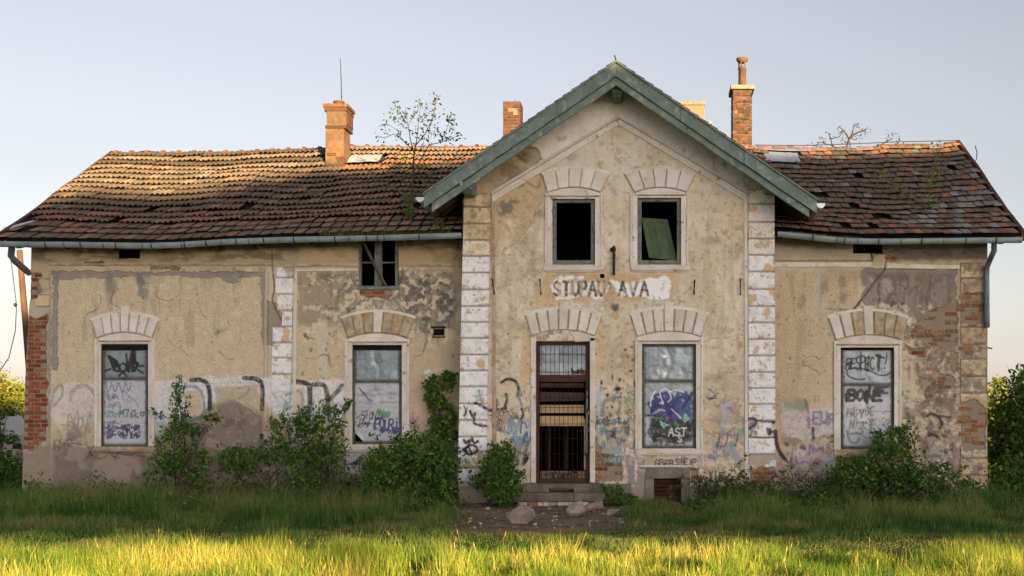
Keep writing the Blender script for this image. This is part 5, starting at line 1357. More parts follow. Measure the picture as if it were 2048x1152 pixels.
for i, (x, v, kd, c, which, rz, dz, dv, k) in enumerate(tiles):
    ex, ev, n = ex_[i], ev_[i], n_[i]
    ca, sa = math.cos(rz), math.sin(rz)
    ex2 = ex * ca + ev * sa; ev2 = ev * ca - ex * sa
    tl = .05 + dz; ev3 = ev2 * math.cos(tl) - n * math.sin(tl) * .6; n3 = np.cross(ex2, ev3); n3 /= np.linalg.norm(n3)
    o_ = s_[i] + n * (lift + abs(dz) * .5) + ev * dv * 2
    if v == 0: o_ = o_ - ev * .04
    V_, F_ = tv[kd]
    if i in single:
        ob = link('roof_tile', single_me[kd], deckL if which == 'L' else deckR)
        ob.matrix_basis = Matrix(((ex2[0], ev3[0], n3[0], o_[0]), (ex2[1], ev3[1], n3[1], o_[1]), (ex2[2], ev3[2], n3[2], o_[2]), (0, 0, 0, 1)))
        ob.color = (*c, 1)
    else:
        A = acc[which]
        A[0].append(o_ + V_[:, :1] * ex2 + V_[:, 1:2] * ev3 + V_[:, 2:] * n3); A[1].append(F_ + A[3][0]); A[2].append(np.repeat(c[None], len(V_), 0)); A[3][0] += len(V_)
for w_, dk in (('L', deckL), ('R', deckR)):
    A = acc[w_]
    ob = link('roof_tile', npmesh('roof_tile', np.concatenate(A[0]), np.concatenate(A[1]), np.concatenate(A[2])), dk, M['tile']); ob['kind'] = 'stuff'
print('tiles', len(tiles))

# ridge tiles, one by one
def ridge(xa_, xb_, step, dk, knob=True, mk='ridge'):
    n = max(1, int((xb_ - xa_) / step)); st = (xb_ - xa_) / n
    for i in range(n):
        x0_, x1_ = xa_ + i * st, xa_ + (i + 1) * st
        a, c = roofS(x0_, 1.0), roofS(x1_, 1.0)
        b = MB(); m_ = 7
        va = []
        for (p_, r_k) in ((a, .105), (c, .088)):
            for k in range(m_):
                an = math.pi * k / (m_ - 1)
                va.append((p_[0], p_[1] + .02 - math.cos(an) * r_k * 1.25, p_[2] - .03 + math.sin(an) * r_k))
        b.add(va, [(k, k + 1, m_ + k + 1, m_ + k) for k in range(m_ - 1)])
        if knob: b.tube([(a[0] - .02, a[1] + .02, a[2] - .01), (a[0] + .05, a[1] + .02, a[2] - .01)], [.115, .115], 10)
        b.build('ridge_tile', M[mk], dk)
ridge(XL0 + .06, -1.0, .36, deckL); ridge(xpx(1755, YRG), xpx(1862, YRG), .36, deckR, False); ridge(xpx(1890, YRG), XR1 - .02, .3, deckR, False)
# verge strips at both gable ends
for x0_, x1_ in ((XL0 - .05, XL0 + .03), (XR1 - .03, XR1 + .05)):
    b = MB(); vs = np.linspace(0, 1, 14)
    p_ = [roofS((x0_ + x1_) / 2, v) for v in vs]
    for q, w in zip(p_[:-1], p_[1:]):
        b.add([(x0_, q[1], q[2]-.12), (x1_, q[1], q[2]-.12), (x1_, q[1], q[2]+.085), (x0_, q[1], q[2]+.085), (x0_, w[1], w[2]-.12), (x1_, w[1], w[2]-.12), (x1_, w[1], w[2]+.085), (x0_, w[1], w[2]+.085)], [(0,1,2,3),(0,4,5,1),(1,5,6,2),(2,6,7,3),(3,7,4,0),(7,6,5,4)])
    b.build('verge_board', M['rust'], ST)
# repair sheets on the roof
for (a0, a1, b0, b1, wh) in ((697,760,322,338,0), (1530,1599,313,341,1)):
    va_, vb_ = ((.80, .895) if wh == 0 else (.80, .915))
    xs_ = np.linspace(xpx(a0, 3.3), xpx(a1, 3.3), 9); vs_ = np.linspace(va_, vb_, 5)
    X, Vv = np.meshgrid(xs_, vs_); s, ex, ev, n = roof_frame(X.ravel(), Vv.ravel())
    V_ = s + n * (.055 + rt.uniform(-.008, .008, (len(s), 1)))
    q = np.array([(j*9+i, j*9+i+1, (j+1)*9+i+1, (j+1)*9+i) for j in range(4) for i in range(8)])
    link('roof_patch', npmesh('roof_patch', V_, q), deckR if wh else deckL, M['zinc_patch'])
s0 = roofS(xpx(45, 0.2), .12); b = MB(); s, ex, ev, n = roof_frame(np.array([s0[0]]), np.array([.12]))
b.add([tuple(s[0] + n[0]*.07 + ex[0]*a + ev[0]*c) for a, c in ((-.22,-.2),(.0,-.2),(.28,.3),(.16,.3))], [(0,1,2,3)]); b.build('roof_patch', M['zinc_patch'], deckL)

# ---- gutters
def gutter(pts, Yg, name='gutter', r=.088, caps=True):
    P3 = [Vector(P(x, y, Yg)) for x, y in pts]
    b = MB(); n = 8; v = []
    for p_ in P3:
        for k in range(n + 1):
            a = math.pi * k / n
            v.append((p_.x, p_.y - math.cos(a) * r, p_.z + .02 - math.sin(a) * r))
        for k in range(n, -1, -1):
            a = math.pi * k / n
            v.append((p_.x, p_.y - math.cos(a) * (r - .006), p_.z + .022 - math.sin(a) * (r - .006)))
    w = 2 * (n + 1)
    f = [(i*w+k, i*w+(k+1)%w, (i+1)*w+(k+1)%w, (i+1)*w+k) for i in range(len(P3)-1) for k in range(w)]
    if caps: f += [tuple(range(n+1)), tuple((len(P3)-1)*w + k for k in range(n, -1, -1))]
    b.add(v, f)
    b.tube([(p_.x, p_.y - r, p_.z + .022) for p_ in P3], .010, 6)
    return b, P3
glp = [(-6,487),(60,488),(150,488.5),(250,490),(300,490.5),(360,489),(450,483),(560,479),(660,477),(800,474),(924,470)]
grp = [(1555,467),(1600,471),(1650,477),(1700,481),(1760,482),(1850,481),(1950,480),(2043,479)]
def dens(pts, step=22):
    out = []
    for (a, b_), (c, d) in zip(pts[:-1], pts[1:]):
        n = max(1, int((c - a) / step)); out += [(a + (c-a)*i/n, b_ + (d-b_)*i/n) for i in range(n)]
    return out + [pts[-1]]
for pts, seams, brs in ((glp, (60,132,210,288,366,445,500,560,640,700,770), (95,165,235,306,372,415,475,530,590,672,735,757,840)), (grp, (1672,1714,1755,1800,1841,1885,1930), (1625,1688,1756,1842,1930,1990))):
    b, P3 = gutter(dens(pts), YE - .085)
    gt = b.build('gutter', M['zinc'], ST, smooth=False)
    px_ = [q[0] for q in pts]; py_ = [q[1] for q in pts]
    for x in seams:
        y = np.interp(x, px_, py_); c = Vector(P(x, y, YE - .085)); s = MB()
        v = []
        for dx in (-.012, .012):
            for k in range(9):
                a = math.pi * k / 8; v.append((c.x + dx, c.y - math.cos(a) * 0.094, c.z + .02 - math.sin(a) * 0.094))
        s.add(v, [(k, k+1, 9+k+1, 9+k) for k in range(8)]); s.build('gutter_seam', M['zinc_dark'], gt)
    for x in brs:
        y = np.interp(x, px_, py_); c = Vector(P(x, y, YE - .085)); s = MB()
        s.tube([(c.x, c.y - .09, c.z + .03)] + [(c.x, c.y - math.cos(a) * 0.098, c.z + .02 - math.sin(a) * 0.098) for a in np.linspace(0, math.pi, 7)] + [(c.x, c.y + .1, c.z + .06)], .011, 5)
        s.build('gutter_bracket', M['iron'], gt)
# downpipes
b = MB(); Yg = YE - .085
b.tube([P(24,492,Yg), P(22,512,Yg+.05), P(30,522,Yg+.15), P(58,546,.12)], .062, 10); b.build('downpipe', M['zinc_dark'], ST, True)
b = MB(); b.tube([P(1988,486,Yg), P(1988,502,Yg+.03), P(1984,510,Yg+.1), P(1974,534,-.09), P(1973,552,-.09), P(1974,655,-.09)], .055, 10); b.build('downpipe', M['zinc_dark'], ST, True)
# soffit boards and rafter ends under the wing eaves
for xa_, xb_, ya, yb_ in ((xpx(40,-.4), xpx(916,-.4), 0, 0), (xpx(1560,-.4), xpx(2000,-.4), 0, 0)):
    n = int((xb_ - xa_) / .9)
    for i in range(n + 1):
        x = xa_ + (xb_ - xa_) * i / n; z = float(roofS(x, .02)[2])
        MB().add([(x-.05,-.45,z-.22),(x+.05,-.45,z-.22),(x+.05,.1,z-.05),(x-.05,.1,z-.05),(x-.05,-.45,z-.12),(x+.05,-.45,z-.12),(x+.05,.1,z+.16),(x-.05,.1,z+.16)], [(0,1,2,3),(4,5,6,7),(0,1,5,4),(1,2,6,5),(2,3,7,6),(3,0,4,7)]).build('rafter_end', M['timber'], ST)

# ------------------------------------------------------------------ cross gable: roof planes, barge boards, purlin ends
YV = YR - .75
ax, _, az = P(1232, 124, YV)
SL = .685
def gz(x): return az - abs(x - ax) * SL
xL, xR = P(848, 0, YV)[0], P(1634, 0, YV)[0]
for xe in (xL, xR):
    b = MB(); n = 1
    s = -1 if xe < ax else 1
    v = [(ax, YV+.03, az), (xe, YV+.03, gz(xe)), (xe, 6.0, gz(xe)), (ax, 6.0, az)]
    lo = [(x, y, z - .10) for x, y, z in v]
    b.add(v + lo, [(0,1,2,3),(7,6,5,4),(0,4,5,1),(1,5,6,2),(2,6,7,3)])
    gr = b.build('roof', M['deck'], ST)
    # tile edges along the verge
    t = MB(); m_ = 22
    for i in range(m_):
        xa_, xb_ = ax + (xe - ax) * i / m_, ax + (xe - ax) * (i + 1.12) / m_
        za, zb = gz(xa_) + .012, gz(xb_) + .035
        t.add([(xa_, YV-.02, za), (xb_, YV-.02, zb), (xb_, 5.5, zb), (xa_, 5.5, za), (xa_, YV-.02, za+.018), (xb_, YV-.02, zb+.018), (xb_, 5.5, zb+.018), (xa_, 5.5, za+.018)], [(4,5,6,7),(0,1,5,4),(1,2,6,5),(3,0,4,7),(0,3,2,1)])
    t.build('verge_tile', M['tile_o'], gr).color = (*(DK*.9), 1)
    # two barge boards, one below the other
    def board(off0, off1, y0_, y1_, xcut, name='barge_board'):
        g = random.Random(int(off0 * 1000) + (3 if s > 0 else 0))
        cuts = [0, g.uniform(.28, .4), g.uniform(.62, .74), 1.0]
        for i in range(3):             # each length of board on its own, a little out of line
            xa_, xb_ = ax + (xcut - ax) * cuts[i], ax + (xcut - ax) * cuts[i + 1] - s * (.004 if i < 2 else 0)
            d0, d1, dy = g.uniform(-.008, .008), g.uniform(-.010, .010), g.uniform(-.006, .006)
            xm = (xa_ + xb_) / 2; sg = g.uniform(-.012, .004)
            q = [(xa_, gz(xa_) - off0 + (d0 if i else 0)), (xm, gz(xm) - off0 + sg), (xb_, gz(xb_) - off0 + d0), (xb_, gz(xb_) - off1 + d1), (xm, gz(xm) - off1 + sg + g.uniform(-.006,.006)), (xa_, gz(xa_) - off1 + (d1 if i else 0))]
            MB().prism(q, y0_ + dy, y1_ + dy, .008).build(name, M['green'], ST)
    board(.004, .27, YV + .03, YV - .02, xe)
    board(.272, .43, YV + .07, YV + .03, xe - s * .14)
    MB().prism([(ax, az + .02), (xe + s * .02, gz(xe) + .005), (xe + s * .02, gz(xe) - .035), (ax, az - .02)], YV - .021, YV - .055, .006).build('barge_moulding', M['green'], ST)
    # soffit boards, underside of the overhang
    for k in range(4):
        ya, yb_ = YV + .09 + k * .165, YV + .09 + k * .165 + .155
        z0 = .125
        MB().add([(ax, ya, az - z0), (xe, ya, gz(xe) - z0), (xe, yb_, gz(xe) - z0), (ax, yb_, az - z0), (ax, ya, az - z0 - .022), (xe, ya, gz(xe) - z0 - .022), (xe, yb_, gz(xe) - z0 - .022), (ax, yb_, az - z0 - .022)], [(0,1,2,3),(7,6,5,4),(0,4,5,1),(1,5,6,2),(2,6,7,3),(3,7,4,0)]).build('soffit_board', M['green'], ST)
    # rafter tails under the side eave
    for k in range(5):
        y = YR - .3 + k * .42
        x1_ = xe - s * 1.1
        MB().add([(xe - s*.1, y-.05, gz(xe)-.12), (x1_, y-.05, gz(x1_)-.12), (x1_, y-.05, gz(x1_)-.26), (xe - s*.1, y-.05, gz(xe)-.22), (xe - s*.1, y+.05, gz(xe)-.12), (x1_, y+.05, gz(x1_)-.12), (x1_, y+.05, gz(x1_)-.26), (xe - s*.1, y+.05, gz(xe)-.22)], [(0,1,2,3),(7,6,5,4),(0,4,5,1),(1,5,6,2),(2,6,7,3),(3,7,4,0)]).build('rafter_end', M['timber'], ST)
    # gutter of the side eave, seen end on
    g = MB(); r = .085; c = (xe + s * .07, gz(xe) - .10); v = []
    for y in (YV - .02, 1.0):
        for k in range(9):
            a = math.pi * k / 8; v.append((c[0] + math.cos(a) * r, y, c[1] - math.sin(a) * r * 1.1 + .03))
    g.add(v, [(k, k+1, 10+k, 9+k) for k in range(8)] + [tuple(range(9))])
    g.build('gutter', M['zinc_patch'], ST)
MB().tube([(ax, YV-.03, az+.03), (ax-.03, YV-.03, az+.12)], .012, 5).build('finial_stub', M['iron'], ST)
for (px0, px1, py0, py1) in ((1224,1245,161,190), (921,944,357,384), (1532,1556,351,378)):
    a = P(px0, py1, YV + .18); c = P(px1, py0, YV + .18); pm = MB()
    x0_, x1_, z0, z1 = a[0], c[0], a[2], c[2]
    pm.box(x0_, x1_, YV + .18, YR + .1, z0 + .06, z1)
    pm.add([(x0_+.0,YV+.19,z0+.06),(x1_,YV+.19,z0+.06),(x1_,YR+.1,z0+.06),(x0_,YR+.1,z0+.06),(x0_+.03,YV+.3,z0),(x1_-.03,YV+.3,z0),(x1_-.03,YR+.1,z0),(x0_+.03,YR+.1,z0)], [(4,5,6,7),(0,1,5,4),(1,2,6,5),(3,0,4,7)])
    pm.build('purlin_end', M['green'], ST)
i_ = P(922, 364, YV + .0)
MB().lathe([(.018,-.06),(.022,-.02),(.03,-.015),(.03,.0),(.02,.01),(.026,.02),(.016,.05)], (i_[0], YV - .0, i_[2]), 10).build('insulator', M['white'], ST)
s = roofS(xpx(905, .3), .2)
MB().add([(s[0]-.12,s[1]-.1,s[2]+.09),(s[0]+.2,s[1]-.15,s[2]+.04),(s[0]+.22,s[1]+.1,s[2]+.12),(s[0]+.05,s[1]+.1,s[2]+.19)], [(0,1,2,3)]).build('roof_patch', M['zinc_patch'], deckL)
s = roofS(xpx(1632, .5), .25)
MB().lathe([(.02,-.02),(.10,.0),(.12,.04),(.08,.09),(.03,.12)], (s[0], s[1]-.1, s[2]+.05), 9).build('roof_patch', M['zinc_patch'], deckR)

# ------------------------------------------------------------------ chimneys
def brick_chimney(px0, px1, pyt, pyb, Yc, depth, mk, name='chimney', mortar='mortar', rows_skip=0):
    x0_, x1_ = xpx(px0, Yc), xpx(px1, Yc); zt, zb = zpx(pyt, Yc), zpx(pyb, Yc)
    core = MB().box(x0_ + .018, x1_ - .018, Yc + .018, Yc + depth - .018, zb, zt - .004).build(name, M[mortar], ST)
    h = .082; row = 0; z = zt - h / 2
    while z > zb:
        off = .0 if row % 2 else .125
        for (L_, face) in ((x1_ - x0_, 'f'), (depth, 'r'), (depth, 'l')):
            p0 = 0.0
            first = True
            while p0 < L_ - .03:
                w_ = (off or .25) if first else .25
                first = False
                w_ = min(w_, L_ - p0)
                if L_ - p0 - w_ < .06: w_ = L_ - p0
                c = p0 + w_ / 2; p0 += w_
                if random.random() < .03: continue
                sx = (w_ - .012) / .25
                if face == 'f': ob = place_brick(x0_ + c, Yc + .06 + random.uniform(-.006, .008), z, mk, sx, core)
                elif face == 'r': ob = place_brick(x1_ - .06, Yc + c, z, mk, sx, core, math.pi / 2)
                else: ob = place_brick(x0_ + .06, Yc + c, z, mk, sx, core, -math.pi / 2)
                ob.rotation_euler[0] *= .5
        z -= h; row += 1
    return core, (x0_, x1_, zt, zb)
# left chimney: plastered, widened head with a capping, pot and rod
Yc = 3.0
x0_, x1_ = xpx(651, Yc), xpx(688, Yc); zt, zm, zb = zpx(215, Yc), zpx(254, Yc), zpx(350, Yc)
M['chim_plaster'] = mat('flaking_chimney_plaster', S(112,92,70), S(88,72,58), 5, bump=.6, bscale=22, c3=S(108,74,54), s3=6, t3=(.48,.58), var=.05)
ch = MB()
def chip(x0_, x1_, y0_, y1_, z0, z1):
    return [(x0_, y0_, z0), (x1_, y0_, z0), (x1_, y1_, z0), (x0_, y1_, z0), (x0_, y0_, z1), (x1_, y0_, z1), (x1_, y1_, z1), (x0_, y1_, z1)]
FB = [(3,2,1,0),(4,5,6,7),(0,1,5,4),(1,2,6,5),(2,3,7,6),(3,0,4,7)]
ch.add(chip(x0_, x1_, Yc, Yc + .5, zb - .3, zm - .03), FB)
ch.add(chip(x0_ + .03, x1_ + .05, Yc - .015, Yc + .53, zm + .03, zt - .08), FB)
cho = ch.build('chimney', M['chim_plaster'], ST)
for (za, zc, e) in ((zm - .032, zm + .032, .022), (zt - .085, zt + .0, .04), (zt + .002, zt + .075, .065)):
    MB().box(x0_ + .02 - e, x1_ + .03 + e, Yc - e, Yc + .53 + e, za, zc).build('chimney_band', M['ridge' if e > .06 else 'brick_orange'], cho)
for row in range(6):
    for k in range(2):
        if random.random() < .12: continue
        place_brick(x0_ + .11 + k * .23 + (row % 2) * .03, Yc + .045, zpx(345, Yc) + row * .083, 'brick_orange', .82, cho)
for k in range(3): MB().box(x1_ + .05, x1_ + .075, Yc + .03 + k * .17, Yc + .15 + k * .17, zm + .06, zt - .1).build('chimney_panel', M['brick_orange'], cho)
cp = P(678, 205, Yc + .3)
MB().lathe([(.10,0),(.115,.02),(.11,.10),(.13,.11),(.13,.15),(.09,.16)], (cp[0], cp[1], zt + .07), 12).build('chimney_pot', M['clay'], cho, True)
a, c = P(680.5, 118, Yc + .4), P(683.5, 200, Yc + .4)
MB().tube([a, ((a[0]+c[0])/2+.004, a[1], (a[2]+c[2])/2), c], [.008, .011, .013], 5).build('lightning_rod', M['iron'], cho)
# middle chimney: bare orange brick behind the gable
core, (x0_, x1_, zt, zb) = brick_chimney(1006, 1041, 202, 290, 4.4, .55, 'brick_orange')
MB().tube([((x0_+x1_)/2 + .05, 4.6, zt), ((x0_+x1_)/2 + .06, 4.6, zt + .09)], .008, 5).build('wire_stub', M['iron'], core)
# right chimney: sooty brick, slab and clay pot with slots
core, (x0_, x1_, zt, zb) = brick_chimney(1465.5, 1504, 179, 305, 4.3, .6, 'brick_sooty')
MB().prism([(x0_-.05,zt),(x1_+.055,zt),(x1_+.06,zt+.1),(x0_-.055,zt+.1)], 4.3+.68, 4.3-.06, .01).build('chimney_slab', M['concrete'], core)
cx_, cy_ = xpx(1484.5, 4.6), 4.6
cz_ = zt + .1
top = zpx(116, 4.6) - cz_
pot = MB().lathe([(.098,0),(.095,.06),(.092,top*.62),(.105,top*.63),(.105,top*.66),(.09,top*.67),(.09,top*.70)], (cx_, cy_, cz_), 14).build('chimney_pot', M['clay'], core, True)
for k in range(5):
    a = 2*math.pi*k/5 + .5; MB().tube([(cx_+.078*math.cos(a), cy_+.078*math.sin(a), cz_+top*.69), (cx_+.085*math.cos(a), cy_+.085*math.sin(a), cz_+top*.86)], .018, 6).build('cowl_post', M['clay'], pot)
MB().lathe([(.09,top*.845),(.10,top*.86),(.135,top*.90),(.145,top*.95),(.145,top*.985),(.06,top)], (cx_, cy_, cz_), 14).build('cowl', M['clay'], pot, True)
# lightning conductor along the right ridge
b = MB(); b.tube([P(1510,290,YRG), P(1600,291,YRG), P(1700,288,YRG), P(1800,283.5,YRG), P(1915,281,YRG)], .009, 4)
for x, y in ((1796,292),(1807,292),(1865,291),(1700,297)): b.tube([P(x, y+2, YRG), P(x, 284.5, YRG)], .012, 4)
b.tube([P(1866,291,YRG), P(1862,284,YRG)], .012, 4); b.tube([P(1950,291,3), P(1954,305,2.8), P(1953,318,2.6), P(1949,325,2.5)], .01, 4)
b.build('lightning_wire', M['iron'], ST)
b = MB(); b.tube([P(265,306,YRG), P(290,302,YRG), P(312,304,YRG), P(330,309,YRG)], .012, 4); b.tube([P(545,303,YRG), P(600,299,YRG), P(650,297,YRG-.5)], .009, 4); b.tube([P(695,293,YRG), P(760,297,YRG), P(850,292,YRG), P(935,296,YRG)], .008, 4)
b.build('lightning_wire', M['iron'], ST)

# ------------------------------------------------------------------ loose things on and in the building
# green panel fallen inside the right upper window
Yp = YR + .22
panel = thing('shutter_panel', P(1325, 520, Yp), 'loose green two-field wooden panel leaning inside the right upper window', 'shutter')
q = [P(1298,516,Yp), P(1354,522,Yp), P(1335,440,Yp+.1), P(1283,436,Yp+.1)]
q = [Vector(v) for v in q]
def bil(u, v): return q[0]*(1-u)*(1-v) + q[1]*u*(1-v) + q[2]*u*v + q[3]*(1-u)*v
nrm = (q[1]-q[0]).cross(q[3]-q[0]).normalized()
if nrm.y > 0: nrm = -nrm
def slab(u0,u1,v0,v1,d0,d1):
    c = [bil(u0,v0), bil(u1,v0), bil(u1,v1), bil(u0,v1)]
    return MB().add([p_ + nrm*d0 for p_ in c] + [p_ + nrm*d1 for p_ in c], [(3,2,1,0),(4,5,6,7),(0,1,5,4),(1,2,6,5),(2,3,7,6),(3,0,4,7)])
b = MB()
for a in ((0,.16,0,1),(.84,1,0,1),(.46,.56,.12,.9),(.16,.84,.0,.12),(.16,.84,.9,1)):
    s_b = slab(*a, 0, .03); b.add(s_b.v, s_b.f)
b.build('panel_frame', M['green_dark'], panel)
for u0 in (.16, .56): slab(u0+.0, u0+(.30 if u0 < .3 else .28), .12, .9, .0, .012).build('field', M['green_dark'], panel)
# grey stick lodged across the attic window
o = MB().tube([P(724,478,-.12), P(748,528,-.09), P(772,572,-.06)], [.028,.03,.026], 4).build('wooden_stick', M['plank'])
tag(o, 'grey broken lath lying slantwise across the small attic window', 'stick')
o = MB().lathe([(.02,0),(.05,.0),(.06,.012),(.045,.03),(.01,.035)], P(1178,525,YR+.1), 7).build('crumpled_paper', M['white'])
tag(o, 'small white scrap of paper on the sill of the dark left upper window', 'paper')
# fallen stones
def rock(px, py, wpx, hpx, label, seed, group=None):
    gx_, gy_ = G(px, py)
    k = (gy_ - CY) / F; w_, h_ = wpx * k, hpx * k
    r = np.random.default_rng(seed)
    import bmesh
    bm = bmesh.new()
    for _ in range(26):
        d = r.normal(size=3); d /= np.linalg.norm(d); d = np.sign(d) * np.abs(d) ** .75
        d *= r.uniform(.72, 1.0)
        bm.verts.new((gx_ + d[0]*w_*.52, gy_ + w_*.3 + d[1]*w_*.4, GZ + h_*.38 + d[2]*h_*.62 + d[0]*h_*.18))
    bmesh.ops.convex_hull(bm, input=bm.verts)
    bmesh.ops.delete(bm, geom=[q for q in bm.verts if not q.link_faces], context='VERTS')
    bmesh.ops.bevel(bm, geom=list(bm.edges), offset=w_*.02, segments=1, affect='EDGES')
    me = bpy.data.meshes.new('rock'); bm.to_mesh(me); bm.free()
    o = link('rock', me, None, M['rock'])
    return tag(o, label, 'rock', group)
rock(1040, 1048, 68, 38, 'large angular pale stone lying on the bare earth before the door step', 3, 'stones in front of the door')
rock(1149, 1034, 48, 32, 'brown stone half sunk in weeds at the right end of the step', 5, 'stones in front of the door')
rock(1189, 1022, 46, 20, 'flat pale stone lying close under the step slab on its right', 7, 'stones in front of the door')
rock(1222, 1033, 42, 18, 'low stone in weeds between the flat stone and the cellar window', 9, 'stones in front of the door')
rock(682, 990, 60, 40, 'dark rounded masonry stump at the wall below the second window', 11, 'stones in front of the door')
for k, (x, y, w_, lb) in enumerate(((1098,1020,11,'small pale chip just in front of the middle of the step'), (1110,1036,13,'pale chip between the large angular stone and the brown stone'), (1086,1030,8,'tiny chip right beside the large angular stone'), (975,1020,13,'flat chip on bare earth near the rounded bush'),
        (1180,1045,9,'small chip on the earth below the flat pale stone'), (1240,1046,12,'chip at the right edge of the bare earth'), (940,1040,10,'chip at the left edge of the bare earth'), (1120,1052,7,'tiny chip at the meadow side of the bare earth'), (1262,1034,11,'chip lying in weeds beside the low stone'))):
    rock(x, y, w_, 4 + w_*.15, lb, 30 + k, 'rubble chips on the path')

# crumbs of plaster, brick and tile on the bare earth, too many to count
Vd, Td, Cd = [], [], []
rd = np.random.default_rng(77)
for k in range(700):
    x_, y_ = G(rd.uniform(880, 1275), rd.uniform(1006, 1058)) if k < 520 else (xpx(rd.uniform(930, 1550), -1.2), rd.uniform(-1.7, -.7))
    sz_ = .012 + .05 * rd.random() ** 4; c0 = np.array([x_, y_, GZ + sz_*.3])
    q = rd.normal(size=(5, 3)); q /= np.linalg.norm(q, axis=1, keepdims=True); q *= sz_ * np.array([1, 1, .6]); n0 = len(Vd)
    Vd += list(c0 + q); Td += [(n0, n0+1, n0+2), (n0, n0+2, n0+3), (n0, n0+3, n0+4), (n0+1, n0+2, n0+4), (n0+1, n0+3, n0+4), (n0+2, n0+3, n0+4)]
    cc = np.array([S(178,166,148), S(150,98,74), S(132,118,102), S(196,190,180), S(96,88,78)][rd.integers(5)]) * rd.uniform(.7, 1.1); Cd += [cc]*5
o = link('rubble', npmesh('rubble', np.array(Vd), np.array(Td), np.array(Cd)), None, M['wall'])
tag(o, 'crumbs of plaster and brick scattered over the bare earth', 'rubble', None, 'stuff')

# ------------------------------------------------------------------ plants
LV = np.random.default_rng(5)
def leaves_mesh(name, C, size, cols, up=.3, fold=.25, aspect=.5):
    """leaf blades (two triangles each, folded along the midrib) at the points C"""
    n = len(C)
    d = LV.normal(size=(n, 3)); d[:, 2] += up * -1; d /= np.linalg.norm(d, axis=1, keepdims=True)
    a = LV.normal(size=(n, 3)); a = np.cross(d, a); a /= np.linalg.norm(a, axis=1, keepdims=True)
    nn = np.cross(d, a)
    L_ = (size * LV.uniform(.6, 1.3, n))[:, None]
    b0 = C - d * L_ * .5; t0 = C + d * L_ * .5
    l = C + a * L_ * aspect * .5 + nn * L_ * fold * .3; r = C - a * L_ * aspect * .5 + nn * L_ * fold * .3
    V = np.stack([b0, r, t0, l], 1).reshape(-1, 3)
    i = np.arange(n) * 4
    T = np.concatenate([np.stack([i, i+1, i+2], 1), np.stack([i, i+2, i+3], 1)])
    return npmesh(name, V, T, np.repeat(cols, 4, 0))
LEAFC = [np.array(S(78,112,46)), np.array(S(102,132,56)), np.array(S(60,90,42)), np.array(S(126,146,64))]
def leafcols(n, pal=LEAFC, w=(.4,.3,.2,.1)):
    i = LV.choice(len(pal), n, p=w); c = np.array(pal)[i]
    return c * LV.uniform(.75, 1.25, (n, 1))

def blob_points(blobs, n, shell=.55):
    """blobs = (px, py, Y, rx_px, ry_px, depth m); points mostly near each blob's surface, in clumps"""
    w_ = np.array([b_[3]*b_[4] for b_ in blobs], float) ; w_ /= w_.sum()
    out = []
    for b_, q in zip(blobs, w_):
        k = max(6, int(n*q)); ncl = max(3, k // 16)
        d = LV.normal(size=(ncl, 3)); d /= np.linalg.norm(d, axis=1, keepdims=True)
        rr = LV.uniform(shell, 1.05, (ncl, 1)) ** .7
        cen = d * rr
        idx = LV.integers(0, ncl, k)
        p_ = cen[idx] + LV.normal(size=(k, 3)) * .21
        c = np.array(P(b_[0], b_[1], b_[2])); s_ = (b_[2] - CY) / F
        out.append(c + p_ * np.array([b_[3]*s_, b_[5], b_[4]*s_]))
    return np.concatenate(out)

def bush(name, label, blobs, n, size, stems, cat='bush', group=None, cols=None, sway=.05):
    bx = sum(b_[0] for b_ in blobs)/len(blobs); Y0 = blobs[0][2]
    base = P(bx, 0, Y0); t = thing(name, (base[0], Y0, GZ), label, cat, group)
    C = blob_points(blobs, n)
    C[:, 2] = np.maximum(C[:, 2], GZ + .03); C[:, 1] = np.minimum(C[:, 1], (YR if name == 'none' else 0) - .03) if Y0 < 0 else C[:, 1]
    g = random.Random(n + len(blobs))
    extra = []
    for b_ in blobs:                       # shoots that stand out of the mass, leafed to the tip
        s_ = (b_[2] - CY) / F
        for _ in range(0 if name == 'creeper' else (2 if n > 500 else 1)):
            an = g.uniform(.25, 2.9); c0 = Vector(P(b_[0], b_[1], b_[2]))
            d = Vector((math.cos(an), g.uniform(-.7, .1), abs(math.sin(an)) + .25)).normalized(); L0 = max(b_[3], b_[4]) * s_ * g.uniform(1.0, 1.5)
            p0, p1 = c0 + d * L0 * .2, c0 + d * L0; mid = p0.lerp(p1, .55) + Vector((0, 0, L0 * .06))
            MB().tube([p0, mid, p1], [.007, .005, .002], 4).build('shoot', M['bark'], t)
            for q in np.linspace(.35, 1, 14):
                w = p0.lerp(p1, q)
                for _ in range(2): extra.append(np.array(w) + LV.normal(size=3) * size * .45)
    if extra: C = np.concatenate([C, np.array(extra)])
    C[:, 2] = np.maximum(C[:, 2], GZ + .03)
    sz = size * LV.uniform(.65, 1.35, len(C))
    link('foliage', leaves_mesh('foliage', C, sz, cols(len(C)) if cols else leafcols(len(C))), t, M['leaf'])
    for (px, pts, r) in stems:
        MB().tube(pts, [r*(1 - .75*i/(len(pts)-1)) for i in range(len(pts))], 5).build('stem', M['bark'], t)
    return t
def auto_stems(blobs, base, n, r=.018):
    out = []
    g = random.Random(len(blobs)*7 + n)
    for i in range(n):
        b_ = blobs[i % len(blobs)]
        e = Vector(P(b_[0] + g.uniform(-.5,.5)*b_[3], b_[1] - g.uniform(-.2,.7)*b_[4], b_[2] + g.uniform(-.3,.3)*b_[5]))
        s = Vector((base[0] + g.uniform(-.25,.25), base[1] + g.uniform(-.1,.1), GZ - .02))
        m_ = s.lerp(e, .5) + Vector((g.uniform(-.1,.1), g.uniform(-.06,.06), .12))
        out.append((0, [s, m_, e], r))
    return out

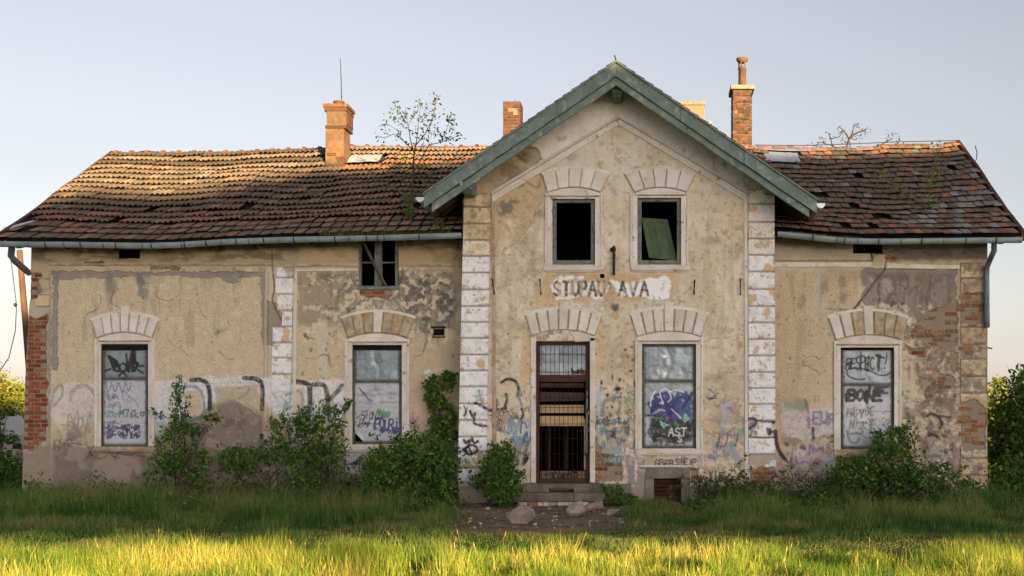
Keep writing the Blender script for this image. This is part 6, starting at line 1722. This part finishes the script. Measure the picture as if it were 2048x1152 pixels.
BG = 'bushes along the station wall'
def mkbush(label, blobs, n, size, nst=8, name='bush', cat='bush', r=.018, cols=None):
    px = sum(b_[0] for b_ in blobs)/len(blobs); Y0 = blobs[0][2]
    return bush(name, label, blobs, n, size, auto_stems(blobs, (P(px,0,Y0)[0], Y0), nst, r), cat, BG if name == 'bush' else None, cols)
mkbush('upright elder bush beside the first boarded window, slender leaning shoots', [(345,905,-.8,28,50,.35),(360,850,-.7,16,46,.25),(352,805,-.6,9,36,.2),(392,875,-.6,11,28,.2),(422,842,-.6,12,14,.15),(388,930,-.8,28,34,.35),(330,940,-.9,34,34,.35)], 1900, .085, 12)
mkbush('low arching bush on the wall between the brown patch and the pilaster', [(500,925,-.9,50,26,.4),(545,905,-.8,30,14,.3),(470,930,-.9,34,30,.35),(590,912,-.7,20,12,.3)], 1500, .08, 8)
mkbush('broad light-green bush left of the second boarded window', [(600,880,-.9,46,50,.45),(570,860,-.8,26,26,.3),(640,870,-.8,40,50,.45),(660,838,-.7,26,26,.3),(605,840,-.7,18,18,.25),(655,930,-1,50,40,.45),(610,935,-1,44,36,.45),(690,815,-.6,8,12,.2)], 3000, .085, 14)
mkbush('largest dense dark bush left of the middle block', [(800,950,-1.2,72,50,.6),(860,930,-1.1,52,50,.55),(830,900,-.9,46,34,.45),(760,965,-1.2,40,40,.5),(885,960,-1.2,34,46,.5),(780,920,-1,40,26,.4),(860,1000,-1.6,50,24,.4),(780,1000,-1.6,60,22,.4)], 7000, .085, 16)
mkbush('leafy creeper climbing the wall above the largest bush', [(880,770,-.22,26,24,.12),(895,752,-.2,16,10,.1),(868,800,-.22,18,26,.12),(888,830,-.24,22,30,.14),(872,860,-.26,20,22,.16),(895,880,-.28,20,26,.18)], 2100, .085, 6, name='creeper', cat='creeper')
mkbush('rounded dense bush between the left quoins and the door', [(1000,935,-1.3,32,36,.35),(1004,905,-1.25,22,20,.28),(1010,965,-1.4,34,32,.38),(985,960,-1.35,26,30,.3),(1005,990,-1.5,30,18,.3),(960,965,-1.2,20,14,.2)], 4600, .075, 10)
mkbush('spreading dark bush under the window of the right wing', [(1780,930,-.8,50,42,.45),(1770,885,-.6,26,26,.25),(1810,880,-.5,24,32,.22),(1720,945,-.8,50,32,.4),(1850,950,-.8,56,30,.4),(1690,955,-.8,34,26,.35),(1900,965,-.8,40,18,.35),(1790,960,-.9,60,26,.45)], 5600, .08, 16)
DRYC = [np.array(S(92,92,52)), np.array(S(120,104,70)), np.array(S(72,84,40)), np.array(S(130,116,80))]
mkbush('dry straggly weeds between cellar window and right bush', [(1440,975,-1.1,60,22,.4),(1510,985,-1.1,50,22,.4),(1590,975,-.9,50,28,.4),(1650,985,-.9,44,24,.4),(1420,990,-1.1,26,16,.3)], 2300, .07, 18, name='weeds', cat='weeds', r=.008, cols=lambda n: leafcols(n, [LEAFC[2], DRYC[0], DRYC[1], LEAFC[0]], (.4,.25,.1,.25)))
mkbush('clump of weeds growing at the right end of the door step', [(1225,990,-1.3,22,16,.25),(1250,998,-1.3,26,12,.25)], 700, .06, 5, name='weeds', cat='weeds', r=.006)
mkbush('dry twigs and grass tangled before the cellar opening', [(1345,985,-.85,10,22,.1),(1355,965,-.8,7,14,.08)], 160, .05, 9, name='weeds', cat='weeds', r=.005, cols=lambda n: leafcols(n, DRYC, (.3,.3,.2,.2)))

# low leafy undergrowth along the foot of the wall
C = []
for k in range(330):
    x = LV.uniform(60, 2040); 
    if 905 < x < 1395: continue
    Y_ = LV.uniform(-2.9, -.4) if not (912 < x < 1556) else LV.uniform(-3.0, -1.1)
    m_ = int(LV.integers(18, 60)); w_ = LV.uniform(.10, .30); hh = LV.uniform(.06, .26)
    c = np.array([xpx(x, Y_), Y_, GZ]); q = LV.normal(size=(m_, 3)) * np.array([w_, w_*.7, hh*.5]); q[:, 2] = np.abs(q[:, 2]) + .03
    C.append(c + q)
for k in range(420):                    # taller nettles close against the wall
    x = LV.uniform(48, 1985)
    if 880 < x < 1395: continue
    Y_ = (-.75 if 912 < x < 1556 else -.15) - abs(LV.normal(0, .28)); m_ = int(LV.integers(14, 40)); hh = LV.uniform(.22, .62) * (.5 + fbm(np.array(x/60.), np.array(2.), 3, 5))
    q = LV.normal(size=(m_, 3)) * np.array([.08, .06, 0]); q[:, 2] = LV.uniform(.03, 1, m_) * hh
    C.append(np.array([xpx(x, Y_), Y_, GZ]) + q)
C = np.concatenate(C)
o = link('undergrowth', leaves_mesh('undergrowth', C, .055 * LV.uniform(.5, 1.5, len(C)), leafcols(len(C), LEAFC + [np.array(S(128,126,70))], (.34,.3,.16,.12,.08)), aspect=.7), None, M['leaf'])
tag(o, 'low broad-leaved undergrowth along the foot of the station wall', 'undergrowth', None, 'stuff')

# plants on the roof
def twig_tree(name, label, stems, leaf_at, n, size, Y, cat, cols=None, spread=.07, r0=.02):
    base = P(*stems[0][0][:2], Y)
    t = thing(name, base, label, cat)
    b = MB(); g = random.Random(3)
    for k, (pts, r) in enumerate([(s_[:-1], s_[-1]) for s_ in stems]):
        yy = [0] + [g.uniform(-.25,.25) for _ in pts[1:]]
        for i in range(2, len(yy)): yy[i] = yy[1] + (yy[i] - yy[1]) * .4
        P3 = [P(p_[0], p_[1], Y + yy[i] * (0 if k == 0 else 1)) for i, p_ in enumerate(pts)]
        MB().tube(P3, [r*(1-.6*i/(len(P3)-1)) for i in range(len(P3))], 5).build('trunk' if k == 0 else 'branch', M['bark'], t)
    C = []
    for (x, y, rx, ry, m_) in leaf_at:
        c = np.array(P(x, y, Y)); s_ = (Y - CY) / F
        C.append(c + LV.normal(size=(m_, 3)) * np.array([rx*s_*.5, .14, ry*s_*.5]))
    C = np.concatenate(C)
    link('foliage', leaves_mesh('foliage', C, size, cols(len(C)) if cols else leafcols(len(C))), t, M['leaf'])
    return t
twig_tree('sapling', 'thin leafy sapling growing out of the left roof beside the gable', [
    ((822,428),(824,380),(826,330),(829,300),(832,285),.028), ((829,310),(822,285),(816,250),(806,238),(795,212),.012), ((826,300),(805,280),(788,268),(770,275),(755,274),.010), ((832,288),(836,262),(838,236),(842,205),.011),
    ((832,290),(850,268),(864,240),(870,215),(872,197),.012), ((826,345),(845,315),(858,290),(880,285),(902,278),(920,270),.013), ((880,285),(892,262),(898,245),(902,232),.008), ((804,280),(796,262),(782,252),(766,248),.007), ((816,252),(826,232),(828,220),.006), ((838,240),(850,228),(856,222),.006), ((858,290),(856,262),(850,246),.007), ((845,315),(848,290),(844,268),.008)],
    [(x, y, rx, ry, m_) for x, y, rx, ry, m_ in ((792,215,12,16,22),(788,232,9,14,16),(768,250,12,10,13),(758,275,12,7,10),(774,262,8,8,8),(806,242,14,14,22),(812,232,12,10,14),(800,270,14,10,12),(843,205,10,12,14),(840,225,14,14,18),(836,238,12,12,14),(872,200,7,14,16),(868,222,9,14,16),(862,240,12,16,18),(872,262,10,12,12),(898,234,10,10,14),(902,252,9,12,14),(908,240,7,8,8),(890,278,16,10,20),(904,276,14,10,16),(921,270,8,10,12),(852,258,14,12,14),(860,275,12,16,14),(838,272,14,10,12),(826,262,12,12,12),(815,288,12,10,8),(846,292,12,10,8))],
    0, .085, .55, 'sapling', cols=lambda n: leafcols(n, [np.array(S(74,86,66)), np.array(S(88,98,62)), np.array(S(60,72,58)), np.array(S(100,108,70))]))
BRIGHT = [np.array(S(108,130,48)), np.array(S(128,146,58)), np.array(S(84,108,40)), np.array(S(146,156,70))]
mk2 = lambda n: leafcols(n, BRIGHT)
def roofclump(label, blobs, n, size, name='shrub'):
    c = P(blobs[0][0], blobs[0][1] + blobs[0][4], blobs[0][2]); t = thing(name, c, label, 'plant', 'plants growing on the roof')
    C = blob_points(blobs, n, .2)
    link('foliage', leaves_mesh('foliage', C, size, mk2(n)[:len(C)] if len(C) <= n else mk2(len(C))), t, M['leaf'])
    b_ = blobs[0]; MB().tube([P(b_[0], b_[1] + b_[4]*1.1, b_[2] + .05), P(b_[0]+2, b_[1], b_[2]), P(b_[0]-2, b_[1] - b_[4]*.8, b_[2])], [.015,.01,.005], 5).build('stem', M['bark'], t)
roofclump('bright green leafy clump at the foot of the roof sapling', [(818,412,.02,12,26,.14),(820,395,.05,10,12,.1),(806,402,.05,6,6,.08),(824,430,-.02,8,12,.1)], 330, .075)
roofclump('small green plant at the eaves beside the gable end', [(877,450,-.32,10,14,.1),(884,442,-.3,7,8,.08)], 130, .06)
roofclump('sparse green seedling sprigs scattered on tiles behind the sapling', [(810,318,2.6,16,7,.2),(860,316,2.6,8,6,.1),(862,350,2.0,8,8,.1),(850,368,1.7,10,8,.1),(836,338,2.2,10,10,.1)], 110, .07)
t = twig_tree('sapling', 'slender green sapling standing on the right wing roof', [((1860,432),(1858,405),(1862,375),(1868,345),(1874,320),(1878,292),.012), ((1862,378),(1855,365),(1852,350),.006), ((1858,405),(1850,392),.005), ((1876,425),(1882,395),(1886,360),.005), ((1868,345),(1880,330),(1884,318),.005)],
    [(1862,375,14,14,26),(1858,355,12,14,22),(1872,335,14,14,24),(1878,318,10,12,18),(1877,300,7,8,14),(1875,288,4,8,8),(1856,395,12,10,16),(1852,408,12,8,14),(1870,405,14,10,16),(1860,422,8,8,10),(1882,345,6,10,10)], 0, .075, .75, 'sapling', cols=mk2)
twig_tree('sapling', 'leaning row of leafy shoots left of the sapling on the right roof', [((1838,405),(1815,392),(1795,375),(1778,358),(1762,345),.009), ((1800,380),(1802,370),.004)],
    [(1765,348,8,10,22),(1775,358,10,8,22),(1784,366,8,8,14),(1800,378,10,10,24),(1812,388,10,10,24),(1822,396,8,6,10),(1836,402,10,6,10)], 0, .07, 1.2, 'sapling', cols=mk2)
# moss and grass in the gutters: too fine to count
def tufts(name, label, spans, Y, h, n, pal):
    V = []; T = []; Cc = []
    for (x0_, x1_, ya, yb_) in spans:
        m_ = int(n * (x1_ - x0_))
        for i in range(m_):
            x = LV.uniform(x0_, x1_); y = np.interp(x, [x0_, x1_], [ya, yb_])
            p_ = np.array(P(x, y, Y + LV.uniform(-.08, .14))); hh = h * LV.uniform(.3, 1.2) * (0.3 + fbm(np.array(x/14.), np.array(1.), 3, 3)); lean = LV.normal(size=3) * hh * .5; lean[2] = hh
            w_ = LV.normal(size=3); w_[2] = 0; w_ = w_/np.linalg.norm(w_) * .012
            k = len(V); V += [p_ - w_, p_ + w_, p_ + lean]; T.append((k, k+1, k+2)); c = np.array(pal[LV.integers(len(pal))]) * LV.uniform(.7, 1.3); Cc += [c]*3
    o = link(name, npmesh(name, np.array(V), np.array(T), np.array(Cc)), None, M['grass'])
    return tag(o, label, 'moss', None, 'stuff')
MOSSP = [S(92,110,40), S(120,122,48), S(74,92,34), S(132,112,60)]
tufts('moss', 'green moss and short grass along the gutter of the right wing', [(1580,1720,468,480)], YE - .03, .07, 8, MOSSP)
tufts('moss', 'grass and moss growing over the eaves left of the gable', [(700,790,470,468),(640,700,470,470),(780,900,472,466)], YE + .02, .16, 3.5, MOSSP)

# ------------------------------------------------------------------ grass: blades nobody could count
def blades(name, label, X, Yv, H, W_, pal, lean=.35, Z=None):
    n = len(X); Z = np.full(n, GZ) if Z is None else Z
    an = LV.uniform(0, 2*np.pi, n); wx, wy = np.cos(an)*W_, np.sin(an)*W_
    la = LV.uniform(0, 2*np.pi, n); lm = H * LV.gamma(2, lean/2, n)
    lx, ly = np.cos(la)*lm, np.sin(la)*lm
    hz = np.sqrt(np.maximum(H*H - (lm*.8)**2, (H*.35)**2))
    p0 = np.stack([X-wx, Yv-wy, Z-.01], 1); p1 = np.stack([X+wx, Yv+wy, Z-.01], 1)
    m0 = np.stack([X-wx*.75+lx*.3, Yv-wy*.75+ly*.3, Z+hz*.55], 1); m1 = np.stack([X+wx*.75+lx*.3, Yv+wy*.75+ly*.3, Z+hz*.55], 1)
    t = np.stack([X+lx, Yv+ly, Z+hz], 1)
    V = np.stack([p0, p1, m1, m0, t], 1).reshape(-1, 3); i = np.arange(n)*5
    T = np.concatenate([np.stack([i, i+1, i+2], 1), np.stack([i, i+2, i+3], 1), np.stack([i+3, i+2, i+4], 1)])
    pal = np.array(pal)
    ix = np.clip((fbm(X*.9, Yv*1.8, 4, 51) - .5) * 2.2 + .5 + LV.normal(0, .28, n), 0, .999)      # patches of greener and drier grass
    c = pal[(ix * len(pal)).astype(int)] * LV.uniform(.72, 1.25, (n, 1))
    o = link(name, npmesh(name, V, T, np.repeat(c, 5, 0)), None, M['grass'])
    return tag(o, label, 'grass', None, 'stuff')
def inside(poly_, x, y):
    r = np.zeros(len(x), bool)
    for k in range(len(poly_)):
        (ax_, ay_), (bx_, by_) = poly_[k-1], poly_[k]
        if ay_ != by_: r ^= ((ay_ > y) != (by_ > y)) & (x < (bx_-ax_)*(y-ay_)/(by_-ay_)+ax_)
    return r
GP = [S(82,116,40), S(104,136,44), S(122,146,48), S(138,154,52), S(156,162,60), S(184,178,92)]
n = 150000
Yv = -12.6 + 3.35 * LV.random(n) ** 1.0; X = CX + (LV.uniform(-60, 2110, n) - VX) * (Yv - CY) / F * 1.02
den = fbm(X*1.3, Yv*2.6, 4, 3); k = LV.random(n) < smooth(.25, .5, den) * .8 + .25
X, Yv, den = X[k], Yv[k], den[k]
cl = fbm(X*2.2, Yv*2.2, 3, 23)
H = (.09 + .26*smooth(.3, .75, cl)) * LV.uniform(.55, 1.2, len(X)); tall = LV.random(len(X)) < .03; H[tall] *= 1.4
edge = smooth(-9.25, -9.9, Yv + .5*(fbm(X*.9, Yv*0+1, 3, 8)-.5)); H *= .35 + .65*edge
blades('tall_grass', 'tall sunlit meadow grass across the foreground', X, Yv, H, .0036, GP, .3)
C = []
for k in range(150):
    y_ = LV.uniform(-12.5, -9.3); x = CX + (LV.uniform(-40, 2090) - VX) * (y_ - CY) / F; m_ = int(LV.integers(10, 30))
    q = LV.normal(size=(m_, 3)) * np.array([.10, .10, .05]); q[:, 2] = np.abs(q[:, 2]) + .05
    C.append(np.array([x, y_, GZ]) + q)
C = np.concatenate(C)
o = link('meadow_weeds', leaves_mesh('meadow_weeds', C, .045 * LV.uniform(.5, 1.5, len(C)), leafcols(len(C), LEAFC, (.3,.3,.3,.1)), aspect=.7), None, M['leaf'])
tag(o, 'broad-leaved weeds low among the sunlit meadow grass', 'weeds', None, 'stuff')
b = MB()
for k in range(110):
    y_ = LV.uniform(-12.4, -9.2); x = CX + (LV.uniform(-40, 2090) - VX) * (y_ - CY) / F; h_ = LV.uniform(.2, .38); lx, ly = LV.normal(0, .05, 2)
    p0, p1 = Vector((x, y_, GZ)), Vector((x + lx, y_ + ly, GZ + h_))
    b.tube([p0, p0.lerp(p1, .5) + Vector((lx*-.15, 0, .01)), p1], [.0022, .0018, .0014], 3, False)
    b.tube([p1 - Vector((0,0,.045)), p1 - Vector((0,0,.02)), p1 + Vector((lx*.15, ly*.15, .02))], [.001, .006, .001], 4, False)
M['straw'] = mat('straw', S(190,170,112), S(150,140,80), 8, bump=0)
tag(b.build('grass_stalk', M['straw']), 'thin dry stalks with seed heads rising from the meadow', 'grass', None, 'stuff')
# short shaded sward between the meadow and the house
n = 150000
Yv = -9.4 + 9.1 * LV.random(n) ** 1.15; X = CX + (LV.uniform(-140, 2190, n) - VX) * (Yv - CY) / F
SP = [S(76,112,48), S(90,128,52), S(106,140,58), S(124,142,70), S(152,144,92)]
hb = np.interp(Yv, [-9.4,-6.2,-5.2,-3.5,0], [.05,.06,.13,.24,.26])
den = fbm(X*.8, Yv*1.2, 4, 13)
px_ = VX + (X-CX)*F/(Yv-CY)
path_near = np.exp(-((px_-1080)/190.)**2) * np.exp(-((Yv+4.2)/2.6)**2)
yard = smooth(870, 930, px_) * (1 - smooth(1225, 1290, px_)) * smooth(-7.2, -5.6, Yv) * (1 - smooth(-.7, -.5, Yv)) * smooth(.2, .5, fbm(X*1.6, Yv*1.6, 4, 2) + .12)
keep = (~inside(pp_, X, Yv) | (LV.random(n) < .08)) & (LV.random(n) > yard*.85) & ~((Yv > -1.45) & (px_ > 1020) & (px_ < 1215)) & ~((Yv > -.62) & (px_ > 912) & (px_ < 1556)) & (LV.random(n) < .35 + den)
X, Yv, hb, den, pn = X[keep], Yv[keep], hb[keep], den[keep], yard[keep]
cl = smooth(.35, .7, fbm(X*1.7, Yv*1.7, 4, 31))
blades('grass', 'shaded green grass between meadow and station wall', X, Yv, hb*(.3+1.5*cl)*LV.uniform(.5,1.25,len(X))*(1-.75*pn)*(1 - .6*smooth(1255, 1300, px_[keep])*(1-smooth(1385, 1430, px_[keep]))), .0055, SP, .45)
# grass beyond, left and right of the house
n = 26000
X = np.concatenate([LV.uniform(-17, -9.7, n//2), LV.uniform(9.6, 16, n//2)]); Yv = LV.uniform(-2, 14, n)
blades('grass', 'rough grass growing beside the two ends of the station', X, Yv, LV.uniform(.12,.35,n), .009, SP, .45)

# ------------------------------------------------------------------ trees, pole, car, far block
def tree(name, label, px, Yt, blobs, n, size, group=None, cols=None, tr=.12, top=None):
    x = xpx(px, Yt); t = thing(name, (x, Yt, GZ), label, 'tree', group)
    C = blob_points(blobs, n, .35); C[:, 2] = np.maximum(C[:, 2], GZ + .1)
    link('crown', leaves_mesh('crown', C, size, cols(len(C)) if cols else leafcols(len(C))), t, M['leaf'])
    zt = CZ + (VY - min(b_[1] for b_ in blobs)) * (Yt - CY) / F
    MB().tube([(x, Yt, GZ-.05), (x+.06, Yt, zt*.35), (x-.05, Yt+.05, zt*.7), (x, Yt, zt*.95)], [tr, tr*.8, tr*.5, tr*.15], 8).build('trunk', M['bark'], t)
    g = random.Random(int(px))
    for b_ in blobs[:10]:
        e = P(b_[0], b_[1], b_[2]); MB().tube([(x, Yt, zt*g.uniform(.2,.5)), ((x+e[0])/2, (Yt+e[1])/2, e[2]*.75 + .2), e], [tr*.4, tr*.25, tr*.08], 5).build('limb', M['bark'], t)
    return t
TG = 'trees beyond the ends of the station'
tree('leafy_tree', 'big bushy tree with low branches right of the station', 2070, 3.5, [(2070,800,3.5,60,60,1.6),(2050,850,3.2,66,50,1.5),(2030,890,3,52,44,1.3),(2090,760,3.6,50,30,1.4),(2020,850,3.4,36,40,1.1),(2110,850,3.5,80,70,1.8),(2060,920,3,60,36,1.4),(2005,930,3.2,34,30,1.0)], 15000, .12, TG, lambda n: leafcols(n, [LEAFC[0], LEAFC[1], LEAFC[2], np.array(S(130,140,56))], (.35,.3,.2,.15)), .16)
tree('leafy_tree', 'pale thin tree showing between the right corner and the big bushy tree', 1992, 16, [(1990,795,16,22,30,1.0),(1996,770,16,12,14,.6),(1984,820,16,20,20,.9),(2004,830,16,24,24,1.0),(1980,860,16,24,30,1.1)], 3000, .13, TG, lambda n: leafcols(n, [np.array(S(140,140,66)), np.array(S(120,128,60)), LEAFC[1], np.array(S(160,150,80))]), .09)
tree('leafy_tree', 'yellow-green tree behind the parked car at the left edge', 5, 24, [(-10,790,24,34,34,1.6),(20,785,24,24,28,1.3),(32,800,24,12,24,1.0),(-60,770,24,50,50,2),(0,830,24,40,30,1.6)], 7000, .16, TG, lambda n: leafcols(n, [np.array(S(136,132,50)), np.array(S(110,118,46)), LEAFC[1], np.array(S(156,140,60))]), .16)
tree('leafy_tree', 'small dark-leaved tree half hiding the parked car', 0, 5.2, [(-20,828,5.2,30,14,.5),(22,824,5.2,14,8,.4),(2,845,5.2,12,8,.3),(-20,870,5.2,30,24,.6),(14,880,5.2,18,12,.4)], 1100, .1, TG, None, .04)
mkb = bush('bush', 'dark bush in the grass below the car at the left edge', [(0,940,2.5,50,34,.8),(-40,930,2.5,50,40,.8),(30,960,2.2,30,24,.6)], 2600, .1, [(0,[(xpx(0,2.5),2.5,0),(xpx(0,2.5),2.5,.5)],.02)], 'bush', BG)
bush('bush', 'dark hedge-like bush at the right end of the wall under the big tree', [(2010,960,.9,40,26,.5),(2050,955,1.2,44,34,.7),(1995,975,.6,20,16,.3)], 2200, .09, [(0,[(xpx(2010,.9),.9,0),(xpx(2010,.9),.9,.4)],.02)], 'bush', BG)
# bare tree behind the right roof
Yb = 11.0
bt = thing('bare_tree', (xpx(1690, Yb), Yb, GZ), 'bare budding tree whose twigs show over the right roof', 'tree')
def bp(x, y, d=0): return P(x, y, Yb + d)
MB().tube([(xpx(1688,Yb),Yb,GZ-.05), (xpx(1684,Yb),Yb,2.5), bp(1684,330), bp(1691,296)], [.13,.10,.06,.04], 6).build('trunk', M['bark'], bt)
buds = []
for pts, r in (([(1690,305),(1698,278),(1709,268),(1726,261),(1735,257)],.035), ([(1698,278),(1692,268),(1687,261),(1679,254)],.025), ([(1695,285),(1704,266),(1707,256),(1709,248)],.022), ([(1684,330),(1672,300),(1664,290),(1661,276),(1657,266)],.03), ([(1664,290),(1652,288),(1642,284),(1637,287)],.018),
        ([(1661,278),(1672,276),(1680,272),(1684,266)],.014), ([(1687,261),(1682,266),(1676,262)],.012), ([(1709,268),(1716,272),(1724,270)],.012), ([(1726,261),(1730,266),(1733,264)],.01), ([(1709,252),(1714,250),(1718,253)],.01), ([(1650,288),(1645,278),(1642,276)],.012), ([(1695,285),(1686,280),(1680,282)],.012), ([(1672,300),(1660,298),(1632,292),(1622,290)],.016), ([(1700,276),(1710,280),(1720,276)],.012),
        ([(1690,320),(1740,300),(1772,284),(1778,272),(1777,268)],.02), ([(1772,284),(1784,278),(1788,270)],.012), ([(1740,300),(1790,290),(1800,280),(1797,270)],.014)):
    P3 = [bp(x, y, .25*math.sin(x*.7)) for x, y in pts]
    MB().tube(P3, [r*(1-.6*i/(len(P3)-1)) for i in range(len(P3))], 5).build('branch', M['twig'], bt)
    for x, y in pts[1:]:
        for _ in range(5): buds.append(np.array(bp(x, y)) + LV.normal(size=3)*.055)
bud = np.array(buds)
link('buds', leaves_mesh('buds', bud, .07, leafcols(len(bud), [np.array(S(88,64,56)), np.array(S(78,62,54)), np.array(S(76,72,54)), np.array(S(94,74,62))])), bt, M['leaf'])['kind'] = 'stuff'
# utility pole and the cable hanging from it
Yo = 9.5
pt_, pb_ = P(39, 500, Yo), P(64, 800, Yo)
pole = thing('utility_pole', (pb_[0], Yo, GZ), 'leaning sunlit wooden pole behind the left corner of the station', 'pole')
dv = (Vector(pt_) - Vector(pb_)); ft = Vector(pb_) - dv * ((pb_[2] - GZ) / dv.z)
MB().tube([ft, Vector(pb_), Vector(pt_)], [.11, .10, .075], 10).build('pole_shaft', M['pole'], pole)
o = MB().tube([P(20,505,Yo), P(27,560,Yo), P(33,610,Yo), P(31,660,Yo), P(18,715,Yo), P(0,742,Yo), P(-40,770,Yo)], .012, 5)
o.lathe([(.01,-.06),(.05,-.02),(.05,.03),(.01,.06)], P(31,610,Yo), 7)
tag(o.build('hanging_cable', M['iron']), 'slack thin cable hanging left of the wooden pole', 'cable')
# parked car left of the house, side on
Yk = 6.5
k = (Yk - CY) / F
cx1 = xpx(41, Yk); car = thing('parked_car', (cx1 - 2.1, Yk + .8, GZ), 'pale beige car parked beyond the left end of the station', 'car')
side = [(0,.45),(0,.95),(-.12,1.22),(-.45,1.30),(-.95,1.72),(-2.6,1.74),(-3.2,1.30),(-4.15,1.12),(-4.25,.75),(-4.22,.42)]
b = MB().prism([(cx1 + x, z + GZ) for x, z in side], Yk + 1.65, Yk, .05); b.build('body', M['carpaint'], car)
b = MB().prism([(cx1 + x, z + GZ) for x, z in [(-.62,1.34),(-1.02,1.64),(-1.7,1.66),(-1.7,1.34)]], Yk + .02, Yk - .004).prism([(cx1 + x, z + GZ) for x, z in [(-1.78,1.34),(-1.78,1.66),(-2.52,1.66),(-2.98,1.34)]], Yk + .02, Yk - .004); b.build('side_window', M['glass'], car)
for x in (-.8, -3.4):
    for y in (Yk - .03, Yk + 1.48):
        w = MB(); c = Vector((cx1 + x, y, .31 + GZ)); w.tube([c, c + Vector((0,.2,0))], .31, 18); wo = w.build('wheel', M['tyre'], car)
        MB().tube([c + Vector((0,-.01,0)), c + Vector((0,.05,0))], .19, 14).build('rim', M['zinc'], wo)
MB().prism([(cx1 + .012, .75),(cx1 + .012, .9),(cx1 - .2, .9),(cx1 - .2, .75)], Yk + .02, Yk - .006).build('tail_light', M['rust'], car)
# pink apartment block far behind, only its top above the gable
Yf = 85.0
ab = thing('apartment_block', (xpx(1380, Yf), Yf + 6, 0), 'pink rendered apartment block showing its top above the right gable slope', 'building')
z1, z2 = zpx(203, Yf), zpx(231, Yf)
MB().box(xpx(1270,Yf), xpx(1409,Yf), Yf, Yf + 12, -.1, z1 - .35).build('wall', M['pink'], ab)
MB().box(xpx(1269,Yf), xpx(1410,Yf), Yf - .15, Yf + 12.1, z1 - .35, z1).build('parapet', M['concrete'], ab)
MB().box(xpx(1409,Yf)+.01, xpx(1424,Yf), Yf + 2, Yf + 11, -.1, z2 - .3).build('wall', M['pink'], ab); MB().box(xpx(1409,Yf)+.01, xpx(1426,Yf), Yf + 1.9, Yf + 11.1, z2 - .3, z2).build('parapet', M['concrete'], ab)
wm = MB().box(-.7,.7,-.03,.06,-.75,.75).build('window', M['glass'], ab)
for fl in range(9):
    for c_ in range(4):
        o = wm if (fl == 0 and c_ == 0) else link('window', wm.data, ab)
        o.location = (xpx(1275,Yf) + 1.3 + c_*1.35*1.0, Yf, 3.5 + fl*2.9)

# ------------------------------------------------------------------ the unseen tree line behind the viewer, outline shaped for its shadow: its crowns shade the house, light passes under them onto the meadow and over them onto the roof
YT = -75.0
tA, tE, cA = math.tan(SUN_AZ), math.tan(SUN_EL), math.cos(SUN_AZ)
def to_line(p): 
    d = p[1] - YT
    return p[0] + d * tA, p[2] + d / cA * tE
def roof_at(px, py):
    lo, hi = 0.0, 1.0
    for _ in range(40):
        v = (lo + hi)/2
        Yr = YE + (YRG-YE)*v; x = xpx(px, Yr); s_ = roofS(x, v); y_ = VY - (s_[2]-CZ)/((s_[1]-CY)/F)
        if y_ > py: lo = v
        else: hi = v
    return s_
edge_px = [(20,420),(90,408),(150,396),(250,392),(400,388),(470,372),(540,352),(620,338),(700,345),(800,336),(900,328),(940,318),(1520,310),(1600,308),(1700,306),(1800,303),(1900,300)]
prof = sorted(to_line(roof_at(x, y)) for x, y in edge_px)
TX = np.array([p_[0] for p_ in prof]); TZ = np.array([p_[1] for p_ in prof])
g0 = to_line((0, -8.5, .0))[1]
xs = np.linspace(TX.min() - 13, TX.max() + 1.2, 260); zs = np.linspace(0, 1, 40)
topz = np.interp(xs, TX, TZ) + (fbm(xs*.8, xs*0+2, 3, 4)-.5)*.5 + (fbm(xs*3.1, xs*0+7, 3, 6)-.5)*.35
botz = g0 + (fbm(xs*.9, xs*0+5, 3, 9)-.5)*.35 + (fbm(xs*3.5, xs*0+8, 3, 3)-.5)*.2
V = []; 
for sgn in (-1, 1):
    for z in zs:
        hz = botz + (topz - botz)*z
        th = 1.6*np.sqrt(np.maximum(0, 1-(2*z-1)**6)) * (.6+.8*fbm(xs*.6, hz*.6, 3, 12+sgn))
        V.append(np.stack([xs, YT + sgn*th, hz], 1))
V = np.concatenate(V); nx = len(xs); nz = len(zs)
q = [(j*nx+i, j*nx+i+1, (j+1)*nx+i+1, (j+1)*nx+i) for j in range(nz-1) for i in range(nx-1)]
o2 = nx*nz
q = np.array(q + [(a+o2, d+o2, c+o2, b_+o2) for a, b_, c, d in q] + [(0*nx+i, o2+i, o2+i+1, i+1) for i in range(nx-1)] + [((nz-1)*nx+i, (nz-1)*nx+i+1, o2+(nz-1)*nx+i+1, o2+(nz-1)*nx+i) for i in range(nx-1)])
tb = MB()
for x in np.arange(xs[0] + 1, xs[-1], 5.3): tb.tube([(x, YT, -.1), (x+.1, YT, 8), (x, YT+.1, 16)], [.22,.18,.1], 7)
n0 = len(V)
allV = np.concatenate([V, np.array(tb.v)])
fq = [tuple(r) for r in q] + [tuple(n0+i for i in f_) for f_ in tb.f]
me = bpy.data.meshes.new('treeline'); me.from_pydata(allV.tolist(), [], fq); me.update()
M['treeline'] = mat('treeline_foliage', S(70,92,42), S(54,76,36), 1.5, bump=.5, bscale=4)
o = link('treeline', me, None, M['treeline'])
tag(o, 'row of tall trees behind the viewer that shades the station', 'trees', None, 'stuff')
